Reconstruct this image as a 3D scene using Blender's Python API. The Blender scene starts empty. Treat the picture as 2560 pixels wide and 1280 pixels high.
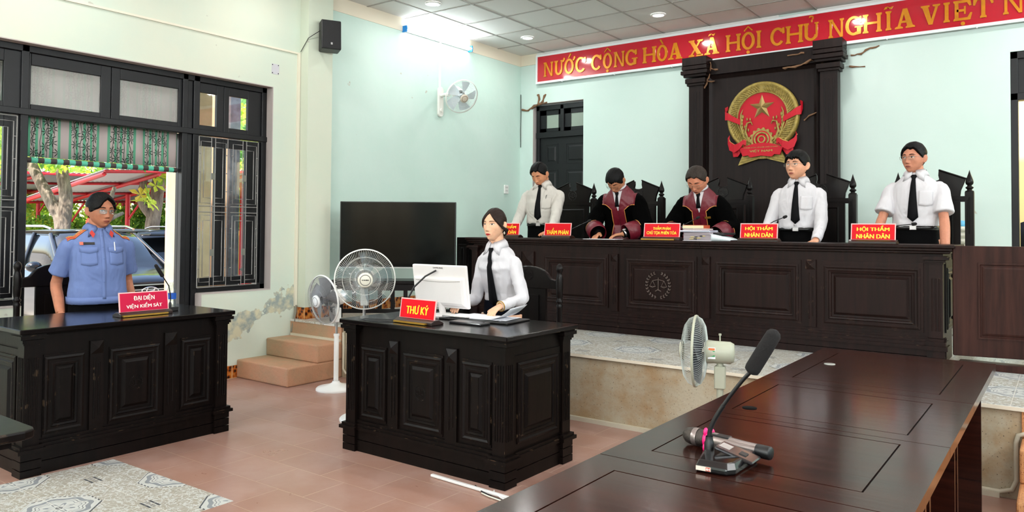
import bpy, bmesh, math, random
from mathutils import Vector, Matrix, noise
from mathutils.bvhtree import BVHTree
random.seed(7)
pi = math.pi
SC = bpy.context.scene
COL = SC.collection

# ---------------------------------------------------------------- camera
YAW, PIT, ROL = math.radians(36.31316), math.radians(1.40086), math.radians(.43816)
fwd = Vector((-math.sin(YAW)*math.cos(PIT), math.cos(YAW)*math.cos(PIT), math.sin(PIT)))
rt = Vector((math.cos(YAW), math.sin(YAW), 0)); up = rt.cross(fwd)
r2 = rt*math.cos(ROL)+up*math.sin(ROL); u2 = -rt*math.sin(ROL)+up*math.cos(ROL)
cam = bpy.data.objects.new('camera', bpy.data.cameras.new('camera')); COL.objects.link(cam)
cam.matrix_world = Matrix(((r2.x, u2.x, -fwd.x, 0), (r2.y, u2.y, -fwd.y, 0), (r2.z, u2.z, -fwd.z, 1.40), (0, 0, 0, 1)))
cam.data.sensor_width = 36; cam.data.lens = 1889.156/2560*36
cam.data.shift_y = -(640-525.647)/2560
cam.data.clip_start = .05; cam.data.clip_end = 400
SC.camera = cam

# ---------------------------------------------------------------- sky, sun, exposure
w = bpy.data.worlds.new('world'); SC.world = w; w.use_nodes = True
nt = w.node_tree; bg = nt.nodes['Background']
sky = nt.nodes.new('ShaderNodeTexSky'); sky.sky_type = 'NISHITA'; sky.sun_disc = False
sky.sun_elevation = math.radians(58); sky.sun_rotation = math.radians(200)
sky.air_density = 1.2; sky.dust_density = 2.5
nt.links.new(sky.outputs[0], bg.inputs[0]); bg.inputs[1].default_value = .5
sun = bpy.data.objects.new('sun', bpy.data.lights.new('sun', 'SUN')); COL.objects.link(sun)
sun.data.energy = 8.0; sun.data.angle = math.radians(1.2); sun.data.color = (1, .95, .87)
sun.rotation_euler = Vector((.36, -.52, .77)).to_track_quat('Z', 'Y').to_euler()
SC.view_settings.view_transform = 'Standard'; SC.view_settings.look = 'None'
SC.view_settings.gamma = 1; SC.view_settings.use_curve_mapping = False
SC.view_settings.exposure = 0.72
SC.cycles.max_bounces = 8; SC.cycles.diffuse_bounces = 4; SC.cycles.glossy_bounces = 4
SC.cycles.transparent_max_bounces = 12; SC.cycles.use_denoising = True
SC.cycles.sample_clamp_indirect = 8; SC.cycles.caustics_reflective = False; SC.cycles.caustics_refractive = False

def area_light(name, loc, target_dir, sx, sy, power, col=(1, 1, 1), shape='RECTANGLE'):
    l = bpy.data.lights.new(name, 'AREA'); l.shape = shape; l.size = sx
    if shape in ('RECTANGLE', 'ELLIPSE'): l.size_y = sy
    l.energy = power; l.color = col
    o = bpy.data.objects.new(name, l); COL.objects.link(o); o.location = loc
    o.rotation_euler = Vector(target_dir).to_track_quat('-Z', 'Y').to_euler()
    return o

# ---------------------------------------------------------------- materials
def lin(h):
    if not isinstance(h, str): return tuple(h)[:3]
    h = h.lstrip('#'); out = []
    for i in (0, 2, 4):
        c = int(h[i:i+2], 16)/255
        out.append(c/12.92 if c <= .04045 else ((c+.055)/1.055)**2.4)
    return tuple(out)

def new_mat(name):
    m = bpy.data.materials.new(name); m.use_nodes = True
    return m, m.node_tree, m.node_tree.nodes['Principled BSDF']

def N(nt, typ, **kw):
    n = nt.nodes.new(typ)
    for k, v in kw.items():
        if k.startswith('i_'):
            key = k[2:].replace('_', ' '); n.inputs[key].default_value = v
        else: setattr(n, k, v)
    return n

def mat(name, col, rough=.5, metal=0, spec=.5, var=None, bump=None, emit=None, trans=0, coat=0, sheen=0, alpha=1, col2=None, sss=0):
    m, nt, b = new_mat(name); c = lin(col)
    b.inputs['Base Color'].default_value = (*c, 1); b.inputs['Roughness'].default_value = rough
    b.inputs['Metallic'].default_value = metal; b.inputs['Specular IOR Level'].default_value = spec
    b.inputs['Coat Weight'].default_value = coat; b.inputs['Coat Roughness'].default_value = .08
    b.inputs['Sheen Weight'].default_value = sheen
    b.inputs['Transmission Weight'].default_value = trans; b.inputs['Alpha'].default_value = alpha
    b.inputs['Subsurface Weight'].default_value = sss
    if sss: b.inputs['Subsurface Radius'].default_value = (.012, .005, .003)
    if emit:
        b.inputs['Emission Color'].default_value = (*lin(emit[0]), 1); b.inputs['Emission Strength'].default_value = emit[1]
    if var or bump:
        tc = N(nt, 'ShaderNodeTexCoord')
    if var:                                                   # var = (scale, amount[, stretch])
        nz = N(nt, 'ShaderNodeTexNoise', i_Scale=var[0], i_Detail=6, i_Roughness=.6)
        src = tc.outputs['Object']
        if len(var) > 2:
            mp = N(nt, 'ShaderNodeMapping'); mp.inputs['Scale'].default_value = var[2]
            nt.links.new(src, mp.inputs[0]); src = mp.outputs[0]
        nt.links.new(src, nz.inputs['Vector'])
        mx = N(nt, 'ShaderNodeMix', data_type='RGBA')
        a = var[1]; cc2 = lin(col2) if col2 else tuple(x*(1-a) for x in c)
        cr = N(nt, 'ShaderNodeMapRange'); cr.inputs[1].default_value = .35; cr.inputs[2].default_value = .68
        nt.links.new(nz.outputs[0], cr.inputs[0]); nt.links.new(cr.outputs[0], mx.inputs[0])
        c1 = c if col2 else tuple(min(1, x*(1+a)) for x in c)
        mx.inputs[6].default_value = (*c1, 1); mx.inputs[7].default_value = (*cc2, 1)
        nt.links.new(mx.outputs[2], b.inputs['Base Color'])
    if bump:                                                  # bump = (scale, distance[, stretch])
        nb = N(nt, 'ShaderNodeTexNoise', i_Scale=bump[0], i_Detail=4)
        src = tc.outputs['Object']
        if len(bump) > 2:
            mp = N(nt, 'ShaderNodeMapping'); mp.inputs['Scale'].default_value = bump[2]
            nt.links.new(src, mp.inputs[0]); src = mp.outputs[0]
        nt.links.new(src, nb.inputs['Vector'])
        bp = N(nt, 'ShaderNodeBump', i_Distance=bump[1]); bp.inputs['Strength'].default_value = 1
        nt.links.new(nb.outputs[0], bp.inputs['Height']); nt.links.new(bp.outputs[0], b.inputs['Normal'])
    return m

def glass_mat(name, tint='#ffffff', rough=.02, mixv=.12):
    m, nt, b = new_mat(name); nt.nodes.remove(b)
    out = nt.nodes['Material Output']
    tr = N(nt, 'ShaderNodeBsdfTransparent'); tr.inputs[0].default_value = (*lin(tint), 1)
    gl = N(nt, 'ShaderNodeBsdfGlossy'); gl.inputs['Roughness'].default_value = rough
    fr = N(nt, 'ShaderNodeLayerWeight'); pw = N(nt, 'ShaderNodeMath', operation='POWER'); pw.inputs[1].default_value = 4
    ad = N(nt, 'ShaderNodeMath', operation='MULTIPLY_ADD'); ad.inputs[1].default_value = .75; ad.inputs[2].default_value = mixv+.03
    ad.use_clamp = True
    nt.links.new(fr.outputs['Facing'], pw.inputs[0]); nt.links.new(pw.outputs[0], ad.inputs[0])
    mx = N(nt, 'ShaderNodeMixShader'); nt.links.new(ad.outputs[0], mx.inputs[0])
    nt.links.new(tr.outputs[0], mx.inputs[1]); nt.links.new(gl.outputs[0], mx.inputs[2]); nt.links.new(mx.outputs[0], out.inputs[0])
    return m

# ---------------------------------------------------------------- mesh builder
class MB:
    def __init__(s, M=None): s.v = []; s.f = []; s.k = []; s.sm = []; s.M = M; s.mi = 0; s.smooth = False
    def add(s, vs, fs, smooth=None):
        n = len(s.v); M = s.M
        s.v += [tuple(M @ Vector(p)) if M else tuple(p) for p in vs]
        for f in fs: s.f.append([i+n for i in f]); s.k.append(s.mi); s.sm.append(s.smooth if smooth is None else smooth)
        return s
    def box(s, x0, y0, z0, x1, y1, z1):
        v = [(x, y, z) for x in (x0, x1) for y in (y0, y1) for z in (z0, z1)]
        return s.add(v, [(0, 1, 3, 2), (4, 6, 7, 5), (0, 4, 5, 1), (2, 3, 7, 6), (0, 2, 6, 4), (1, 5, 7, 3)])
    def cbox(s, c, d):
        return s.box(c[0]-d[0]/2, c[1]-d[1]/2, c[2]-d[2]/2, c[0]+d[0]/2, c[1]+d[1]/2, c[2]+d[2]/2)
    def tube(s, path, r, n=8, caps=True, flat=1.0):
        P = [Vector(p) for p in path]; m = len(P); R = r if hasattr(r, '__len__') else [r]*m
        vs = []; prev = None
        for i in range(m):
            t = (P[min(i+1, m-1)]-P[max(i-1, 0)]).normalized()
            if prev is None:
                a = Vector((0, 0, 1)) if abs(t.z) < .9 else Vector((1, 0, 0)); u = t.cross(a).normalized()
            else: u = (prev - t*prev.dot(t)); u = u.normalized() if u.length > 1e-6 else t.orthogonal().normalized()
            prev = u; q = t.cross(u)
            for j in range(n):
                an = 2*pi*j/n; vs.append(P[i]+(u*math.cos(an)+q*math.sin(an)*flat)*R[i])
        fs = [(i*n+j, i*n+(j+1) % n, (i+1)*n+(j+1) % n, (i+1)*n+j) for i in range(m-1) for j in range(n)]
        s.add(vs, fs, True)
        if caps:
            s.add([vs[j] for j in range(n)], [tuple(range(n))[::-1]], False); s.add([vs[(m-1)*n+j] for j in range(n)], [tuple(range(n))], False)
        return s
    def cyl(s, a, b, r, n=16, r2=None): return s.tube([a, b], [r, r if r2 is None else r2], n)
    def lathe(s, prof, n=24, c=(0, 0, 0), axis='z', smooth=True, sq=None):
        vs = []
        for r, h in prof:
            for j in range(n):
                a = 2*pi*j/n; x, y = r*math.cos(a), r*math.sin(a)
                p = {'z': (x, y, h), 'y': (x, h, y), 'x': (h, x, y)}[axis]
                vs.append((p[0]+c[0], p[1]+c[1], p[2]+c[2]))
        m = len(prof)
        fs = [(i*n+j, i*n+(j+1) % n, (i+1)*n+(j+1) % n, (i+1)*n+j) for i in range(m-1) for j in range(n)]
        for e, k in ((0, 0), (m-1, (m-2)*n)):                 # a profile that ends on the axis closes in one point
            if prof[e][0] <= 1e-6:
                fs = [f for f in fs if not (k <= f[0] < k+n)]; c_ = len(vs); r, h = prof[e]; p = {'z': (0, 0, h), 'y': (0, h, 0), 'x': (h, 0, 0)}[axis]
                vs.append((p[0]+c[0], p[1]+c[1], p[2]+c[2])); q = n if e == 0 else (m-2)*n
                fs += [(c_, q+j, q+(j+1) % n) for j in range(n)]
        used = sorted({i for f in fs for i in f}); ix = {u: i for i, u in enumerate(used)}
        return s.add([vs[u] for u in used], [[ix[i] for i in f] for f in fs], smooth)
    def prism(s, poly, a, b, plane='xz'):
        n = len(poly)
        def P(u, v, w): return {'xz': (u, w, v), 'xy': (u, v, w), 'yz': (w, u, v)}[plane]
        vs = [P(u, v, a) for u, v in poly]+[P(u, v, b) for u, v in poly]
        fs = [tuple(range(n)), tuple(range(n, 2*n))[::-1]]+[(i, (i+1) % n, n+(i+1) % n, n+i) for i in range(n)]
        return s.add(vs, fs, False)
    def loops(s, rings, close=True, cap0=True, cap1=True, smooth=True):
        n = len(rings[0]); vs = [p for r in rings for p in r]; m = len(rings)
        fs = [(i*n+j, i*n+(j+1) % n, (i+1)*n+(j+1) % n, (i+1)*n+j) for i in range(m-1) for j in range(n if close else n-1)]
        if cap0: fs.append(tuple(range(n))[::-1])
        if cap1: fs.append(tuple(range((m-1)*n, m*n)))
        return s.add(vs, fs, smooth)
    def ell(s, c, r, n=16, m=10):
        vs = []; fs = []
        rings = [[(c[0]+r[0]*math.cos(2*pi*j/n)*math.sin(pi*i/m), c[1]+r[1]*math.sin(2*pi*j/n)*math.sin(pi*i/m), c[2]+r[2]*math.cos(pi*i/m)) for j in range(n)] for i in range(1, m)]
        vs = [p for q in rings for p in q]+[(c[0], c[1], c[2]+r[2]), (c[0], c[1], c[2]-r[2])]
        t = len(vs)-2
        fs = [((i+1)*n+j, (i+1)*n+(j+1) % n, i*n+(j+1) % n, i*n+j) for i in range(m-2) for j in range(n)]
        fs += [(j, (j+1) % n, t) for j in range(n)]+[((m-2)*n+(j+1) % n, (m-2)*n+j, t+1) for j in range(n)]
        return s.add(vs, fs, True)
    def panel(s, x0, z0, x1, z1, steps, y=0, out=-1):
        """concentric moulding on a face: steps = [(inset, height)], facing out*Y"""
        R = [[(x0+i, y+out*h, z0+i), (x1-i, y+out*h, z0+i), (x1-i, y+out*h, z1-i), (x0+i, y+out*h, z1-i)] for i, h in steps]
        return s.loops(R, True, False, True, False)
    def obj(s, name, m=None, parent=None, bevel=0, seg=1, sub=0, loc=None, rot=None, solid=0):
        me = bpy.data.meshes.new(name); me.from_pydata(s.v, [], s.f)
        ms = m if isinstance(m, (list, tuple)) else [m]
        for q in ms: me.materials.append(q)
        me.polygons.foreach_set('material_index', s.k); me.polygons.foreach_set('use_smooth', s.sm); me.update()
        bm = bmesh.new(); bm.from_mesh(me); bmesh.ops.recalc_face_normals(bm, faces=bm.faces); bm.to_mesh(me); bm.free()
        o = bpy.data.objects.new(name, me); COL.objects.link(o)
        if parent: o.parent = parent
        if loc: o.location = loc
        if rot: o.rotation_euler = rot
        if solid: q = o.modifiers.new('s', 'SOLIDIFY'); q.thickness = solid; q.offset = 0
        if bevel: q = o.modifiers.new('b', 'BEVEL'); q.width = bevel; q.segments = seg; q.limit_method = 'ANGLE'; q.angle_limit = .6
        if sub: q = o.modifiers.new('u', 'SUBSURF'); q.levels = sub; q.render_levels = sub
        return o

def box(*a): return MB().box(*a)
def thing(name, label, cat, loc=(0, 0, 0), rz=0, group=None, rot=None):
    o = bpy.data.objects.new(name, None); COL.objects.link(o); o.empty_display_size = .1
    o.location = loc; o.rotation_euler = rot if rot else (0, 0, rz); return tag(o, label, cat, group)
def tag(o, label, cat, group=None, kind=None):
    o['label'] = label; o['category'] = cat
    if group: o['group'] = group
    if kind: o['kind'] = kind
    return o
def struct(o): o['kind'] = 'structure'; return o
def kids(o): return [c for c in bpy.data.objects if c.parent == o]
KIDS = {}
def dup(root, loc, rz=None, label=None):
    """a copy of a thing with copies of its parts and sub-parts"""
    def rec(o, par):
        c = o.copy(); COL.objects.link(c)
        if par: c.parent = par
        for ch in kids(o):
            if ch is not c: rec(ch, c)
        return c
    r = rec(root, None); r.location = loc
    if rz is not None: r.rotation_euler = (0, 0, rz)
    if label: r['label'] = label
    return r

def text_into(mb, body, x0, z0, x1, z1, y, ext=.001, bold=.0, out=-1, lines=1, spacing=1.0, squash=True):
    """letters as real geometry, fitted into a rectangle of the x-z plane and facing -Y"""
    c = bpy.data.curves.new('t', 'FONT'); c.body = body; c.align_x = 'CENTER'; c.offset = 0; c.resolution_u = 3; c.space_line = spacing
    o = bpy.data.objects.new('t', c); COL.objects.link(o); bpy.context.view_layer.update()
    me = bpy.data.meshes.new_from_object(o.evaluated_get(bpy.context.evaluated_depsgraph_get()))
    V = [tuple(v.co) for v in me.vertices]; F = [tuple(p.vertices) for p in me.polygons]
    bpy.data.objects.remove(o); bpy.data.curves.remove(c); bpy.data.meshes.remove(me)
    if not V: return mb
    a0 = min(v[0] for v in V); a1 = max(v[0] for v in V); b0 = min(v[1] for v in V); b1 = max(v[1] for v in V)
    sx = (x1-x0)/(a1-a0); sz = (z1-z0)/(b1-b0)
    bold *= 2.6
    for k, dx in enumerate((0, -bold, bold, -bold/2, bold/2) if bold else (0,)):            # struck three times side by side for a bold face
        mb.add([(x0+(v[0]-a0+dx)*sx, y+out*(ext+.00003*k), z0+(v[1]-b0)*sz) for v in V], F, False)
    return mb

def cr_pts(P, n=6):
    """smooth path through points"""
    P = [Vector(p) for p in P]; out = []
    for i in range(len(P)-1):
        a, b_, c, d = P[max(i-1, 0)], P[i], P[i+1], P[min(i+2, len(P)-1)]
        for k in range(n):
            t = k/n; out.append(.5*((2*b_)+(-a+c)*t+(2*a-5*b_+4*c-d)*t*t+(-a+3*b_-3*c+d)*t**3))
    return out+[P[-1]]

# wood and common materials
def wood_mat(name, c1, c2, rough=.28, scale=9, stretch=(1, 1, .06), coat=.25, wear=None, bump=.0006, spec=.14):
    m, nt, b = new_mat(name); tc = N(nt, 'ShaderNodeTexCoord'); mp = N(nt, 'ShaderNodeMapping'); mp.inputs['Scale'].default_value = stretch
    nz = N(nt, 'ShaderNodeTexNoise', i_Scale=scale*3, i_Detail=8, i_Roughness=.62, i_Distortion=.6)
    nt.links.new(tc.outputs['Object'], mp.inputs[0]); nt.links.new(mp.outputs[0], nz.inputs['Vector'])
    cr = N(nt, 'ShaderNodeValToRGB'); cr.color_ramp.elements[0].position = .34; cr.color_ramp.elements[1].position = .68
    cr.color_ramp.elements[0].color = (*lin(c1), 1); cr.color_ramp.elements[1].color = (*lin(c2), 1)
    nt.links.new(nz.outputs[0], cr.inputs[0]); src = cr.outputs[0]
    if wear:                                           # worn edges and scratches with a shape of their own
        ge = N(nt, 'ShaderNodeNewGeometry'); n2 = N(nt, 'ShaderNodeTexNoise', i_Scale=22, i_Detail=6)
        nt.links.new(tc.outputs['Object'], n2.inputs['Vector'])
        mr = N(nt, 'ShaderNodeMapRange'); mr.inputs[1].default_value = .645; mr.inputs[2].default_value = .66
        nt.links.new(n2.outputs[0], mr.inputs[0])
        bv = N(nt, 'ShaderNodeBevel', samples=4); bv.inputs[0].default_value = .006
        dt = N(nt, 'ShaderNodeVectorMath', operation='DOT_PRODUCT'); nt.links.new(bv.outputs[0], dt.inputs[0]); nt.links.new(ge.outputs['Normal'], dt.inputs[1])
        m2 = N(nt, 'ShaderNodeMapRange'); m2.inputs[1].default_value = .985; m2.inputs[2].default_value = .9
        nt.links.new(dt.outputs['Value'], m2.inputs[0])
        mu = N(nt, 'ShaderNodeMath', operation='MULTIPLY'); nt.links.new(mr.outputs[0], mu.inputs[0]); nt.links.new(m2.outputs[0], mu.inputs[1])
        mx = N(nt, 'ShaderNodeMix', data_type='RGBA'); mx.inputs[7].default_value = (*lin(wear), 1)
        nt.links.new(mu.outputs[0], mx.inputs[0]); nt.links.new(src, mx.inputs[6]); src = mx.outputs[2]
    nt.links.new(src, b.inputs['Base Color'])
    b.inputs['Roughness'].default_value = rough; b.inputs['Specular IOR Level'].default_value = spec; b.inputs['Coat Weight'].default_value = coat; b.inputs['Coat Roughness'].default_value = .12
    bp = N(nt, 'ShaderNodeBump', i_Distance=bump); nt.links.new(nz.outputs[0], bp.inputs['Height']); nt.links.new(bp.outputs[0], b.inputs['Normal'])
    return m

M_DESK = wood_mat('dark_stained_wood', '#070504', '#120b09', .40, wear='#5d4a38', coat=.0)
M_DESKTOP = wood_mat('polished_desktop_wood', '#0b0808', '#141010', .2, stretch=(.06, 1, 1), coat=.35)
M_BENCH = wood_mat('bench_wood', '#120907', '#22120f', .42, wear='#564236', coat=.0)
M_TABLE = wood_mat('red_brown_table_wood', '#1d0b08', '#34170f', .2, scale=10, stretch=(.05, 1, 1), coat=.25, bump=.0004)
M_GATE = wood_mat('red_brown_gate_wood', '#25130f', '#3a201a', .42, coat=.0)
M_CHAIR = wood_mat('chair_wood', '#080606', '#130d0c', .36, coat=.08)
M_MONU = wood_mat('monument_wood', '#140d0c', '#201614', .40, coat=.0)
M_BLACKP = mat('black_window_paint', '#090a0e', .42, spec=.35, var=(7, .25), bump=(30, .0006))
M_DOORP = mat('black_door_paint', '#0a0c0f', .45, spec=.35)
M_WHITE = mat('white_plastic', '#e6e6e2', .35)
M_IVORY = mat('ivory_plastic', '#d9d6c6', .4)
M_BLACK = mat('black_plastic', '#0b0b0c', .4)
M_DBLACK = mat('matt_black', '#030303', .8, spec=.1)
M_METAL = mat('steel', '#b8b8b8', .3, metal=1)
M_GOLD = mat('brass', '#b08a3a', .35, metal=.8)
M_RED = mat('plate_red_acrylic', '#cf0519', .4, spec=.15)
M_MAGENTA = mat('plate_magenta_acrylic', '#c20d3f', .4, spec=.15)
M_YEL = mat('yellow_lettering', '#f6d51a', .4)
M_WHT = mat('white_lettering', '#f2ece2', .5)
M_PINKW = mat('plate_pink_border', '#f0b7b4', .3)
M_PAPER = mat('paper', '#e9e9ee', .8)
# ================================================================ ROOM
XL, YB, ZC, ZD = -6.24, 8.67, 3.85, .487
XR, YF = 3.4, -4.6

def wall_material(name, c1, c2, stain=True):
    m, nt, b = new_mat(name); tc = N(nt, 'ShaderNodeTexCoord')
    n1 = N(nt, 'ShaderNodeTexNoise', i_Scale=.8, i_Detail=5, i_Roughness=.65); nt.links.new(tc.outputs['Object'], n1.inputs['Vector'])
    cr = N(nt, 'ShaderNodeMapRange'); cr.inputs[1].default_value = .35; cr.inputs[2].default_value = .65
    nt.links.new(n1.outputs[0], cr.inputs[0])
    mx = N(nt, 'ShaderNodeMix', data_type='RGBA'); mx.inputs[6].default_value = (*lin(c1), 1); mx.inputs[7].default_value = (*lin(c2), 1)
    nt.links.new(cr.outputs[0], mx.inputs[0]); src = mx.outputs[2]
    # little chips and specks
    n2 = N(nt, 'ShaderNodeTexNoise', i_Scale=9, i_Detail=3); nt.links.new(tc.outputs['Object'], n2.inputs['Vector'])
    r2_ = N(nt, 'ShaderNodeMapRange'); r2_.inputs[1].default_value = .735; r2_.inputs[2].default_value = .76; nt.links.new(n2.outputs[0], r2_.inputs[0])
    m2 = N(nt, 'ShaderNodeMix', data_type='RGBA'); m2.inputs[7].default_value = (*lin('#b9b9ad'), 1)
    nt.links.new(r2_.outputs[0], m2.inputs[0]); nt.links.new(src, m2.inputs[6]); src = m2.outputs[2]
    if stain:                                           # peeled damp plaster low on the window wall by the steps
        se = N(nt, 'ShaderNodeSeparateXYZ'); nt.links.new(tc.outputs['Object'], se.inputs[0])
        n3 = N(nt, 'ShaderNodeTexNoise', i_Scale=3.2, i_Detail=7, i_Roughness=.6); nt.links.new(tc.outputs['Object'], n3.inputs['Vector'])
        # distance from a slanting band  z = .16 + .55*(y-3.9)
        k = N(nt, 'ShaderNodeMath', operation='MULTIPLY_ADD'); k.inputs[1].default_value = -.33; k.inputs[2].default_value = .92; nt.links.new(se.outputs[1], k.inputs[0])
        a = N(nt, 'ShaderNodeMath', operation='ADD'); nt.links.new(k.outputs[0], a.inputs[0]); nt.links.new(se.outputs[2], a.inputs[1])
        ab = N(nt, 'ShaderNodeMath', operation='ABSOLUTE'); nt.links.new(a.outputs[0], ab.inputs[0])
        s1 = N(nt, 'ShaderNodeMath', operation='MULTIPLY_ADD'); s1.inputs[1].default_value = .75; s1.inputs[2].default_value = -.30; nt.links.new(n3.outputs[0], s1.inputs[0])
        lt = N(nt, 'ShaderNodeMath', operation='LESS_THAN'); nt.links.new(ab.outputs[0], lt.inputs[0]); nt.links.new(s1.outputs[0], lt.inputs[1])
        g1 = N(nt, 'ShaderNodeMath', operation='GREATER_THAN'); g1.inputs[1].default_value = 3.9; nt.links.new(se.outputs[1], g1.inputs[0])
        g2 = N(nt, 'ShaderNodeMath', operation='LESS_THAN'); g2.inputs[1].default_value = 4.84; nt.links.new(se.outputs[1], g2.inputs[0])
        mu = N(nt, 'ShaderNodeMath', operation='MULTIPLY'); nt.links.new(g1.outputs[0], mu.inputs[0]); nt.links.new(g2.outputs[0], mu.inputs[1])
        mv = N(nt, 'ShaderNodeMath', operation='MULTIPLY'); nt.links.new(mu.outputs[0], mv.inputs[0]); nt.links.new(lt.outputs[0], mv.inputs[1])
        n4 = N(nt, 'ShaderNodeTexNoise', i_Scale=14, i_Detail=5); nt.links.new(tc.outputs['Object'], n4.inputs['Vector'])
        cc = N(nt, 'ShaderNodeValToRGB'); cc.color_ramp.elements[0].color = (*lin('#8f9c99'), 1); cc.color_ramp.elements[1].color = (*lin('#c9c6a8'), 1)
        cc.color_ramp.elements[0].position = .38; cc.color_ramp.elements[1].position = .62; nt.links.new(n4.outputs[0], cc.inputs[0])
        m3 = N(nt, 'ShaderNodeMix', data_type='RGBA'); nt.links.new(mv.outputs[0], m3.inputs[0]); nt.links.new(src, m3.inputs[6]); nt.links.new(cc.outputs[0], m3.inputs[7]); src = m3.outputs[2]
    nt.links.new(src, b.inputs['Base Color']); b.inputs['Roughness'].default_value = .7
    bp = N(nt, 'ShaderNodeBump', i_Distance=.002); nt.links.new(n2.outputs[0], bp.inputs['Height']); nt.links.new(bp.outputs[0], b.inputs['Normal'])
    return m
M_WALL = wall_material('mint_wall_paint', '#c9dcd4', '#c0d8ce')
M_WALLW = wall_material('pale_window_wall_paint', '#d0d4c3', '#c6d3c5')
M_WALLB = wall_material('pale_back_wall_paint', '#cadbd5', '#c5d9d2', False)
M_CREAMT = mat('cream_trim_paint', '#e2d8c4', .6)
M_MAUVE = mat('mauve_plaster', '#b3aaa6', .75)

def tile_mat():
    """brown floor tile, laid in a half bond"""
    m, nt, b = new_mat('brown_floor_tile'); tc = N(nt, 'ShaderNodeTexCoord')
    mp = N(nt, 'ShaderNodeMapping'); mp.inputs['Location'].default_value = (.01, -.03, 0); nt.links.new(tc.outputs['Object'], mp.inputs[0])
    br = N(nt, 'ShaderNodeTexBrick', offset=.5); nt.links.new(mp.outputs[0], br.inputs['Vector'])
    br.inputs['Scale'].default_value = 1; br.inputs['Brick Width'].default_value = .4; br.inputs['Row Height'].default_value = .28
    br.inputs['Mortar Size'].default_value = .0028; br.inputs['Mortar Smooth'].default_value = .3
    br.inputs['Color1'].default_value = (*lin('#997466'), 1); br.inputs['Color2'].default_value = (*lin('#a07b6b'), 1); br.inputs['Mortar'].default_value = (*lin('#b79a88'), 1)
    nz = N(nt, 'ShaderNodeTexNoise', i_Scale=3.2, i_Detail=7, i_Roughness=.65); nt.links.new(tc.outputs['Object'], nz.inputs['Vector'])
    mr = N(nt, 'ShaderNodeMapRange'); mr.inputs[1].default_value = .42; mr.inputs[2].default_value = .68; mr.inputs[4].default_value = .45; nt.links.new(nz.outputs[0], mr.inputs[0])
    mx = N(nt, 'ShaderNodeMix', data_type='RGBA'); mx.inputs[7].default_value = (*lin('#b59d95'), 1)
    nt.links.new(mr.outputs[0], mx.inputs[0]); nt.links.new(br.outputs[0], mx.inputs[6]); nt.links.new(mx.outputs[2], b.inputs['Base Color'])
    r = N(nt, 'ShaderNodeMapRange'); r.inputs[3].default_value = .2; r.inputs[4].default_value = .42; nt.links.new(nz.outputs[0], r.inputs[0]); nt.links.new(r.outputs[0], b.inputs['Roughness'])
    bp = N(nt, 'ShaderNodeBump', i_Distance=.0015, invert=True); nt.links.new(br.outputs['Fac'], bp.inputs['Height']); nt.links.new(bp.outputs[0], b.inputs['Normal'])
    return m

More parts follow.
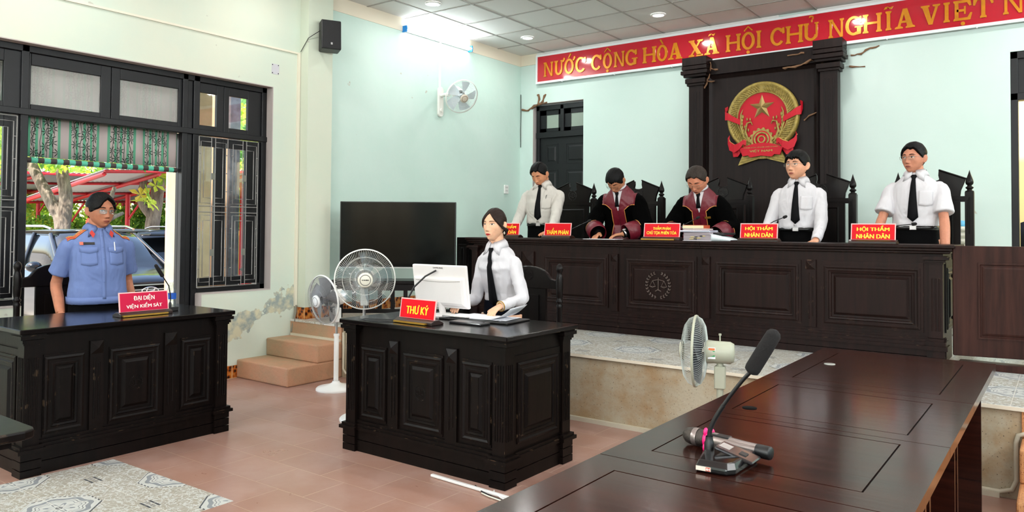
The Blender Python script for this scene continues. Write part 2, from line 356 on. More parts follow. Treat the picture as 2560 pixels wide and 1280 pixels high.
def pattern_tile_mat(name, ox=0, oy=0, T=.6):
    """white and grey encaustic pattern: octagon medallions, flowers between, tile joints"""
    m, nt, b = new_mat(name); L = nt.links.new; tc = N(nt, 'ShaderNodeTexCoord')
    mp = N(nt, 'ShaderNodeMapping'); mp.inputs['Location'].default_value = (-ox, -oy, 0); L(tc.outputs['Object'], mp.inputs[0])
    se = N(nt, 'ShaderNodeSeparateXYZ'); L(mp.outputs[0], se.inputs[0])
    def M(op, a, bb=None, c=None):
        n = N(nt, 'ShaderNodeMath', operation=op)
        for i, q in enumerate((a, bb, c)):
            if q is None: continue
            if isinstance(q, (int, float)): n.inputs[i].default_value = q
            else: L(q, n.inputs[i])
        return n.outputs[0]
    def cell(s, T, off=0):  # signed distance from the centre of a repeat
        return M('SUBTRACT', M('FLOORED_MODULO', M('ADD', s, off+T/2), T), T/2)
    X, Y = se.outputs[0], se.outputs[1]
    u = M('ABSOLUTE', cell(X, T)); v = M('ABSOLUTE', cell(Y, T))
    octd = M('MAXIMUM', M('MAXIMUM', u, v), M('MULTIPLY', M('ADD', u, v), .74))     # octagon distance
    rad = M('SQRT', M('ADD', M('MULTIPLY', u, u), M('MULTIPLY', v, v)))
    ang = M('ARCTAN2', cell(Y, T), cell(X, T))
    u2 = cell(X, T, T/2); v2 = cell(Y, T, T/2); au = M('ABSOLUTE', u2); av = M('ABSOLUTE', v2)
    def band(d, a, c): return M('MULTIPLY', M('GREATER_THAN', d, a), M('LESS_THAN', d, c))
    nz = N(nt, 'ShaderNodeTexNoise', i_Scale=17, i_Detail=2); L(tc.outputs['Object'], nz.inputs['Vector'])
    nz2 = N(nt, 'ShaderNodeTexNoise', i_Scale=34, i_Detail=1); L(tc.outputs['Object'], nz2.inputs['Vector'])
    squig = M('LESS_THAN', M('ABSOLUTE', M('SUBTRACT', nz.outputs[0], .5)), .022)
    squig2 = M('LESS_THAN', M('ABSOLUTE', M('SUBTRACT', nz2.outputs[0], .5)), .03)
    base, white, grey, dark = lin('#a9a497'), lin('#c9cbc6'), lin('#8f9498'), lin('#53575c')
    col = N(nt, 'ShaderNodeRGB'); col.outputs[0].default_value = (*base, 1); cur = col.outputs[0]
    def put(mask, c):
        nonlocal cur
        mx = N(nt, 'ShaderNodeMix', data_type='RGBA'); L(mask, mx.inputs[0]); L(cur, mx.inputs[6]); mx.inputs[7].default_value = (*c, 1); cur = mx.outputs[2]
    put(M('MAXIMUM', squig, squig2), white)
    inside = M('LESS_THAN', octd, T*.3)
    put(inside, white)
    wav = M('ADD', rad, M('MULTIPLY', M('SINE', M('MULTIPLY', ang, 8)), .008))
    put(M('MULTIPLY', inside, band(wav, T*.205, T*.245)), grey)
    put(M('MULTIPLY', inside, band(wav, T*.15, T*.157)), grey)
    put(M('MULTIPLY', inside, band(wav, T*.18, T*.186)), dark)
    pet = M('MULTIPLY', M('LESS_THAN', rad, M('MULTIPLY', M('ABSOLUTE', M('COSINE', M('MULTIPLY', ang, 4))), T*.125)), M('GREATER_THAN', rad, T*.02))
    put(pet, grey)
    pet2 = M('LESS_THAN', rad, M('MULTIPLY', M('ABSOLUTE', M('COSINE', M('MULTIPLY', ang, 4))), T*.085)); put(pet2, white)
    put(M('LESS_THAN', rad, T*.028), dark)
    dash = M('GREATER_THAN', M('SINE', M('MULTIPLY', M('ADD', X, Y), 190)), -.2)
    put(M('MULTIPLY', band(octd, T*.285, T*.3), dash), dark)
    # dark little windmill between the medallions
    mill = M('MULTIPLY', M('MULTIPLY', M('LESS_THAN', au, T*.085), M('LESS_THAN', av, T*.05)), M('GREATER_THAN', M('ABSOLUTE', M('SUBTRACT', av, .012)), .006)); put(mill, dark)
    # joints: 300 mm
    jx = M('LESS_THAN', M('ABSOLUTE', cell(X, .3)), .0016); jy = M('LESS_THAN', M('ABSOLUTE', cell(Y, .3)), .0016)
    put(M('MAXIMUM', jx, jy), lin('#d9d6cc'))
    L(cur, b.inputs['Base Color']); b.inputs['Roughness'].default_value = .28
    return m
M_PTILE = pattern_tile_mat('patterned_dais_tile', -3.25, 5.22)
M_PTILE2 = pattern_tile_mat('patterned_floor_tile', -4.03, 1.72)

def granite_mat(name, c1, c2, speck, speckamt=.66, ss=95):
    m, nt, b = new_mat(name); L = nt.links.new; tc = N(nt, 'ShaderNodeTexCoord')
    n1 = N(nt, 'ShaderNodeTexNoise', i_Scale=2.3, i_Detail=8, i_Roughness=.7); n2 = N(nt, 'ShaderNodeTexNoise', i_Scale=ss, i_Detail=2); n5 = N(nt, 'ShaderNodeTexNoise', i_Scale=28, i_Detail=2)
    for n in (n1, n2, n5): L(tc.outputs['Object'], n.inputs['Vector'])
    cr = N(nt, 'ShaderNodeValToRGB'); cr.color_ramp.elements[0].position = .4; cr.color_ramp.elements[1].position = .62
    cr.color_ramp.elements[0].color = (*lin(c1), 1); cr.color_ramp.elements[1].color = (*lin(c2), 1); L(n1.outputs[0], cr.inputs[0])
    mr = N(nt, 'ShaderNodeMapRange'); mr.inputs[1].default_value = speckamt; mr.inputs[2].default_value = speckamt+.03; L(n2.outputs[0], mr.inputs[0])
    mx = N(nt, 'ShaderNodeMix', data_type='RGBA'); L(mr.outputs[0], mx.inputs[0]); L(cr.outputs[0], mx.inputs[6]); mx.inputs[7].default_value = (*lin(speck), 1)
    L(mx.outputs[2], b.inputs['Base Color']); b.inputs['Roughness'].default_value = .7
    bp = N(nt, 'ShaderNodeBump', i_Distance=.003); L(n5.outputs[0], bp.inputs['Height']); L(bp.outputs[0], b.inputs['Normal'])
    return m
M_RISER = granite_mat('speckled_riser', '#b3aa94', '#a58a66', '#5f5040', .655)
M_STEP = granite_mat('worn_terracotta_step', '#b8896a', '#a08a6c', '#86624a', .66, 150)
M_STEPR = granite_mat('red_pebble_step', '#b9713f', '#c28a58', '#8a5230', .60, 190)

def base_tile_mat():
    m, nt, b = new_mat('ornament_base_tile'); L = nt.links.new; tc = N(nt, 'ShaderNodeTexCoord')
    se = N(nt, 'ShaderNodeSeparateXYZ'); L(tc.outputs['Object'], se.inputs[0])
    ad = N(nt, 'ShaderNodeMath', operation='ADD'); L(se.outputs[0], ad.inputs[0]); L(se.outputs[1], ad.inputs[1])
    cb = N(nt, 'ShaderNodeCombineXYZ'); L(ad.outputs[0], cb.inputs[0]); L(se.outputs[2], cb.inputs[1])
    br = N(nt, 'ShaderNodeTexBrick', offset=0); L(cb.outputs[0], br.inputs['Vector']); br.inputs['Scale'].default_value = 1
    br.inputs['Brick Width'].default_value = .105; br.inputs['Row Height'].default_value = 3; br.inputs['Mortar Size'].default_value = .003
    vo = N(nt, 'ShaderNodeTexVoronoi', i_Scale=26); L(cb.outputs[0], vo.inputs['Vector'])
    cr = N(nt, 'ShaderNodeValToRGB'); e = cr.color_ramp.elements; e[0].position = .25; e[0].color = (*lin('#2c1206'), 1); e[1].position = .5; e[1].color = (*lin('#a8551c'), 1)
    q = cr.color_ramp.elements.new(.8); q.color = (*lin('#c98238'), 1); L(vo.outputs[0], cr.inputs[0])
    mx = N(nt, 'ShaderNodeMix', data_type='RGBA'); L(br.outputs['Fac'], mx.inputs[0]); L(cr.outputs[0], mx.inputs[6]); mx.inputs[7].default_value = (*lin('#d9b88a'), 1)
    L(mx.outputs[2], b.inputs['Base Color']); b.inputs['Roughness'].default_value = .22
    return m
M_BASET = base_tile_mat()

# floor, with the patterned strip let into the brown tiles
struct(box(XL-.4, YF-.2, -.1, XR+.3, YB+.4, 0).obj('floor', tile_mat()))
struct(box(-6.2, -1.0, 0, -3.44, 1.0, .0015).obj('floor', M_PTILE2))
struct(MB().prism([(-4.66, 1.0), (-3.44, 1.0), (-3.44, 2.30), (-4.62, 2.27)], 0, .0015, 'xy').obj('floor', M_PTILE2))

# dais
m = MB(); m.mi = 0; m.box(XL, 4.80, 0, XR, YB, ZD-.02); m.mi = 1; m.box(XL, 4.775, ZD-.02, XR, YB, ZD); m.mi = 2; m.box(XL+.75, 4.772, ZD-.021, XR, 4.776, ZD-.001)
struct(m.obj('floor_dais', [M_RISER, M_PTILE, M_CREAMT]))
# left steps
m = MB(); m.box(XL, 4.18, 0, -5.485, 4.80, .166); m.box(XL, 4.50, .166, -5.485, 4.80, .33)
struct(m.obj('steps', M_STEP, bevel=.012, seg=2))
m = MB(); m.box(XL, 4.782, .33, -5.485, 4.80, ZD-.02); struct(m.obj('trim_1', M_STEP))
# right steps
m = MB(); m.box(-.20, 4.18, 0, .9, 4.80, .166); m.box(-.20, 4.50, .166, .9, 4.80, .33)
struct(m.obj('steps', M_STEPR, bevel=.01, seg=2))
struct(box(-.20, 4.785, .33, .9, 4.80, ZD-.02).obj('trim_2', M_STEPR))
# white trunking along the foot and edges of the dais
m = MB(); m.box(-5.40, 4.77, .0, -.30, 4.80, .028)
m.tube([(-.6, 4.786, .03), (-.30, 4.786, .03), (-.245, 4.786, .05), (-.225, 4.786, .10), (-.225, 4.786, .30), (-.215, 4.78, .34), (-.19, 4.77, .352), (.3, 4.77, .352)], .012, 8)
m.tube([(-5.46, 4.786, .42), (-5.46, 4.786, .08), (-5.42, 4.786, .04), (-5.2, 4.786, .03)], .012, 8)
m.box(XL+.02, 4.765, .33, -5.49, 4.782, .352)
tag(m.obj('cable_trunking', mat('aged_ivory_trunking', '#c9c2ad', .5)), 'ivory cable trunking running along the foot of the speckled platform riser', 'trunking')

# ---- window wall with its one wide opening (door and windows)
OY0, OY1, OZ1, SZ = 1.50, 4.535, 2.765, .795
T = .22
def wseg(name, a, b_, mt): return struct(box(*a, *b_).obj(name, mt))
m = MB()
m.box(XL-T, YF, 0, XL, OY0, ZC+.3); m.box(XL-T, OY0, OZ1, XL, OY1, ZC+.3); m.box(XL-T, OY1, 0, XL, YB+.2, ZC+.3)
m.box(XL-T, OY0, 0, XL, 2.37, SZ); m.box(XL-T, 3.81, 0, XL, OY1, SZ)
m = m.obj('wall_left', M_WALLW); struct(m)
# mauve reveal around the opening
m = MB()
m.box(XL-.10, OY0, OZ1-.004, XL+.002, OY1, OZ1+.004); m.box(XL-.10, OY1-.004, SZ, XL+.002, OY1+.004, OZ1); m.box(XL-.10, 3.812, SZ-.004, XL+.003, OY1, SZ+.006)
m.box(XL-.14, 3.806, 0, XL+.002, 3.814, SZ); m.box(XL-.10, OY0, SZ-.004, XL+.003, 2.37, SZ+.006)
struct(m.obj('trim_3', M_MAUVE))
# pillar beyond the window
struct(box(XL, 4.85, 0, XL+.13, 5.16, ZC).obj('pillar', wall_material('pillar_paint', '#d0d3c2', '#c8d2c0', False)))
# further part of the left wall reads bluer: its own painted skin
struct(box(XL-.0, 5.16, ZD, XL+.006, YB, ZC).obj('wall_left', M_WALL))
# back wall with two door openings
D1 = (-6.015, -5.20, 3.14); D2 = (-.43, .62, 3.14)
m = MB(); T2 = .2
m.box(XL-.2, YB, 0, D1[0], YB+T2, ZC+.3); m.box(D1[0], YB, D1[2], D1[1], YB+T2, ZC+.3); m.box(D1[1], YB, 0, D2[0], YB+T2, ZC+.3)
m.box(D2[0], YB, D2[2], D2[1], YB+T2, ZC+.3); m.box(D2[1], YB, 0, XR+.2, YB+T2, ZC+.3)
struct(m.obj('wall_back', M_WALLB))
m = MB(); m.box(D1[0]-.003, YB-.002, ZD, D1[0]+.003, YB+.10, D1[2]); m.box(D1[0], YB-.002, D1[2]-.003, D1[1], YB+.10, D1[2]+.003)
struct(m.obj('trim_4', M_MAUVE))
# right and front walls (behind the camera) with their windows
m = MB()
for y0, y1 in ((YF, -3.4), (-1.6, -.4), (1.4, 2.6), (4.4, YB+.2)): m.box(XR, y0, 0, XR+.2, y1, ZC+.3)
for y0, y1 in ((-3.4, -1.6), (-.4, 1.4), (2.6, 4.4)): m.box(XR, y0, 0, XR+.2, y1, .8); m.box(XR, y0, 2.76, XR+.2, y1, ZC+.3)
struct(m.obj('wall_right', M_WALL))
m = MB()
for x0, x1 in ((XL-.2, -4.6), (-2.8, -1.4), (.4, 1.2), (2.6, XR+.2)): m.box(x0, YF-.2, 0, x1, YF, ZC+.3)
for x0, x1 in ((-4.6, -2.8), (-1.4, .4), (1.2, 2.6)): m.box(x0, YF-.2, 2.76, x1, YF, ZC+.3); m.box(x0, YF-.2, 0, x1, YF, .8 if x0 != -1.4 else .02)
struct(m.obj('wall_front', M_WALL))
n_ = 2
for (a, b_, ax) in ((-3.4, -1.6, 'y'), (-.4, 1.4, 'y'), (2.6, 4.4, 'y'), (-4.6, -2.8, 'x'), (-1.4, .4, 'x'), (1.2, 2.6, 'x')):
    m = MB()
    for k in range(4):
        t = a+(b_-a)*k/3
        if ax == 'y': m.box(XR+.06, t-.025, .8, XR+.12, t+.025, 2.76)
        else: m.box(t-.025, YF-.12, .8, t+.025, YF-.06, 2.76)
    for z in (.82, 2.2, 2.74):
        if ax == 'y': m.box(XR+.06, a, z-.025, XR+.12, b_, z+.025)
        else: m.box(a, YF-.12, z-.025, b_, YF-.06, z+.025)
    n_ += 1; struct(m.obj('window_%d' % n_, M_BLACKP))

# ---- suspended ceiling: 600 mm tiles in a grid
def ceil_mat():
    m, nt, b = new_mat('ceiling_tile'); L = nt.links.new; tc = N(nt, 'ShaderNodeTexCoord')
    mp = N(nt, 'ShaderNodeMapping'); mp.inputs['Location'].default_value = (5.82, -6.335, 0); L(tc.outputs['Object'], mp.inputs[0])
    br = N(nt, 'ShaderNodeTexBrick', offset=0); L(mp.outputs[0], br.inputs['Vector']); br.inputs['Scale'].default_value = 1
    br.inputs['Brick Width'].default_value = .6; br.inputs['Row Height'].default_value = .596; br.inputs['Mortar Size'].default_value = 0
    br.inputs['Color1'].default_value = (*lin('#e2dedb'), 1); br.inputs['Color2'].default_value = (*lin('#dbd6d3'), 1)
    L(br.outputs[0], b.inputs['Base Color']); b.inputs['Roughness'].default_value = .75
    return m
struct(box(XL-.1, YF, ZC, XR+.1, YB+.1, ZC+.06).obj('ceiling', ceil_mat()))
m = MB()
x = -5.82
while x < XR: m.box(x-.011, YF, ZC-.006, x+.011, YB, ZC-.0005); x += .6
y = 6.335-.596*18
while y < YB-.02: m.box(XL, y-.011, ZC-.0055, XR, y+.011, ZC-.0004); y += .596
struct(m.obj('ceiling_grid', mat('grid_tee', '#a39d98', .6)))
# cream cornice band
m = MB(); m.box(XL, 5.16, 3.695, XL+.012, YB, ZC); m.box(XL, YB-.012, 3.70, -5.94, YB, ZC)
struct(m.obj('trim_5', M_CREAMT))
m = MB(); m.box(-5.94, YB-.03, 3.815, -2.62, YB, ZC-.004); m.box(-2.2, YB-.03, 3.815, XR, YB, ZC-.004)
struct(m.obj('trim_6', mat('white_trim', '#dcdad6', .5)))
# ornamental tile skirting
m = MB(); m.box(XL, 3.82, 0, XL+.012, 4.18, .115); m.box(XL+.0, 4.85-.012, ZD, XL+.142, 4.85, ZD+.115); m.box(XL+.13, 4.85, ZD, XL+.142, 5.16, ZD+.115); m.box(XL, 5.16, ZD, XL+.018, YB, ZD+.115)
struct(m.obj('baseboard_left', M_BASET))
struct(box(XL, YB-.012, ZD, D1[0], YB, ZD+.115).obj('baseboard_back', M_BASET))

# ---- downlights: each a rim, a glowing lens and its own light
def downlight(x, y, seen):
    m = MB(); m.lathe([(.085, ZC-.001), (.085, ZC-.012), (.066, ZC-.016), (.062, ZC-.008)], 24, (x, y, 0))
    if seen:
        t = thing('ceiling_downlight', seen, 'ceiling light', (x, y, ZC), 0, 'round downlights in the ceiling')
        m = MB(); m.lathe([(.085, -.001), (.085, -.012), (.066, -.016), (.062, -.008)], 24); m.obj('rim', M_WHITE, t)
        m = MB(); m.lathe([(.064, -.009), (.05, -.013), (0, -.015)], 20); m.obj('lens', mat('downlight_lens', '#ffffff', .4, emit=('#ffffff', 9)), t)
    area_light('downlight', (x, y, ZC-.025), (0, 0, -1), .13, .13, 5.5, (1, .99, .96), 'DISK')
SEEN = {(0, 0): 'round downlight nearest the fluorescent tube at the left of the ceiling', (0, 1): 'small round downlight near the back left corner of the ceiling', (1, 1): 'round downlight in the ceiling above the red banner lettering'}
for i in range(5):
    for j in range(-5, 2):
        x, y = -5.547+1.818*i, 6.065+1.79*j
        if x < XR-.2 and y > YF+.2: downlight(x, y, SEEN.get((i, j)))

# ---- fluorescent fittings added out of view on the walls to light the hall
def added_wall_tube(x, y, z, d, n):
    t = thing('fluorescent_lamp', 'added twin fluorescent fitting high on a wall out of view, lighting the hall', 'wall lamp', (x, y, z), math.atan2(d[1], d[0]), 'added fluorescent fittings out of view')
    m = MB(); m.box(0, -.6, -.05, .04, .6, .05); m.obj('housing', M_WHITE, t)
    for dz in (-.028, .028): m = MB(); m.tube([(.06, -.58, dz), (.06, .58, dz)], .014, 10); m.obj('tube', M_TUBE, t)
    area_light('added_fitting_light', (x+d[0]*.12, y+d[1]*.12, z), (d[0], d[1], .38), 1.15, .12, n, (.95, .98, 1))
M_TUBE = mat('lit_tube_cool', '#ffffff', .3, emit=('#eefbff', 14))
for x, y, d, n in ((XR-.005, -.9, (-1, 0), 62), (XR-.005, 2.0, (-1, 0), 58), (XR-.005, 5.2, (-1, 0), 40), (XR-.005, 7.4, (-1, 0), 30), (-3.6, YF+.005, (0, 1), 62), (-.5, YF+.005, (0, 1), 66), (2.0, YF+.005, (0, 1), 62), (XL+.005, -1.6, (1, 0), 45), (XL+.005, .6, (1, 0), 30)): added_wall_tube(x, y, 3.3, d, n)

# ---- the black joinery in the opening
FX0, FX1 = XL-.15, XL-.09
wd = struct(bpy.data.objects.new('window_1', None)); COL.objects.link(wd)
m = MB()
m.box(FX0, OY0, 2.71, FX1, OY1, OZ1); m.box(FX0, OY0, 2.23, FX1+.012, OY1, 2.28)
for y0, y1, z0 in ((OY0, OY0+.055, SZ), (2.372, 2.425, 0), (3.66, 3.71, 0), (3.71, 3.765, 0), (3.765, 3.824, 0), (4.48, OY1, SZ)): m.box(FX0, y0, z0, FX1 if y0 != 3.71 else FX1-.02, y1, OZ1)
m.box(FX0, OY0, SZ, FX1, 2.372, .85); m.box(FX0, 3.824, SZ, FX1, OY1, .85)
m.obj('window_frame', M_BLACKP, wd, bevel=.004)
def sash(y0, y1, z0, z1, g, xo, name='sash'):
    """a casement: frame with a pane"""
    m = MB(); a, b_, c, d = g; X0, X1 = FX0+xo, FX0+xo+.035
    m.box(X0, y0, z0, X1, a, z1); m.box(X0, b_, z0, X1, y1, z1); m.box(X0, a, z0, X1, b_, c); m.box(X0, a, d, X1, b_, z1)
    o = m.obj(name, M_BLACKP, wd, bevel=.003)
    MB().box(X0+.014, a, c, X0+.019, b_, d).obj('pane', M_PANE, o)
M_PANE = glass_mat('window_glass', '#f6f9f8', .02, .03)
M_DUSTY = mat('dusty_pane', '#b9b9b4', .12, alpha=.42, spec=.6)
CLEAR_ = M_PANE; M_PANE = M_DUSTY
sash(2.425, 3.04, 2.28, 2.71, (2.443, 2.96, 2.32, 2.62), .005); sash(3.046, 3.70, 2.28, 2.71, (3.115, 3.63, 2.32, 2.62), .005)
M_PANE = CLEAR_
sash(3.83, 4.075, 2.28, 2.71, (3.83, 4.004, 2.323, 2.622), .005); sash(4.08, 4.485, 2.28, 2.71, (4.131, 4.334, 2.326, 2.63), .005)  # outer stile widened: black frame stands in for the reveal's deep shadow
sash(1.54, 1.94, 2.28, 2.71, (1.62, 1.88, 2.32, 2.62), .005); sash(1.945, 2.375, 2.28, 2.71, (1.99, 2.26, 2.32, 2.62), .005)
sash(3.83, 4.07, .855, 2.225, (3.835, 3.998, .93, 2.135), .0); sash(4.075, 4.485, .855, 2.225, (4.11, 4.32, .93, 2.135), .0)  # lower outer stile likewise fills the shadowed reveal gap with black
sash(1.54, 1.95, .855, 2.225, (1.62, 1.9, .93, 2.135), .0); sash(1.955, 2.375, .855, 2.225, (2.0, 2.27, .93, 2.135), .0)
# wrought grilles
M_GRILL = mat('grille_paint', '#8f8e8b', .4, metal=.3)
def grille(y0, y1, z0, z1, name):
    m = MB(); X = XL-.055; w_ = y1-y0; H = z1-z0; r = .0042
    def ln(pts, rr=r): m.tube([(X, y0+w_*a, z0+H*b) for a, b in pts], rr, 4)
    ln([(0, 0), (1, 0), (1, 1), (0, 1), (0, 0)], .006); ln([(.47, 0), (.47, 1)])
    for s in (0, .53):
        k = .47
        for a in (.2, .265): ln([(s+a*(1 if s == 0 else 1), 0), (s+a, 1)])
        for z0_, z1_ in ((.035, .48), (.56, .97)):
            for i, ins in enumerate((.03, .08)):
                dz = .035*i+.0
                ln([(s+.2, z0_+dz), (s+ins, z0_+dz), (s+ins, z1_-dz), (s+.2, z1_-dz)])
                ln([(s+.265, z0_+dz), (s+k-ins, z0_+dz), (s+k-ins, z1_-dz), (s+.265, z1_-dz)])
            for q in (.2, .5, .8): zz_ = z0_+(z1_-z0_)*q; ln([(s, zz_), (s+.03, zz_)]); ln([(s+k-.03, zz_), (s+k, zz_)])
        ln([(s, .5), (s+k, .5)]); ln([(s, .54), (s+k, .54)])
    o = m.obj(name, M_GRILL, wd)
    m = MB()
    for s in (.205, .735):
        for z in (.23, .74): m.box(X-.004, y0+w_*s, z0+H*(z-.022), X+.004, y0+w_*(s+.055), z0+H*(z+.022))
    m.obj('grille_plate', mat('grille_plate', '#6d6f66', .5), o)
grille(3.80, 4.415, .848, 2.212, 'grille'); grille(1.58, 2.335, .848, 2.212, 'grille')
# door lining in the gap, an open dark leaf seen edge on
m = MB(); m.box(XL-.20, 3.665, 0, XL-.16, 3.70, 2.23); m.obj('door_leaf', M_BLACKP, wd)
MB().box(XL-.35, 2.425, -.02, XL+.0, 3.66, .004).obj('threshold', M_MAUVE, wd)

# rolled bamboo blind in the doorway and the curtain behind the top lights
def blind_mat(name, dim):
    m, nt, b = new_mat(name); L = nt.links.new; tc = N(nt, 'ShaderNodeTexCoord'); se = N(nt, 'ShaderNodeSeparateXYZ'); L(tc.outputs['Object'], se.inputs[0])
    def M(op, a, bb=None, c=None):
        n = N(nt, 'ShaderNodeMath', operation=op)
        for i, q in enumerate((a, bb, c)):
            if q is None: continue
            if isinstance(q, (int, float)): n.inputs[i].default_value = q
            else: L(q, n.inputs[i])
        return n.outputs[0]
    Y, Z = se.outputs[1], se.outputs[2]; P = .30
    t = M('FLOORED_MODULO', M('SUBTRACT', Y, 2.44), P)
    cur = None
    col = N(nt, 'ShaderNodeRGB'); col.outputs[0].default_value = (*lin('#c9bfbd'), 1); cur = col.outputs[0]
    def put(mask, c):
        nonlocal cur
        mx = N(nt, 'ShaderNodeMix', data_type='RGBA'); L(mask, mx.inputs[0]); L(cur, mx.inputs[6]); mx.inputs[7].default_value = (*lin(c), 1); cur = mx.outputs[2]
    def band(d, a, c): return M('MULTIPLY', M('GREATER_THAN', d, a), M('LESS_THAN', d, c))
    for a in (.01, .065, .115, .17, .225): put(band(t, a, a+.02), '#74b89b')
    # bamboo stems
    wv = N(nt, 'ShaderNodeTexNoise', i_Scale=5, i_Detail=1); L(tc.outputs['Object'], wv.inputs['Vector'])
    tw = M('ADD', t, M('MULTIPLY', M('SUBTRACT', wv.outputs[0], .5), .06))
    for a in (.05, .095, .15, .195): put(band(tw, a, a+.0045), '#3f5548')
    # leaf sprays: star shapes on a jittered grid
    vo = N(nt, 'ShaderNodeTexVoronoi', voronoi_dimensions='2D', i_Scale=13, i_Randomness=.75)
    cb = N(nt, 'ShaderNodeCombineXYZ'); L(Y, cb.inputs[0]); L(Z, cb.inputs[1]); L(cb.outputs[0], vo.inputs['Vector'])
    sb = N(nt, 'ShaderNodeVectorMath', operation='SUBTRACT'); sc_ = N(nt, 'ShaderNodeVectorMath', operation='SCALE'); sc_.inputs['Scale'].default_value = 1
    L(cb.outputs[0], sb.inputs[0]); L(vo.outputs['Position'], sb.inputs[1]); s2_ = N(nt, 'ShaderNodeSeparateXYZ'); L(sb.outputs[0], s2_.inputs[0])
    an = M('ARCTAN2', s2_.outputs[1], s2_.outputs[0]); rr = M('SQRT', M('ADD', M('MULTIPLY', s2_.outputs[0], s2_.outputs[0]), M('MULTIPLY', s2_.outputs[1], s2_.outputs[1])))
    star = M('LESS_THAN', rr, M('MULTIPLY', M('POWER', M('ABSOLUTE', M('SINE', M('MULTIPLY', an, 3.5))), 5.0), .04))
    put(M('MULTIPLY', star, band(t, .03, .225)), '#27362d')
    if dim:
        m2 = N(nt, 'ShaderNodeMix', data_type='RGBA'); m2.inputs[0].default_value = .6; L(cur, m2.inputs[6]); m2.inputs[7].default_value = (*lin('#a6a5a2'), 1); cur = m2.outputs[2]  # print mixed over with an even grey
    L(cur, b.inputs['Base Color']); b.inputs['Roughness'].default_value = .8
    # cloth lets some daylight through
    tl = N(nt, 'ShaderNodeBsdfTranslucent'); L(cur, tl.inputs[0]); ms = N(nt, 'ShaderNodeMixShader'); ms.inputs[0].default_value = .5
    L(b.outputs[0], ms.inputs[1]); L(tl.outputs[0], ms.inputs[2]); L(ms.outputs[0], nt.nodes['Material Output'].inputs[0])
    return m
bl = thing('roller_blind', 'rolled up green striped bamboo print blind hanging in the doorway behind the standing officer', 'blind', (0, 0, 0))
def cloth(y0, y1, z0, z1, x, amp=.006, n=80):
    m = MB(); V = []
    for k, z in enumerate((z0, (z0+z1)/2, z1)):
        for i in range(n+1):
            y = y0+(y1-y0)*i/n; V.append((x+amp*math.sin(y*31)+amp*.6*math.sin(y*57+k), y, z))
    F = [(k*(n+1)+i, k*(n+1)+i+1, (k+1)*(n+1)+i+1, (k+1)*(n+1)+i) for k in range(2) for i in range(n)]
    return m.add(V, F, True)
cloth(2.43, 3.655, 1.925, 2.235, XL-.175).obj('fabric', blind_mat('bamboo_blind_cloth', False), bl, solid=.002)
m = MB(); ys = [2.43+i*.0445*1.03 for i in range(28)]
for i in range(27):
    m.mi = i % 2; m.tube([(XL-.172, ys[i], 1.90), (XL-.172, min(ys[i+1], 3.655), 1.90)], .022, 12) if ys[i] < 3.65 else None
m.obj('hem_roll', [mat('dark_hem', '#3a322f', .7), mat('green_hem', '#4fae92', .7)], bl)
cu = tag(cloth(1.5, 3.72, 2.2, 2.80, XL-.30, .008, 120).obj('curtain', blind_mat('bamboo_curtain_cloth', True), solid=.002), 'greyed bamboo print curtain hanging behind the wide upper window lights', 'curtain')

# ---- door in the back wall, left
dr = struct(bpy.data.objects.new('door_1', None)); COL.objects.link(dr)
a0, a1 = D1[0]+.02, D1[1]; fy = YB+.05
m = MB(); m.box(a0, fy, ZD, a0+.05, fy+.08, D1[2]-.02); m.box(a1-.03, fy, ZD, a1, fy+.08, D1[2]-.02); m.box(a0, fy, D1[2]-.09, a1, fy+.08, D1[2]-.02)
m.box(a0, fy-.01, 2.665, a1, fy+.08, 2.745); m.box(-5.60, fy, 2.7, -5.545, fy+.08, D1[2]-.03)
m.obj('door_frame', M_DOORP, dr, bevel=.004)
def tlight(x0, x1):
    m = MB(); m.box(x0, fy+.03, 2.745, x0+.10, fy+.06, 3.05); m.box(x1-.045, fy+.03, 2.745, x1, fy+.06, 3.05); m.box(x0, fy+.03, 2.745, x1, fy+.06, 2.80); m.box(x0, fy+.03, 2.985, x1, fy+.06, 3.05)
    o = m.obj('sash', M_DOORP, dr); MB().box(x0+.1, fy+.04, 2.8, x1-.045, fy+.046, 2.985).obj('pane', mat('frosted_pane', '#8f9c90', .25, spec=.6), o)
tlight(a0+.05, -5.60); tlight(-5.545, a1+.05)
m = MB(); m.box(a0+.05, fy+.03, ZD, a1-.03, fy+.06, 2.665)
for x0, x1 in ((a0+.135, -5.61), (-5.525, a1+.03)):
    for z0, z1 in ((2.30, 2.58), (1.86, 2.22), (1.40, 1.78), (.70, 1.32)): m.panel(x0, z0, x1-.04, z1, [(0, 0), (0, .004), (.014, .004), (.02, -.008), (.05, .006), (.055, .008)], fy+.03)
m.obj('door_leaf', M_DOORP, dr)
# ---- door opening in the back wall, right, with the yellow room beyond
dr = struct(bpy.data.objects.new('door_2', None)); COL.objects.link(dr)
m = MB(); m.box(D2[0], YB+.01, ZD, D2[0]+.06, YB+.12, D2[2]); m.box(D2[0], YB+.01, D2[2]-.07, D2[1], YB+.12, D2[2]); m.box(D2[1]-.06, YB+.01, ZD, D2[1], YB+.12, D2[2]); m.box(D2[0], YB+.01, 2.67, D2[1], YB+.12, 2.74)
m.obj('door_frame', M_DOORP, dr, bevel=.004)
MB().box(D2[0]+.06, YB+.04, 2.74, D2[1]-.06, YB+.07, D2[2]-.07).obj('door_panel', M_DOORP, dr)
struct(box(-1.2, YB+1.5, 0, 3, YB+1.6, 4).obj('wall_anteroom', mat('yellow_wall', '#e3c98a', .7)))
struct(box(-1.2, YB+.2, 0, 3, YB+1.5, ZD).obj('floor', M_PTILE))
area_light('anteroom_light', (.4, YB+.9, 3.6), (0, 0, -1), .4, .4, 30)
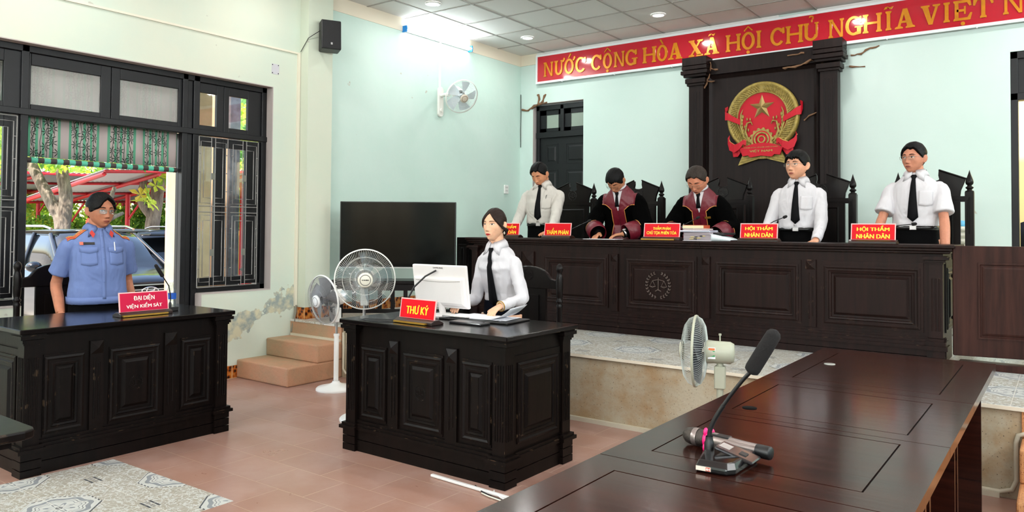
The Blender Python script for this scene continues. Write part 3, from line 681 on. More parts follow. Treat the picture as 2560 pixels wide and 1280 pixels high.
# ================================================================ FURNITURE
MOULD = [(0, 0), (0, .006), (.012, .010), (.022, .004), (.034, .004), (.040, .010), (.052, .008), (.056, .001)]
def nested(mb, x0, z0, x1, z1, y, tight=False):
    s = MOULD + [(.060, .001), (.075, .012), (.078, .016)] if tight else MOULD + [(.070, .0), (.086, .013), (.090, .014)]
    s = [(i, h) for i, h in s if i < min(x1-x0, z1-z0)/2-.004]
    return mb.panel(x0, z0, x1, z1, s, y)

def laurel(mb, cx, cz, R, y, t=.0015):
    """a pair of scales inside two laurel branches, carved flat"""
    for s in (-1, 1):
        for k in range(11):
            a = math.radians(-80+k*14.5); px, pz = cx+s*R*math.cos(a), cz+R*math.sin(a)
            for d in (-1, 1):
                aa = a+math.radians(90)+d*.6
                dx, dz = s*math.cos(aa)*R*.22, math.sin(aa)*R*.22
                nx, nz = -dz*.3, dx*.3
                mb.add([(px, y, pz), (px+dx*.5+nx, y-t, pz+dz*.5+nz), (px+dx, y, pz+dz), (px+dx*.5-nx, y-t, pz+dz*.5-nz)], [(0, 1, 2, 3)], False)
    r = R*.035
    mb.tube([(cx, y, cz-R*.45), (cx, y, cz+R*.6)], r, 6); mb.tube([(cx-R*.5, y, cz+R*.35), (cx, y, cz+R*.45), (cx+R*.5, y, cz+R*.35)], r, 6)
    mb.tube([(cx-R*.25, y, cz-R*.5), (cx, y, cz-R*.35), (cx+R*.25, y, cz-R*.5)], r*1.4, 6)
    for s in (-1, 1):
        q = cx+s*R*.5
        mb.tube([(q, y, cz+R*.35), (q-R*.25, y, cz-R*.1), (q+R*.25, y, cz-R*.1), (q, y, cz+R*.35)], r*.8, 5)
        mb.tube([(q-R*.27, y, cz-R*.1), (q, y, cz-R*.2), (q+R*.27, y, cz-R*.1)], r*1.2, 5)
    return mb

def pilaster(x0, x1, z0, z1, y, t, name, M, parent, diamond=False, cap=False, nf=2, both=False):
    m = MB(); m.box(x0, y-t, z0, x1, y+.02, z1)
    w_ = x1-x0; zt = z1-.10 if (diamond or cap) else z1-.03
    for i in range(nf):
        c = x0+w_*(i+1)/(nf+1)
        m.tube([(c, y-t-.001, z0+.06+.02*(i % 2)), (c, y-t-.001, zt-.03*(i % 2))], .0042, 6)
    if diamond:
        q = w_*.94/2; c = (x0+x1)/2; zc = z1-q-.004
        m.add([(c-q, y-t, zc-q), (c+q, y-t, zc-q), (c+q, y-t, zc+q), (c-q, y-t, zc+q), (c, y-t-.022, zc)], [(0, 1, 4), (1, 2, 4), (2, 3, 4), (3, 0, 4)], False)
    return m.obj(name, M, parent)

def capital(mb, x0, x1, z0, y, t):
    """stacked mouldings below the desk slab"""
    for (dz0, dz1, o) in ((0, .012, .008), (.012, .030, .018), (.034, .052, .032), (.052, .062, .024)):
        mb.box(x0-o, y-t-o, z0+dz0, x1+o, y+.02, z0+dz1)

def court_desk(label, loc, rz, group=None):
    W, D, H = 1.26, .66, .822
    t = thing('court_desk', label, 'desk', loc, rz, group)
    box(-.035, -.035, H-.027, W+.035, D+.035, H).obj('desktop', M_DESKTOP, t, bevel=.004)
    box(.02, .03, .15, W-.02, D-.02, H-.027).obj('body', M_DESK, t)
    y = .03
    for x0, x1 in ((.11, .335), (.475, .795), (.935, 1.15)):
        m = MB(); m.box(x0, y-.006, .20, x1, y+.01, .665); nested(m, x0+.005, .215, x1-.005, .65, y-.006, x1-x0 < .25)
        p = m.obj('front_panel', M_DESK, t)
        if x0 == .475: laurel(MB(), .632, .43, .04, y-.021).obj('carved_emblem', M_DESK, p)
    for x0, x1 in ((.360, .440), (.820, .905)): pilaster(x0, x1, .19, .715, y, .014, 'pilaster', M_DESK, t, diamond=True)
    # corner columns on the front and on both sides
    for x0, x1, sx in ((-.0, .085, -1), (W-.085, W, 1)):
        for (yy0, yy1) in ((0.0, .085), (D-.085, D)):
            m = MB(); m.box(x0, yy0, .17, x1, yy1, .73)
            for k in range(4):
                c = x0+(x1-x0)*(k+1)/5; m.tube([(c, yy0-.001, .25), (c, yy0-.001, .66)], .004, 6)
                cy_ = yy0+(yy1-yy0)*(k+1)/5; xx = x0-.001 if sx < 0 else x1+.001; m.tube([(xx, cy_, .25), (xx, cy_, .66)], .004, 6)
            for (dz0, dz1, o) in ((0, .012, .006), (.012, .030, .014), (.034, .055, .028), (.055, .065, .02)):
                m.box(x0-o, yy0-o, .73+dz0, x1+o, yy1+o, .73+dz1)
            for (z0_, z1_, o) in ((0, .04, .012), (.045, .09, .012), (.095, .135, .012), (.135, .155, .03), (.155, .172, .018)):
                m.box(x0-o, yy0-o, z0_, x1+o, yy1+o, z1_)
            m.obj('corner_column', M_DESK, t)
    for sx in (0, 1):
        M_ = Matrix.Translation((W-.02, 0, 0)) @ Matrix.Rotation(pi/2, 4, 'Z') if sx else Matrix.Translation((.02, D, 0)) @ Matrix.Rotation(-pi/2, 4, 'Z')
        m = MB(M_); m.box(.10, -.008, .19, D-.10, .0, .70); nested(m, .125, .215, D-.125, .66, -.008); m.obj('side_panel', M_DESK, t)
    m = MB()
    for (z0_, z1_, o) in ((0, .07, 0), (.075, .135, 0), (.135, .155, .014), (.155, .172, .006), (.172, .19, -.008)): m.box(-o+.01, -o+.008, z0_, W+o-.01, D+o-.008, z1_)
    m.obj('plinth', M_DESK, t)
    return t
court_desk('black carved wooden desk below the dais holding the white monitor', (-3.70, 3.27, 0), 0)
court_desk('black carved wooden desk in front of the officer in the blue shirt', (-4.66, 1.79, 0), pi/2)

# corner of another desk, lower left
t = thing('court_desk', 'dark desk whose worn rounded corner juts in at the lower left edge', 'desk', (0, 0, 0))
m = MB(); P = [(-3.85, .38), (-2.545, .38), (-2.53, .395), (-2.53, .98), (-2.545, 1.01), (-2.575, 1.02), (-3.85, 1.02)]
m.prism(P, .752, .78, 'xy'); m.obj('desktop', M_DESK, t, bevel=.006, seg=2)
m = MB(); m.box(-3.8, .43, .0, -2.66, .93, .72); m.box(-3.82, .41, .72, -2.60, .97, .752); nested(m, -3.7, .2, -2.8, .65, .43)
m.obj('body', M_DESK, t)

# ---- the judges' bench: three units side by side on the dais
def bench_unit(label, x0, x1, panels, pils, emblem=None, cols=(), ends=()):
    t = thing('judges_bench', label, 'bench desk', (0, 0, 0), group=None)
    Y = 5.95; Z = ZD
    e0 = .075 if 'l' in ends else 0; e1 = .075 if 'r' in ends else 0
    m = MB(); m.box(x0-e0, Y-.055, 1.288, x1+e1, 6.50, 1.31); m.box(x0-e0*.8, Y-.045, 1.268, x1+e1*.8, 6.48, 1.288); m.box(x0-e0*.6, Y-.03, 1.25, x1+e1*.6, 6.46, 1.268)
    m.obj('desktop', M_BENCH, t, bevel=.005, seg=2)
    box(x0, Y, Z, x1-.001, 6.42, 1.25).obj('body', M_BENCH, t)
    for a, b_ in panels:
        m = MB(); m.box(a-.02, Y-.008, .70, b_+.02, Y, 1.18); nested(m, a, .715, b_, 1.145, Y-.008); p = m.obj('front_panel', M_BENCH, t)
        if emblem: laurel(MB(), (a+b_)/2, .93, .105, Y-.028, .004).obj('carved_emblem', mat('emblem_wood', '#4a3c35', .5), p)
    for a, b_ in pils: pilaster(a, b_, .68, 1.185, Y, .016, 'pilaster', M_BENCH, t, diamond=True)
    for a, b_ in cols:
        m = MB(); m.box(a, Y-.03, .67, b_, Y+.08, 1.2)
        for k in range(3): c = a+(b_-a)*(k+1)/4; m.tube([(c, Y-.031, .72), (c, Y-.031, 1.08)], .0045, 6)
        for (dz0, dz1, o) in ((0, .012, .006), (.012, .025, .02), (.029, .046, .04), (.046, .052, .03)): m.box(a-o, Y-.03-o, 1.18+dz0, b_+o, Y+.1, 1.18+dz1)
        for (z0_, z1_, o) in ((0, .045, .012), (.05, .10, .012), (.10, .13, .03), (.13, .16, .018), (.16, .18, .006)): m.box(a-o, Y-.03-o, Z+z0_, b_+o, Y+.1, Z+z1_)
        m.obj('corner_column', M_BENCH, t)
    m = MB(); q0 = x0-(.02 if e0 else 0); q1 = x1+(.02 if e1 else 0)
    for (z0_, z1_, o) in ((0, .05, .02), (.055, .10, .02), (.10, .125, .034), (.125, .15, .024), (.15, .17, .012), (.17, .185, .004)): m.box(q0, Y-o, Z+z0_, q1-.001, Y+.02, Z+z1_)
    m.obj('plinth', M_BENCH, t)
    return t
bench_unit('long left unit of the judges bench with two plain panels, behind the seated clerk\'s chair', -4.85, -3.19, [(-4.74, -4.27), (-3.98, -3.32)], [(-4.235, -4.10), (-3.27, -3.20)], cols=[(-4.85, -4.78)], ends=('l',))
bench_unit('centre unit of the judges bench, its panel carved with scales in a laurel wreath', -3.19, -2.43, [(-3.12, -2.49)], [], emblem=True)
bu = bench_unit('long right unit of the judges bench, ending beside the open gate', -2.43, -.69, [(-2.31, -1.655), (-1.47, -.83)], [(-2.425, -2.355), (-1.60, -1.525)], cols=[(-.775, -.69)], ends=('r',))
m = MB(Matrix.Translation((-.69, 0, 0)) @ Matrix.Rotation(pi/2, 4, 'Z')); m.box(6.02, -.01, .70, 6.38, 0, 1.2); nested(m, 6.05, .72, 6.35, 1.15, -.01); m.obj('side_panel', M_DESK, bu)

# ---- gate at the right end of the bench, standing ajar, and its dark threshold
t = thing('gate', 'red-brown panelled wooden gate standing ajar at the right end of the bench', 'gate', (-.630, 5.93, .565), math.radians(11))
m = MB(); m.box(0, 0, 0, .86, .04, .742); g = m.obj('leaf', M_GATE, t, bevel=.003)
m = MB(); m.panel(.145, .12, .55, .63, [(0, 0), (0, .007), (.012, .007), (.018, -.002), (.03, .005), (.04, .008)], 0); m.obj('raised_panel', M_GATE, t)
m = MB(); m.box(.605, -.006, 0, .86, 0, .742); m.obj('stile', M_GATE, t)
t = tag(box(-.60, 5.90, ZD, 2.2, 6.02, ZD+.045).obj('threshold_beam', M_GATE, bevel=.003), 'dark timber threshold lying on the platform under the open gate', 'threshold')

# ---- four panelled tables end to end, running towards the bench
def hall_table(y0, y1, label, gromm=None, g=(.10, .09)):
    x0, x1 = -1.098, -.29
    t = thing('hall_table', label, 'table', (x0, y0, 0), group=None)
    W, L = x1-x0, y1-y0-.004; H = .75
    m = MB(); a, b_, c, d = .105, W-.125, g[0], L-g[1]; q = .005                       # slab with a sunk groove round the inset panel
    m.box(0, 0, H-.035, W, L, H-.004)
    for r in ((0, 0, a, L), (b_, 0, W, L), (a, 0, b_, c), (a, d, b_, L)): m.box(r[0], r[1], H-.004, r[2], r[3], H)
    m.box(a+q, c+q, H-.004, b_-q, d-q, H-.0002)
    m.obj('tabletop', M_TABLE, t)
    box(a, c, H-.0045, b_, d, H-.0036).obj('groove', M_DBLACK, t)
    for yy in (.03, L-.055):
        m = MB(); m.box(.03, yy, 0, W-.06, yy+.025, H-.035); m.obj('side_panel', M_TABLE, t)
    m = MB(); m.box(W-.07, .055, H-.095, W-.05, L-.055, H-.035); m.box(.03, .055, H-.095, .05, L-.055, H-.035); m.obj('apron', M_TABLE, t)
    box(W*.45, .055, .12, W*.45+.02, L-.055, H-.035).obj('modesty_panel', M_TABLE, t)
    if gromm: MB().lathe([(.026, 0), (.026, .002), (.0, .0022)], 20, (gromm[0]-x0, gromm[1]-y0, H)).obj('cable_hole', gromm[2], t)
    return t
hall_table(3.36, 4.445, 'farthest dark red-brown table, with a pale cable cap near its left edge', (-.943, 3.918, mat('cap_metal', '#a5a8a2', .4, metal=.6)), (.10, .13))
hall_table(2.635, 3.36, 'dark red-brown table with an empty black cable hole, second from the far end', (-.944, 2.764, M_DBLACK), (.075, .09))
hall_table(1.935, 2.635, 'dark red-brown table that carries the two microphones', None, (.115, .05))
hall_table(.87, 1.935, 'nearest dark red-brown table, cut off by the bottom edge of the picture', None, (.10, .105))

# ---- tall court chairs behind the bench
def spike_chair(label, x, y):
    t = thing('court_chair', label, 'chair', (x, y, ZD), 0, 'tall spired chairs behind the bench')
    hw = .266
    m = MB(); m.box(-.25, -.36, .42, .25, -.0, .465); m.obj('seat', M_CHAIR, t, bevel=.01)
    for s in (-1, 1):
        m = MB(); c = s*hw; m.box(c-.032, -.03, 0, c+.032, .034, 1.245); pr = [(.032, 0), (.034, .008), (.02, .014), (.018, .022), (.029, .032), (.03, .040), (.018, .048), (.016, .056), (.027, .066), (.030, .080), (.027, .1), (.018, .125), (.008, .155), (0, .185)]
        m.lathe([(r, 1.245+h) for r, h in pr], 12, (c, 0, 0))
        m.tube([(c, -.031, .9), (c, -.031, 1.2)], .004, 5); m.tube([(c-.012, -.031, .95), (c-.012, -.031, 1.18)], .003, 5)
        m.obj('back_post', M_CHAIR, t)
        MB().box(s*.235-.025, -.35, 0, s*.235+.025, -.30, .42).obj('leg', M_CHAIR, t)
        m = MB(); m.box(s*hw-.025, -.35, .64, s*hw+.025, -.03, .67); m.box(s*hw-.02, -.35, .44, s*hw+.02, -.31, .64); m.obj('armrest', M_CHAIR, t)
    pts = [(-.20, 1.21), (.20, 1.21), (.205, 1.26), (.225, 1.31), (.24, 1.352), (.043, 1.43), (.040, 1.39)]
    pts += [(.05*math.sin(a), 1.362-.05*(math.cos(a))*.35) for a in [pi/2*.8-k*.42 for k in range(7)]]
    pts += [(-.040, 1.39), (-.043, 1.43), (-.24, 1.352), (-.225, 1.31), (-.205, 1.26)]
    m = MB(); m.prism(pts, -.01, .02, 'xz'); o = m.obj('crest', M_CHAIR, t, bevel=.003)
    m = MB(); m.tube([(-.245, -.014, 1.356), (-.045, -.014, 1.436)], .008, 6); m.tube([(.245, -.014, 1.356), (.045, -.014, 1.436)], .008, 6); m.obj('crest_moulding', M_CHAIR, o)
    laurel(MB(), 0, 1.29, .05, -.014, .003).obj('carved_emblem', mat('chair_emblem', '#262524', .4), o)
    m = MB(); m.box(-hw, -.012, 1.165, hw, .022, 1.212); m.box(-hw, -.018, 1.18, hw, .022, 1.197); m.obj('back_rail', M_CHAIR, t)
    m = MB(); m.box(-.20, -.008, .5, .20, .018, 1.165); m.panel(-.15, .55, .15, 1.14, [(0, 0), (.012, .010), (.02, .002)], -.008); m.obj('back_panel', M_CHAIR, t)
    m = MB(); m.box(-hw, -.012, .47, hw, .022, .52); m.obj('back_rail', M_CHAIR, t)
    return t
c0 = spike_chair('tall spired chair behind the clean-shaven man in white at the left end of the bench', -4.485, 7.27)
for x, lb in ((-3.675, 'tall spired chair behind the robed judge who wears the wristwatch'), (-2.745, 'tall spired chair behind the robed judge with the pile of files'), (-1.814, 'tall spired chair behind the young man in long white sleeves and thin glasses'), (-.915, 'tall spired chair behind the short-sleeved man at the right end')):
    dup(c0, (x, 7.27, ZD), 0, lb)

# ---- arched chairs on the floor
def arch_chair(label, loc, rz, zoff=0):
    t = thing('arched_chair', label, 'chair', loc, rz)
    m = MB(); m.box(-.25, -.33, .42, .25, 0, .46); m.obj('seat', M_CHAIR, t, bevel=.01)
    for s in (-1, 1):
        c = s*.27; m = MB()
        pr = [(.021, 0), (.021, .82), (.025, .84), (.018, .85), (.026, .862), (.026, .872), (.018, .88), (.024, .90), (.026, .95), (.027, 1.03), (.022, 1.06), (.017, 1.075), (.024, 1.09), (.027, 1.105), (.024, 1.125), (.012, 1.14), (0, 1.145)]
        m.lathe(pr, 14, (c, 0, 0)); m.obj('back_post', M_CHAIR, t)
        MB().box(s*.235-.022, -.33, 0, s*.235+.022, -.28, .42).obj('leg', M_CHAIR, t)
    pts = [(-.25, .955), (.25, .955), (.25, 1.02), (.20, 1.03)]+[(.19*math.cos(a), 1.025+.095*math.sin(a)) for a in [math.radians(12+k*15.6) for k in range(11)]]+[(-.20, 1.03), (-.25, 1.02)]
    m = MB(); m.prism(pts, -.015, .02, 'xz'); o = m.obj('crest', M_CHAIR, t, bevel=.006, seg=2)
    laurel(MB(), 0, 1.055, .04, -.018, .002).obj('carved_emblem', M_CHAIR, o)
    m = MB(); m.box(-.15, -.005, .46, .15, .018, .957); m.panel(-.105, .5, .105, .92, [(0, 0), (.012, -.006), (.014, .008), (.02, .008)], -.005); m.obj('splat', M_CHAIR, t)
    return t
arch_chair('arched dark chair carved with a small emblem, behind the woman at the clerk desk', (-3.285, 4.70, 0), 0)
arch_chair('arched dark chair behind the officer in the blue shirt', (-6.0, 2.52, 0), pi/2)

# ---- dark benches under the television
t = thing('tv_console', 'dark wooden slatted bench carrying the television', 'console', (-5.43, 5.42, ZD), math.radians(38))
m = MB(); m.box(-.62, -.2, .36, .62, .2, .395); m.obj('top', M_CHAIR, t, bevel=.01)
for sx in (-.58, .58):
    for sy in (-.17, .17): box(sx-.025, sy-.025, 0, sx+.025, sy+.025, .36).obj('leg', M_CHAIR, t)
m = MB(); m.box(-.58, -.185, .30, .58, -.165, .36); m.box(-.58, -.185, .08, .58, -.165, .12)
for k in range(9): x = -.5+k*.125; m.box(x-.02, -.18, .12, x+.02, -.17, .30)
m.obj('slats', M_CHAIR, t)
# ================================================================ THINGS
# ---- monument with its columns and the emblem
t = thing('altar_board', 'tall black panelled board between two fluted columns against the back wall', 'wall monument', (0, 0, 0))
MX0, MX1 = -3.60, -1.94
m = MB(); m.box(MX0+.05, 8.52, ZD, MX1-.05, YB-.0, 3.385); m.panel(-3.40, ZD+.05, -2.15, 3.22, [(0, .02), (.02, .03), (.05, .006), (.06, .004)], 8.52); m.box(-3.43, 8.47, 3.22, -2.11, 8.52, 3.39); m.obj('back_panel', M_MONU, t)
for a, b_ in ((-3.60, -3.425), (-2.115, -1.94)):
    m = MB(); m.box(a, 8.42, ZD, b_, 8.54, 3.17)
    for k in range(3): c = a+(b_-a)*(k+1)/4; m.tube([(c, 8.419, .8), (c, 8.419, 3.02)], .006, 6)
    m.obj('column', M_MONU, t)
    m = MB()
    for z0, z1, o in ((3.10, 3.13, .02), (3.13, 3.185, .035), (3.20, 3.23, .05), (3.23, 3.275, .075), (3.285, 3.33, .065), (3.335, 3.43, .062)):
        m.box(a-o, 8.42-o, z0, b_+o, 8.56, z1)
    m.obj('capital', M_MONU, t, bevel=.004)

# national emblem, carved in relief
GOLD = mat('emblem_gold', '#93803f', .5, metal=.25, var=(30, .3)); GOLD2 = mat('emblem_gold_dark', '#6b5620', .5, metal=.5); ERED = mat('emblem_red', '#b80f24', .5, spec=.25)
t = thing('national_emblem', 'round gold and red national emblem with a star, hung on the black board', 'emblem', (-2.75, 8.515, 2.675))
R1 = .40
m = MB(); m.lathe([(R1*.72, -.012), (R1*.72, -.05), (0, -.05)], 64, axis='y', smooth=False); m.obj('field', ERED, t)
m = MB(); m.lathe([(R1*1.0, 0), (R1*1.0, -.05), (R1*.965, -.065), (R1*.93, -.065), (R1*.90, -.055), (R1*.72, -.055), (R1*.70, -.07), (R1*.685, -.05)], 96, axis='y'); ring = m.obj('wreath', GOLD, t)
m = MB(); R = random.Random(3)
for row in range(5):
    rr = R1*(.745+.037*row); n = 74
    for k in range(n):
        a = 2*pi*k/n+row*.03
        if abs(math.degrees(a-pi/2)) < 4.5: continue
        px, pz = rr*math.cos(a), rr*math.sin(a); s = 1 if math.cos(a) > 0 else -1
        tx, tz = -math.sin(a), math.cos(a); ax, az = tx*.0125+math.cos(a)*.004, tz*.0125+math.sin(a)*.004
        nx, nz = math.cos(a)*.0055, math.sin(a)*.0055
        m.add([(px-ax, -.056, pz-az), (px+nx, -.064, pz+nz), (px+ax, -.056, pz+az), (px-nx, -.062, pz-nz), (px, -.070, pz)], [(0, 1, 4), (1, 2, 4), (2, 3, 4), (3, 0, 4)], False)
m.obj('rice_grains', [GOLD], ring)
m = MB()
P = [((.145 if k % 2 == 0 else .056)*math.cos(pi/2+k*pi/5), .145 if k % 2 == 0 else .056) for k in range(10)]
V = [((.145 if k % 2 == 0 else .056)*math.cos(pi/2+k*pi/5), -.052, .11+(.145 if k % 2 == 0 else .056)*math.sin(pi/2+k*pi/5)) for k in range(10)]+[(0, -.085, .11)]
m.add(V, [(k, (k+1) % 10, 10) for k in range(10)], False); m.obj('star', mat('star_gold', '#9c8450', .4, metal=.5), t)
# cog wheel
m = MB(); zc = -.255
G = []
for k in range(56):
    a = 2*pi*k/56; r = .135 if (k % 4) < 2 else .118; G.append((r*math.cos(a), zc+r*math.sin(a)))
m.prism(G, -.05, -.072, 'xz'); m.mi = 1; m.lathe([(.098, -.0721), (.098, -.073), (0, -.073)], 40, (0, 0, zc), 'y'); m.mi = 0
m.lathe([(.086, -.073), (.086, -.078), (.066, -.078), (.066, -.073)], 40, (0, 0, zc), 'y'); m.lathe([(.045, -.073), (.045, -.078), (.028, -.078), (.028, -.073)], 32, (0, 0, zc), 'y')
m.obj('cog_wheel', [GOLD, ERED], t)
# rice ears inside
m = MB()
for s in (-1, 1):
    for k in range(9):
        a = math.radians(-62+k*10); r = .235; px, pz = s*r*math.cos(a)*.98, r*math.sin(a)-.055
        m.ell((px, -.055, pz), (.016, .010, .026), 8, 6)
    m.tube([(s*.10, -.055, -.30), (s*.20, -.06, -.22), (s*.245, -.06, -.08), (s*.235, -.06, .05), (s*.215, -.058, .10)], [.010, .011, .010, .008, .003], 6)
    m.tube([(s*.14, -.055, -.28), (s*.185, -.062, -.16), (s*.165, -.062, -.06), (s*.12, -.062, -.05), (s*.105, -.06, -.085)], [.012, .013, .011, .010, .004], 6)
    for dx, dz in ((.13, -.02), (.165, -.015), (.19, -.10), (.15, -.14), (.205, -.19)): m.ell((s*dx, -.062, dz), (.009, .008, .020), 8, 5)
m.obj('rice_ears', GOLD, t)
# stalks below the ribbon
m = MB()
for s in (-1, 1):
    m.prism([(s*.02, -.36), (s*.19, -.34), (s*.275, -.535), (s*.05, -.47), (s*.02, -.46)], -.01, -.045, 'xz')
    for k in range(4): m.tube([(s*.03, -.0465, -.385-k*.022), (s*(.20+k*.018), -.0465, -.40-k*.034)], .0035, 5)
m.box(-.05, -.058, -.47, .05, -.02, -.36)
for k in range(4): m.tube([(-.035+k*.023, -.059, -.465), (-.035+k*.023, -.059, -.37)], .004, 5)
m.obj('stalks', GOLD, t)
# ribbon
def strip(mb, pts, w_, y0, th=.01):
    """a folded band: centre line in x-z with a depth, width along z"""
    V = [];
    for (x, z, dy, ww) in pts: V += [(x, y0-dy, z+ww/2), (x, y0-dy, z-ww/2), (x, y0-dy+th, z-ww/2), (x, y0-dy+th, z+ww/2)]
    rings = [V[i*4:i*4+4] for i in range(len(pts))]
    return mb.loops(rings, True, True, True, False)
m = MB()
N_ = 14
m.loops([[(x, -.092, -.372+.05-abs(x)**2*1.0+.028), (x*.86, -.092, -.372-.035-abs(x)*.12-.03*(abs(x) < .15)), (x*.86, -.07, -.372-.035-abs(x)*.12-.03*(abs(x) < .15)), (x, -.07, -.372+.05-abs(x)**2*1.0+.028)] for x in [-.24+.48*i/N_ for i in range(N_+1)]], True, True, True, False)
for s in (-1, 1):
    strip(m, [(s*.20, -.30, .015, .05), (s*.17, -.285, .03, .06), (s*.20, -.275, .04, .05), (s*.24, -.32, .05, .075), (s*.30, -.345, .045, .09), (s*.36, -.31, .03, .10), (s*.385, -.25, .015, .07), (s*.37, -.20, .0, .03)], 0, -.06)
    strip(m, [(s*.225, -.33, .01, .08), (s*.27, -.38, .02, .11), (s*.325, -.385, .01, .10), (s*.34, -.36, .0, .05)], 0, -.05)
    strip(m, [(s*.24, -.045, .068, .06), (s*.32, -.005, .075, .065), (s*.38, .03, .07, .08), (s*.425, .045, .045, .10), (s*.435, .10, .02, .08), (s*.405, .14, .0, .04)], 0, -.01)
rb = m.obj('ribbon', ERED, t)
m = MB(); text_into(m, 'VIỆT NAM', -.125, -.402, .125, -.366, -.0925, .0008, .015)
# arched small line
text_into(m, 'CỘNG HÒA XÃ HỘI CHỦ NGHĨA', -.19, -.352, .19, -.334, -.0925, .0008, .01); m.obj('lettering', GOLD, rb)
m = MB()
for s in (-1, 1): m.tube([(s*.20, -.052, -.275), (s*.165, -.062, -.258), (s*.19, -.07, -.245), (s*.24, -.075, -.275), (s*.30, -.07, -.30), (s*.36, -.06, -.262), (s*.385, -.05, -.215)], .005, 5)
m.obj('ribbon_edge', mat('ribbon_edge_gold', '#d9a05a', .5), rb)

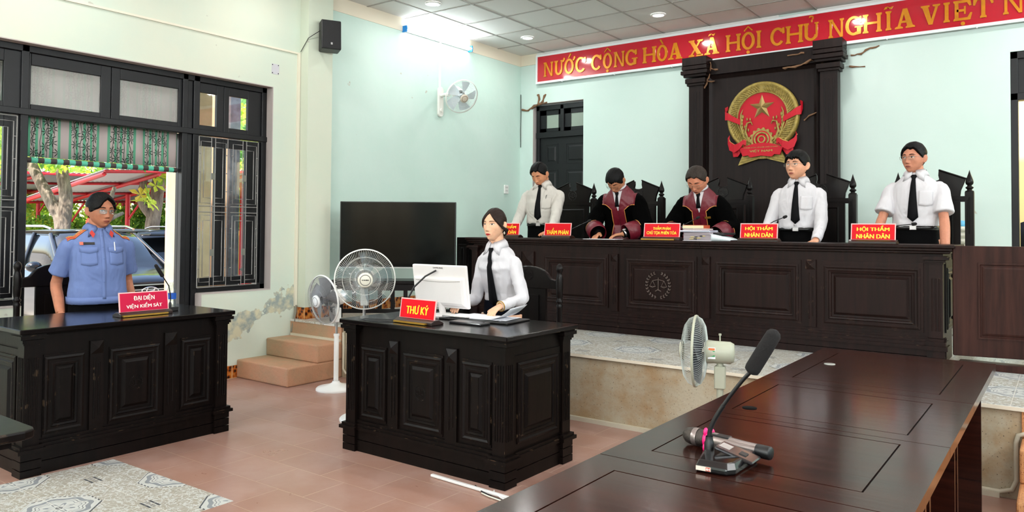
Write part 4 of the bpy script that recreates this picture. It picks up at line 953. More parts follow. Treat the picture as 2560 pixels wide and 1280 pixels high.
# ---- banner with its slab-serif letters
BY = 8.625
t = thing('banner', 'long glossy red banner board with gold capitals running under the ceiling', 'banner', (0, 0, 0))
box(-5.90, BY-.022, 3.432, XR-.3, BY, 3.782).obj('board', mat('banner_red', '#b80f26', .09, coat=.7, spec=.6), t)
m = MB(); m.box(-5.925, BY-.03, 3.405, XR-.28, BY, 3.434); m.box(-5.925, BY-.03, 3.78, XR-.28, BY, 3.808); m.box(-5.926, BY-.0305, 3.404, -5.90, BY, 3.809)
for k in range(9): m.box(-5.5+k*.8, BY-.036, 3.395, -5.49+k*.8, BY-.01, 3.42)
m.obj('frame', mat('banner_frame', '#dfe3e4', .35), t)
SER = {  # strokes: polygons in a unit box (x 0..1, z 0..1); th = stem, s = serif
}
def slab(ch, w_):
    """returns polygons for a slab-serif capital in width w_, height 1"""
    th, tn, sf, sh = .27, .14, .09, .13
    th, sf = th*.62, sf*.62
    P = []
    def stem(x, z0=0, z1=1, a=th, foot=True, head=True):
        P.append([(x-a/2, z0), (x+a/2, z0), (x+a/2, z1), (x-a/2, z1)])
        if foot: P.append([(x-a/2-sf, z0), (x+a/2+sf, z0), (x+a/2+sf, z0+sh*.6), (x+a/2, z0+sh), (x-a/2, z0+sh), (x-a/2-sf, z0+sh*.6)])
        if head: P.append([(x-a/2-sf, z1), (x-a/2-sf, z1-sh*.6), (x-a/2, z1-sh), (x+a/2, z1-sh), (x+a/2+sf, z1-sh*.6), (x+a/2+sf, z1)])
    def arc(cx, cz, rx, rz, a0, a1, t0=th, n=16):
        for k in range(n):
            q0 = math.radians(a0+(a1-a0)*k/n); q1 = math.radians(a0+(a1-a0)*(k+1)/n)
            def w(q): return tn+(t0-tn)*abs(math.cos(q))
            P.append([(cx+rx*math.cos(q0), cz+rz*math.sin(q0)), (cx+rx*math.cos(q1), cz+rz*math.sin(q1)), (cx+(rx-w(q1))*math.cos(q1), cz+(rz-w(q1))*math.sin(q1)), (cx+(rx-w(q0))*math.cos(q0), cz+(rz-w(q0))*math.sin(q0))])
    x0 = th/2+sf; x1 = w_-th/2-sf
    if ch == 'N':
        stem(x0, a=th*.72); stem(x1, a=th*.62, foot=False); P.append([(x0-th*.36, 1), (x0+th*.5, 1), (x1+th*.3, 0), (x1-th*.5, 0)]); P.append([(x0-th*.4-sf, 1), (x0-th*.4-sf, 1-sh*.6), (x0, 1-sh), (x0+th*.5, 1)])
    elif ch == 'M':
        stem(x0, a=th*.6); stem(x1, a=th*.7); P.append([(x0-th*.2, 1), (x0+th*.5, 1), (w_*.56, .12), (w_*.44, 0)]); P.append([(x1-th*.4, 1), (x1+th*.1, 1), (w_*.56, 0), (w_*.46, .06)])
    elif ch == 'U':
        z = .34; P.append([(x0-th/2, z), (x0+th/2, z), (x0+th/2, 1), (x0-th/2, 1)]); P.append([(x0-th/2-sf, 1), (x0-th/2-sf, 1-sh*.6), (x0-th/2, 1-sh), (x0+th/2, 1-sh), (x0+th/2+sf, 1-sh*.6), (x0+th/2+sf, 1)])
        P.append([(x1-th*.3, z), (x1+th*.3, z), (x1+th*.3, 1), (x1-th*.3, 1)]); P.append([(x1-th*.3-sf, 1), (x1-th*.3-sf, 1-sh*.6), (x1+th*.3+sf, 1-sh*.6), (x1+th*.3+sf, 1)])
        arc((x0-th/2+x1+th*.3)/2, z, (x1+th*.3-x0+th/2)/2, z, 180, 360)
    elif ch == 'O': arc(w_/2, .5, w_/2, .52, 0, 360, n=28)
    elif ch == 'C':
        arc(w_/2, .5, w_/2, .52, 38, 322, n=24); P.append([(w_*.98, .98), (w_*.86, .98), (w_*.72, .84), (w_*.88, .62), (w_*1.0, .66)])
    elif ch == 'G':
        arc(w_/2*.98, .5, w_/2*.98, .52, 40, 300, n=24); P.append([(w_*.95, .98), (w_*.86, .98), (w_*.70, .86), (w_*.86, .62), (w_*.97, .66)])
        P.append([(w_*.68, 0), (w_*.92, .04), (w_*.92, .44), (w_*.68, .44)]); P.append([(w_*.55, .46), (w_*.55, .38), (w_*1.02, .38), (w_*1.02, .46)])
    elif ch == 'H': stem(x0); stem(x1); P.append([(x0, .45), (x1, .45), (x1, .57), (x0, .57)])
    elif ch == 'I': stem(w_/2)
    elif ch == 'A':
        P.append([(w_*.38, 1.02), (w_*.62, 1.02), (w_*.90, .08), (w_*.62, .08)]); P.append([(w_*.40, 1.02), (w_*.50, .86), (w_*.26, .08), (w_*.13, .08)])
        P.append([(w_*.26, .28), (w_*.74, .28), (w_*.70, .39), (w_*.30, .39)]); P.append([(0, 0), (w_*.40, 0), (w_*.40, .07), (w_*.30, .12), (w_*.08, .12), (0, .07)]); P.append([(w_*.54, 0), (w_, 0), (w_, .07), (w_*.92, .12), (w_*.62, .12), (w_*.54, .07)])
    elif ch == 'V':
        P.append([(w_*.08, .92), (w_*.38, .92), (w_*.62, 0), (w_*.40, 0)]); P.append([(w_*.76, .92), (w_*.90, .92), (w_*.60, 0), (w_*.50, .12)])
        P.append([(0, 1), (0, .93), (w_*.08, .88), (w_*.36, .88), (w_*.46, .93), (w_*.46, 1)]); P.append([(w_*.62, 1), (w_*.62, .93), (w_*.76, .88), (w_*.9, .88), (w_, .93), (w_, 1)])
    elif ch == 'X':
        P.append([(w_*.08, .92), (w_*.38, .92), (w_*.92, .08), (w_*.62, .08)]); P.append([(w_*.72, .92), (w_*.86, .92), (w_*.26, .08), (w_*.12, .08)])
        for a, b_ in ((0, .42), (.60, 1)): P.append([(w_*a, 1), (w_*a, .93), (w_*(a+.06), .88), (w_*(b_-.06), .88), (w_*b_, .93), (w_*b_, 1)])
        for a, b_ in ((0, .40), (.54, 1)): P.append([(w_*a, 0), (w_*a, .07), (w_*(a+.06), .12), (w_*(b_-.06), .12), (w_*b_, .07), (w_*b_, 0)])
    elif ch in 'E':
        stem(x0); P.append([(x0, 0), (w_*.9, 0), (w_, .34), (w_*.90, .36), (w_*.74, .13), (x0, .13)]); P.append([(x0, 1), (w_*.9, 1), (w_*.96, .70), (w_*.86, .68), (w_*.72, .87), (x0, .87)])
        P.append([(x0, .44), (w_*.56, .44), (w_*.56, .56), (x0, .56)]); P.append([(w_*.56, .30), (w_*.66, .30), (w_*.66, .70), (w_*.56, .70)])
    elif ch == 'T':
        stem(w_/2, head=False); P.append([(0, 1), (w_, 1), (w_*1.02, .66), (w_*.92, .64), (w_*.80, .88), (w_*.20, .88), (w_*.08, .64), (-w_*.02, .66)])
    return P
BASEL, CAPH = 3.490, .199
def accent(kind, cx, z, w_=.1):
    c = CAPH
    if kind == 'acute': return [[(cx-.02, z), (cx+.0, z), (cx+.035, z+.055), (cx+.015, z+.062)]]
    if kind == 'grave': return [[(cx+.02, z), (cx+.0, z), (cx-.035, z+.055), (cx-.015, z+.062)]]
    if kind == 'circ': return [[(cx-.045, z), (cx, z+.045), (cx, z+.062), (cx-.052, z+.012)], [(cx+.045, z), (cx, z+.045), (cx, z+.062), (cx+.052, z+.012)]]
    if kind == 'tilde': return [[(cx-.045, z+.008), (cx-.03, z+.036), (cx-.01, z+.036), (cx-.01, z+.018)], [(cx-.012, z+.036), (cx+.015, z+.008), (cx+.015, z+.026), (cx-.01, z+.040)], [(cx+.012, z+.008), (cx+.028, z+.008), (cx+.045, z+.036), (cx+.012, z+.026)]]
    if kind == 'hook': return [[(cx-.026, z+.046), (cx-.02, z+.066), (cx, z+.072), (cx, z+.056)], [(cx, z+.072), (cx+.024, z+.062), (cx+.024, z+.044), (cx, z+.056)], [(cx+.024, z+.05), (cx+.022, z+.034), (cx+.002, z+.02), (cx+.006, z+.038)], [(cx-.005, z+.025), (cx+.01, z+.022), (cx+.006, z), (cx-.004, z)]]
    if kind == 'dot': return [[(cx+.019*math.cos(2*pi*k/14), z+.019*math.sin(2*pi*k/14)) for k in range(14)]]
    if kind == 'horn': return [[(cx-.01, z-.03), (cx+.012, z-.02), (cx+.03, z+.012), (cx+.022, z+.034), (cx+.004, z+.03), (cx, z+.005), (cx-.012, z-.005)]]
LET = [('N', -5.797, -5.63), ('U', -5.615, -5.472, 'horn'), ('O', -5.455, -5.308, 'horn', 'acute'), ('C', -5.283, -5.118), ('C', -5.04, -4.882), ('O', -4.862, -4.728, 'circ', 'dot'), ('N', -4.706, -4.54), ('G', -4.535, -4.368), ('H', -4.293, -4.109), ('O', -4.097, -3.955, 'grave'), ('A', -3.947, -3.761), ('X', -3.679, -3.498), ('A', -3.479, -3.295, 'tilde'), ('H', -3.217, -3.037), ('O', -3.028, -2.875, 'circ', 'dot'), ('I', -2.871, -2.786), ('C', -2.697, -2.538), ('H', -2.526, -2.337), ('U', -2.333, -2.167, 'hook'), ('N', -2.076, -1.907), ('G', -1.899, -1.73), ('H', -1.727, -1.542), ('I', -1.525, -1.434, 'tilde'), ('A', -1.42, -1.233), ('V', -1.182, -1.009), ('I', -.996, -.909), ('E', -.894, -.733, 'circ', 'dot'), ('T', -.723, -.56), ('N', -.485, -.31), ('A', -.30, -.12), ('M', -.11, .10)]
M_BGOLD = mat('letter_gold_foil', '#d18410', .25, metal=.35, var=(14, .12), coat=.4)
for L_ in LET:
    ch, a, b_ = L_[:3]; ww = (b_-a)/CAPH
    polys = slab(ch, ww); P = [[(a+x*CAPH, BASEL+z*CAPH) for x, z in q] for q in polys]
    cx = (a+b_)/2
    for k in L_[3:]:
        if k == 'dot': P += accent(k, cx, BASEL-.032)
        elif k == 'horn': P += accent(k, b_-.004, BASEL+CAPH*.97)
        elif k == 'hook': P += accent(k, cx, BASEL+CAPH+.008)
        else: P += accent(k, cx+(.0 if k != 'acute' else .0), BASEL+CAPH+.012)
    m = MB()
    for i, q in enumerate(P): m.prism(q, BY-.022, BY-.034-.00004*(i % 5), 'xz')
    m.obj('letter', M_BGOLD, t)

# ---- red name plates on their pen-holder bases
def name_plate(label, loc, rz, lines, board=M_RED, ink=M_YEL, w_=.30, h=.125, gold=True, tilt=.14, bold=.016):
    t = thing('name_plate', label, 'name plate', loc, rz)
    m = MB(); m.prism([(-.045, 0), (.06, 0), (.06, .012), (.02, .03), (-.02, .03), (-.045, .018)], -w_/2-.01, w_/2+.01, 'yz'); m.obj('base', mat('plate_base_wood', '#1f0d0b', .3), t, bevel=.003)
    if gold: box(-w_/2, -.062, .004, w_/2-.03, -.044, .014).obj('brass_strip', M_GOLD, t)
    M_ = Matrix.Translation((0, -.008, .024)) @ Matrix.Rotation(-tilt, 4, 'X')
    MB(M_).box(-w_/2, -.003, 0, w_/2, .003, h).obj('rim', M_PINKW, t)
    b_ = MB(M_).box(-w_/2+.007, -.0042, .007, w_/2-.007, .0, h-.007).obj('board', board, t)
    m = MB(M_)
    for (s, x0, z0, x1, z1) in lines: text_into(m, s, x0*w_, z0*h, x1*w_, z1*h, -.0042, .0009, bold)
    m.obj('lettering', ink, b_)
    return t
PZ = 1.31
name_plate('red plate lettered THẨM PHÁN, in front of the judge with the watch', (-3.905, 6.05, PZ), 0, [('THẨM PHÁN', -.41, .12, .41, .62)], gold=False)
name_plate('red plate with two small lines of yellow letters, beside the pile of case files', (-2.805, 5.99, PZ), 0, [('THẨM PHÁN', -.24, .53, .24, .82), ('CHỦ TỌA PHIÊN TÒA', -.41, .16, .41, .50)], w_=.335)
pl = name_plate('red two-line plate in front of the young man in long white sleeves', (-1.985, 6.03, PZ), 0, [('HỘI THẨM', -.36, .50, .36, .88), ('NHÂN DÂN', -.37, .12, .37, .44)], gold=False)
dup(pl, (-1.14, 5.99, PZ), 0, 'red two-line plate at the right end of the bench, in front of the short-sleeved man')
dup(pl, (-4.62, 6.20, PZ), math.radians(6), 'partly hidden red plate at the left end of the bench, just behind the woman')
name_plate('red plate lettered THƯ KÝ standing on the clerk desk', (-3.18, 3.37, .822), math.radians(-2), [('THƯ KÝ', -.31, .24, .31, .72)], w_=.30, h=.125)
name_plate('crimson plate with white letters on the desk of the officer in blue', (-4.83, 2.55, .822), pi/2+.0, [('ĐẠI DIỆN', -.21, .52, .21, .86), ('VIỆN KIỂM SÁT', -.36, .16, .36, .46)], board=M_MAGENTA, ink=M_WHT, w_=.325, h=.13, bold=.012)

# ---- microphones
FOAM = mat('mic_foam', '#0d0b0b', .95, bump=(260, .001)); M_CGREY = mat('dark_grey_metal', '#2b2b2d', .35, metal=.6)
def desk_mic(label, loc, path, head, rz=0, foam=.012, L_=.03, hd=None):
    t = thing('gooseneck_microphone', label, 'microphone', loc, rz)
    m = MB(); m.prism([(-.05, 0), (.05, 0), (.05, .008), (.03, .02), (-.05, .03)], -.035, .035, 'yz'); m.obj('base', M_BLACK, t, bevel=.004)
    m = MB(); m.tube(path, .0038, 6); m.lathe([(.009, path[0][2]-.01), (.009, path[0][2]+.02), (.005, path[0][2]+.03)], 10, (path[0][0], path[0][1], 0)); m.obj('gooseneck', M_CGREY, t)
    a = Vector(path[-1]); d = (Vector(path[-1])-Vector(path[-2])).normalized()
    m = MB(); m.tube([a, a+d*.005, a+d*L_*.6, a+d*L_, a+d*(L_+.006)], [foam*.6, foam, foam, foam*.85, foam*.3], 12); m.obj('windshield', FOAM, t)
    return t
desk_mic('short gooseneck microphone behind the left plate, pointing right at the judge with the watch', (-3.95, 6.18, 1.31), [(0, 0, .03), (.05, .01, .06), (.16, .03, .115), (.27, .05, .165)], 1)
desk_mic('short gooseneck microphone between the two robed judges', (-2.83, 6.18, 1.31), [(0, 0, .03), (.04, .01, .07), (.14, .03, .14), (.235, .05, .19)], 1)
desk_mic('short gooseneck microphone in front of the young man in long sleeves', (-2.10, 6.15, 1.31), [(0, 0, .03), (.08, .01, .10), (.19, .02, .165), (.26, .03, .195)], 1)
desk_mic('low gooseneck microphone pointing right beside the plate at the right end', (-1.13, 6.13, 1.31), [(0, 0, .03), (.05, .0, .11), (.13, .0, .135), (.22, .0, .145)], 1)
desk_mic('tall gooseneck microphone with a black foam head on the desk of the officer in blue', (-4.95, 2.795, .822), [(0, 0, .03), (.002, 0, .10), (-.012, .0, .17), (-.055, 0, .235)], 1, pi/2, .013, .095)

# the foreground conference microphone
t = thing('conference_microphone', 'large conference microphone with a long foam head on the near red-brown table', 'microphone', (-.775, 2.055, .75), 0)
m = MB()
R0 = [(-.038, -.105, .004), (.045, -.098, .004), (.062, -.075, .004), (.068, .085, .004), (-.080, .080, .004)]
def up_(k, z, sh=0): return [(x*k, y*k+sh, z) for x, y, _ in R0]
m.loops([up_(.97, 0), up_(1, .006), up_(1, .016), up_(.9, .030), up_(.86, .032)], True, True, True, False); b0 = m.obj('base', mat('mic_base_gloss', '#0b0b0d', .15, coat=.6), t, bevel=.003)
m = MB(Matrix.Translation((.012, .02, .033)) @ Matrix.Rotation(.25, 4, 'Y')); m.box(-.035, -.035, 0, .075, .035, .010); o = m.obj('control_panel', mat('mic_panel', '#1a1719', .2, coat=.5), b0, bevel=.003)
MB(Matrix.Translation((.012, .02, .0435)) @ Matrix.Rotation(.25, 4, 'Y')).box(-.026, -.018, -.001, .004, .018, .0005).obj('display', mat('lcd', '#9a938f', .2), b0)
MB(Matrix.Translation((.012, .02, .0435)) @ Matrix.Rotation(.25, 4, 'Y')).box(.03, -.014, -.001, .05, .01, .002).obj('button', M_BLACK, b0)
m = MB(); m.M = Matrix.Rotation(.083, 4, 'Z'); m.box(-.045, -.1035, .006, -.005, -.1015, .017); st = m.obj('sticker', mat('sticker_cream', '#e0cfc0', .5), b0)
m = MB(); m.M = Matrix.Rotation(.083, 4, 'Z'); m.box(-.018, -.1040, .0065, -.006, -.1034, .0165); m.mi = 1; text_into(m, '01', -.0165, .0085, -.0075, .0145, -.1040, .0004, .02); m.obj('number_patch', [mat('sticker_red', '#b5442c', .5), M_WHT], st)
pth = [(-.045, .03, .03), (-.045, .03, .06)]
m = MB(); m.lathe([(.014, .02), (.014, .048), (.011, .054), (.010, .066)], 14, (-.049, .02, 0))
gp = cr_pts([(-.049, .02, .06), (-.046, .02, .085), (-.029, .02, .123), (.005, .02, .178), (.045, .02, .233), (.070, .02, .262)], 3)
m.tube(gp, .0055, 8); m.tube(gp[:9], .0068, 8)
m.obj('gooseneck', M_BLACK, t)
a = Vector(gp[-1]); d = Vector((.5, .02, .866)).normalized()
m = MB(); m.tube([a-d*.003, a+d*.002, a+d*.012, a+d*.08, a+d*.122, a+d*.132, a+d*.137], [.012, .0195, .0215, .0215, .0205, .015, .005], 16); m.obj('windshield', FOAM, t)
# the handheld microphone lying behind it
t = thing('wireless_microphone', 'silver handheld microphone with a pink clip lying behind the conference microphone', 'microphone', (-.945, 2.19, .777), rot=(0, 0, math.radians(-9)))
PM = mat('mic_champagne', '#8f8480', .3, metal=.75)
m = MB(); m.lathe([(0, -.004), (.013, -.002), (.022, .008), (.0255, .022), (.0255, .034), (.024, .036), (.0255, .038), (.0245, .06), (.018, .072)], 24, axis='x'); m.obj('grille', mat('mic_mesh', '#4b4540', .35, metal=.8, bump=(500, .002)), t)
m = MB(); m.lathe([(.0262, .032), (.0268, .034), (.0268, .046), (.0262, .048)], 24, axis='x'); m.obj('collar', PM, t)
m = MB(); m.lathe([(.018, .068), (.0205, .078), (.0205, .15), (.0185, .20), (.0185, .235)], 24, axis='x'); bo = m.obj('body', PM, t)
m = MB(); m.box(.088, -.013, .0155, .15, .013, .0215); m.obj('display_panel', M_BLACK, bo, bevel=.002)
MB().box(.094, -.008, .0216, .11, .008, .022).obj('display', mat('lcd_grey', '#77706e', .3), bo)
m = MB(); m.lathe([(.0187, .234), (.0190, .236), (.0190, .272), (.017, .276), (0, .276)], 24, axis='x'); m.obj('tail_cap', M_BLACK, t)
PK = mat('hot_pink_rubber', '#e8156f', .4)
m = MB(); m.lathe([(.0205, .072), (.0265, .073), (.0265, .083), (.0205, .084)], 20, axis='x')
for a in (.5, 2.1, 4.0): m.ell((.078, .027*math.cos(a), .027*math.sin(a)), (.006, .011, .014), 8, 6)
m.obj('clip', PK, t)

# ---- monitor, folder, telephone box and cables on the clerk desk
t = thing('computer_monitor', 'white monitor seen from behind on the clerk desk', 'monitor', (-3.34, 3.78, .822), math.radians(3), rot=(0, 0, math.radians(3)))
M_ = Matrix.Translation((0, 0, .055)) @ Matrix.Rotation(math.radians(9), 4, 'X')
WM = mat('monitor_white', '#dcd8d6', .35)
m = MB(M_); m.box(-.225, -.012, 0, .225, .012, .285); c = m.obj('case', WM, t, bevel=.008, seg=3)
m = MB(M_); rings = []
for i, (ins, dp) in enumerate(((0, -.012), (.012, -.026), (.03, -.034))): rings.append([(-.215+ins, dp, .01+ins), (.215-ins, dp, .01+ins), (.215-ins, dp, .205-ins*.3), (-.215+ins, dp, .205-ins*.3)])
m.loops(rings, True, False, True, False); m.obj('rear_cover', WM, t, bevel=.004, seg=2)
m = MB(M_)
for k in range(46):
    x = -.18+k*.008; m.box(x, -.0350, .188-.012*math.cos(x*7), x+.004, -.033, .193-.012*math.cos(x*7))
m.obj('vent', mat('vent_grey', '#8c8680', .6), t)
m = MB(M_); text_into(m, 'SAMSUNG', -.045, .262, .038, .272, -.0122, .0006, .008); m.obj('lettering', M_DBLACK, c)
m = MB(); m.tube([(0, .0, .01), (0, -.02, .1)], .022, 12); m.obj('stand', WM, t)
m = MB(); m.lathe([(.085, 0), (.085, .006), (.07, .012), (.02, .016), (0, .016)], 32, (0, .01, 0)); m.obj('foot', WM, t)
MB(M_).box(-.21, .0121, .012, .21, .0135, .272).obj('screen', M_BLACK, t)
t = thing('ring_binder', 'open black binder with white papers under the clerk\'s hand', 'binder', (-2.99, 3.76, .822), math.radians(4))
m = MB(); m.box(-.25, -.13, 0, .27, .14, .012); m.obj('cover', M_BLACK, t, bevel=.004)
m = MB()
R = random.Random(5)
for k in range(4):
    M2 = Matrix.Translation((R.uniform(-.05, .05), R.uniform(-.01, .02), .0135+.0012*k)) @ Matrix.Rotation(R.uniform(-.12, .12), 4, 'Z'); m.M = M2; m.box(-.19, -.10, 0, .17, .11, .0008)
m.M = None; m.obj('papers', M_PAPER, t)
m = MB(); m.loops([[(.10+.17*u, -.09, .02+.075*u*u), (.10+.17*u, .10, .02+.085*u*u)] for u in [i/8 for i in range(9)]], False, False, False, True); m.obj('lifted_sheet', M_PAPER, t, solid=.001)
m = MB(); m.tube([(-.24, -.10, .02), (-.1, -.115, .022), (-.02, -.115, .022)], .005, 6); m.obj('ring_mechanism', M_METAL, t)
tag(MB().box(-3.045, 3.50, .8225, -2.80, 3.60, .836).obj('keyboard_case', mat('dark_slate_plastic', '#28292b', .25, coat=.3), bevel=.005, seg=2), 'thin dark grey flat device lying in front of the open binder', 'device')
t = thing('adapter_box', 'dark grey adapter box at the left side of the clerk desk', 'adapter', (-3.50, 3.62, .822))
box(-.035, -.03, 0, .035, .03, .055).obj('case', mat('slate_plastic', '#3a3e44', .4), t, bevel=.005)
m = MB(); m.tube([(0, 0, .055), (.0, .0, .12), (.03, .02, .19), (.09, .06, .26), (.15, .10, .30)], .006, 8); m.obj('cable', M_BLACK, t)
m = MB(); P = [(-3.24, 3.44, .826), (-3.36, 3.40, .826), (-3.50, 3.34, .827), (-3.57, 3.30, .827), (-3.58, 3.27, .827), (-3.5, 3.25, .827), (-3.4, 3.29, .827), (-3.3, 3.35, .826)]
tag(m.tube(P, .0035, 6).obj('cable', M_BLACK), 'thin black cable looped on the left of the clerk desk top', 'cable')
m = MB(); m.tube([(-3.52, 3.66, .825), (-3.46, 3.74, .86), (-3.43, 3.78, .93), (-3.47, 3.82, .99), (-3.52, 3.84, 1.0), (-3.58, 3.86, .99)], .0015, 5)
tag(m.obj('thin_wire', M_BLACK), 'thin dark wire looping up behind the white monitor', 'wire')

# ---- files and books beside the presiding judge
fz = 1.31
def slabs(name, label, cat, x, y, z, rz, parts, group=None):
    t = thing(name, label, cat, (x, y, z), rz, group)
    for nm, bx, mt, bv in parts: box(*bx).obj(nm, mt, t, bevel=bv)
    return t
M_PG = mat('page_edges', '#cfc4c0', .85, bump=(180, .002, (.1, .1, 6))); M_LIL = mat('worn_file_edges', '#aaa0a6', .8, bump=(120, .003, (.1, .1, 8)))
t = slabs('case_file', 'thick bound case file with yellow index tabs at the bottom of the pile', 'file', -2.50, 6.09, fz, .05, [('pages', (-.115, -.09, .004, .115, .12, .046), M_LIL, .003), ('cover', (-.12, -.092, 0, .12, .125, .004), M_PAPER, .001), ('cover', (-.12, -.092, .046, .12, .125, .05), M_LIL, .001)])
m = MB()
for k, (x, z) in enumerate(((-.05, .03), (-.06, .014), (.0, .022), (.04, .038))): m.box(x, -.096, z, x+.035, -.089, z+.005)
m.obj('index_tab', mat('tab_yellow', '#d8c56a', .6), t)
m = MB()
for k, (x, z) in enumerate(((-.015, .031), (-.02, .015), (.03, .038))): m.box(x, -.098, z-.001, x+.022, -.088, z+.006)
m.obj('binder_clip', M_BLACK, t)
t = slabs('case_file', 'second thick file in the pile, dog-eared with grey edges', 'file', -2.49, 6.10, fz+.05, -.04, [('pages', (-.125, -.09, 0, .11, .11, .022), M_LIL, .003)])
t = slabs('plastic_folder', 'clear-edged white folder lying across the pile', 'folder', -2.51, 6.09, fz+.073, .03, [('sleeve', (-.14, -.095, 0, .13, .11, .016), mat('folder_white', '#c4c8d8', .25, coat=.3), .007)])
t = slabs('black_folder', 'black folder sticking out to the right of the pile', 'folder', -2.38, 6.16, fz+.052, -.35, [('cover', (-.12, -.08, 0, .13, .08, .018), M_BLACK, .004)])
t = slabs('law_book', 'thin red and cream book under the orange-covered book', 'book', -2.52, 6.09, fz+.091, .06, [('pages', (-.10, -.07, .002, .10, .09, .012), M_PG, 0), ('cover', (-.102, -.073, 0, .102, .094, .002), mat('maroon_cover', '#6d1f23', .4), 0)])
t = slabs('law_book', 'cream-edged thick book with an orange cover on top of the pile', 'book', -2.54, 6.09, fz+.104, .10, [('pages', (-.09, -.07, .002, .09, .09, .026), mat('cream_pages', '#e6d6b0', .8), 0), ('cover', (-.092, -.073, .026, .094, .094, .029), mat('orange_cover', '#b8502c', .35), 0), ('cover', (.088, -.073, 0, .094, .094, .029), mat('orange_cover2', '#b8502c', .35), 0)])
m = MB(); m.loops([[(-2.43+.21*u, 6.02+.02*u, fz+.055*math.cos(u*1.45)+.003), (-2.40+.21*u, 6.16, fz+.055*math.cos(u*1.45)+.003)] for u in [i/10 for i in range(11)]], False, False, False, True)
m.loops([[(-2.43+.21*u, 6.02+.02*u, fz+.003), (-2.43+.21*u, 6.02+.02*u, fz+.055*math.cos(u*1.45)+.0028)] for u in [i/10 for i in range(11)]], False, False, False, True)
tag(m.obj('paper_bundle', mat('bluish_paper', '#d3dde0', .8), solid=.002), 'curled bundle of white sheets spilling to the right of the files', 'papers')
t = slabs('paper_sheet', 'white sheets on the bench under the hands of the judge with the watch', 'papers', -3.42, 6.05, fz, .1, [('sheet', (-.16, -.08, 0, .16, .10, .003), M_PAPER, 0)])

# ---- water bottle on the officer's desk
t = thing('water_bottle', 'clear plastic water bottle with a blue label on the desk of the officer in blue', 'bottle', (-5.0, 2.83, .822))
MB().lathe([(0, 0), (.03, 0), (.032, .01), (.032, .06), (.03, .065), (.032, .07), (.032, .12), (.03, .135), (.016, .165), (.0125, .175), (.0125, .19)], 20).obj('bottle', glass_mat('clear_plastic', '#e8f2f6', .05, .1), t)
MB().lathe([(.0326, .075), (.0326, .115)], 20).obj('label', mat('bottle_label_blue', '#1b57b8', .4), t)
MB().lathe([(.014, .188), (.014, .205), (0, .205)], 14).obj('cap', M_WHITE, t)

# ---- television
ang = math.atan2(5.789-5.101, -4.949+5.886)
t = thing('television', 'large black flat television standing in the back left corner', 'television', (-5.42, 5.445, .90), ang)
m = MB(); m.box(-.581, -.02, .10, .581, .025, .762); m.obj('case', M_BLACK, t, bevel=.004)
MB().box(-.572, -.0215, .115, .572, -.0195, .754).obj('screen', mat('tv_screen', '#030303', .1, spec=.2), t)
MB().box(-.581, -.022, .098, .581, -.016, .106).obj('lower_edge', M_METAL, t)
for s in (-1, 1):
    m = MB(); m.tube([(s*.30, -.12, .004), (s*.33, 0, .10), (s*.30, .12, .004)], .008, 6); m.obj('foot', M_METAL, t)
# ---- cabinet-like dark gap piece right of the tv
t = thing('gap_piece', 'dark narrow cabinet-like piece filling the gap between the television and the bench', 'cabinet', (-5.04, 6.05, ZD), .1)
m = MB(); m.box(-.10, -.02, 0, .05, .3, .82); nested(m, -.08, .1, .03, .75, -.02, True); m.obj('body', M_CHAIR, t, bevel=.004)

# ---- speaker, fluorescent tube, wall fan, conduits
t = thing('loudspeaker', 'small black loudspeaker high on the pillar', 'speaker', (XL+.21, 5.05, 3.335), 0)
M_ = Matrix.Rotation(math.radians(62), 4, 'Z') @ Matrix.Rotation(math.radians(-4), 4, 'X')
m = MB(M_); m.box(-.10, -.09, -.15, .10, .07, .15); m.obj('cabinet', M_BLACK, t, bevel=.012, seg=2)
m = MB(M_); m.box(-.092, -.093, -.142, .092, -.089, .142); m.obj('grille', mat('speaker_mesh', '#151517', .7, bump=(400, .002)), t)
m = MB(M_); m.box(-.008, -.0945, -.105, .010, -.093, -.083); m.obj('badge', M_METAL, t)
m = MB(); m.tube([(0, 0, 0), (-.09, -.02, 0)], .02, 8); m.obj('bracket', M_BLACK, t)
m = MB(); m.tube([(XL+.19, 5.0, 3.42), (XL+.16, 4.90, 3.34), (XL+.14, 4.84, 3.29), (XL+.03, 4.835, 3.165)], .0035, 6)
tag(m.obj('speaker_cable', M_BLACK), 'short black cable running from the loudspeaker down to the wall trunking', 'cable')
t = thing('fluorescent_lamp', 'lit fluorescent tube with blue end caps high on the left wall', 'wall lamp', (XL+.03, 6.9, 3.72))
m = MB(); m.box(-.028, -.60, -.025, .0, .60, .03); m.obj('housing', M_WHITE, t, bevel=.006)
m = MB(); m.tube([(.032, -.585, 0), (.032, .585, 0)], .014, 14); m.obj('tube', mat('lit_tube', '#ffffff', .3, emit=('#eefbff', 26)), t)
BL = mat('blue_end_cap', '#1583d6', .35)
for s in (-1, 1):
    m = MB(); m.box(-.02, s*.60-.008, -.04, .045, s*.60+.008, .035); m.tube([(.032, s*.592, 0), (.032, s*.605, 0)], .02, 12); m.obj('end_cap', BL, t)
area_light('fluorescent', (XL+.10, 6.9, 3.71), (1, 0, -.5), 1.15, .03, 5, (.88, .97, 1))
CV = mat('cream_conduit', '#ded8c6', .5)
m = MB(); m.box(XL, 4.815, .61, XL+.018, 4.845, 3.155); m.obj('cable_conduit', CV); tag(bpy.data.objects['cable_conduit'], 'cream vertical cable conduit on the wall beside the window, left of the pillar', 'conduit')
m = MB(); m.box(XL, 1.0, 3.140, XL+.014, 4.845, 3.158)
tag(m.obj('cable_conduit', CV), 'thin cream horizontal conduit running above the window', 'conduit')
m = MB(); m.box(XL+.006, 6.935, 3.14, XL+.02, 6.96, 3.70); tag(m.obj('cable_conduit', M_WHITE), 'short white conduit between the fluorescent lamp and the wall fan', 'conduit')
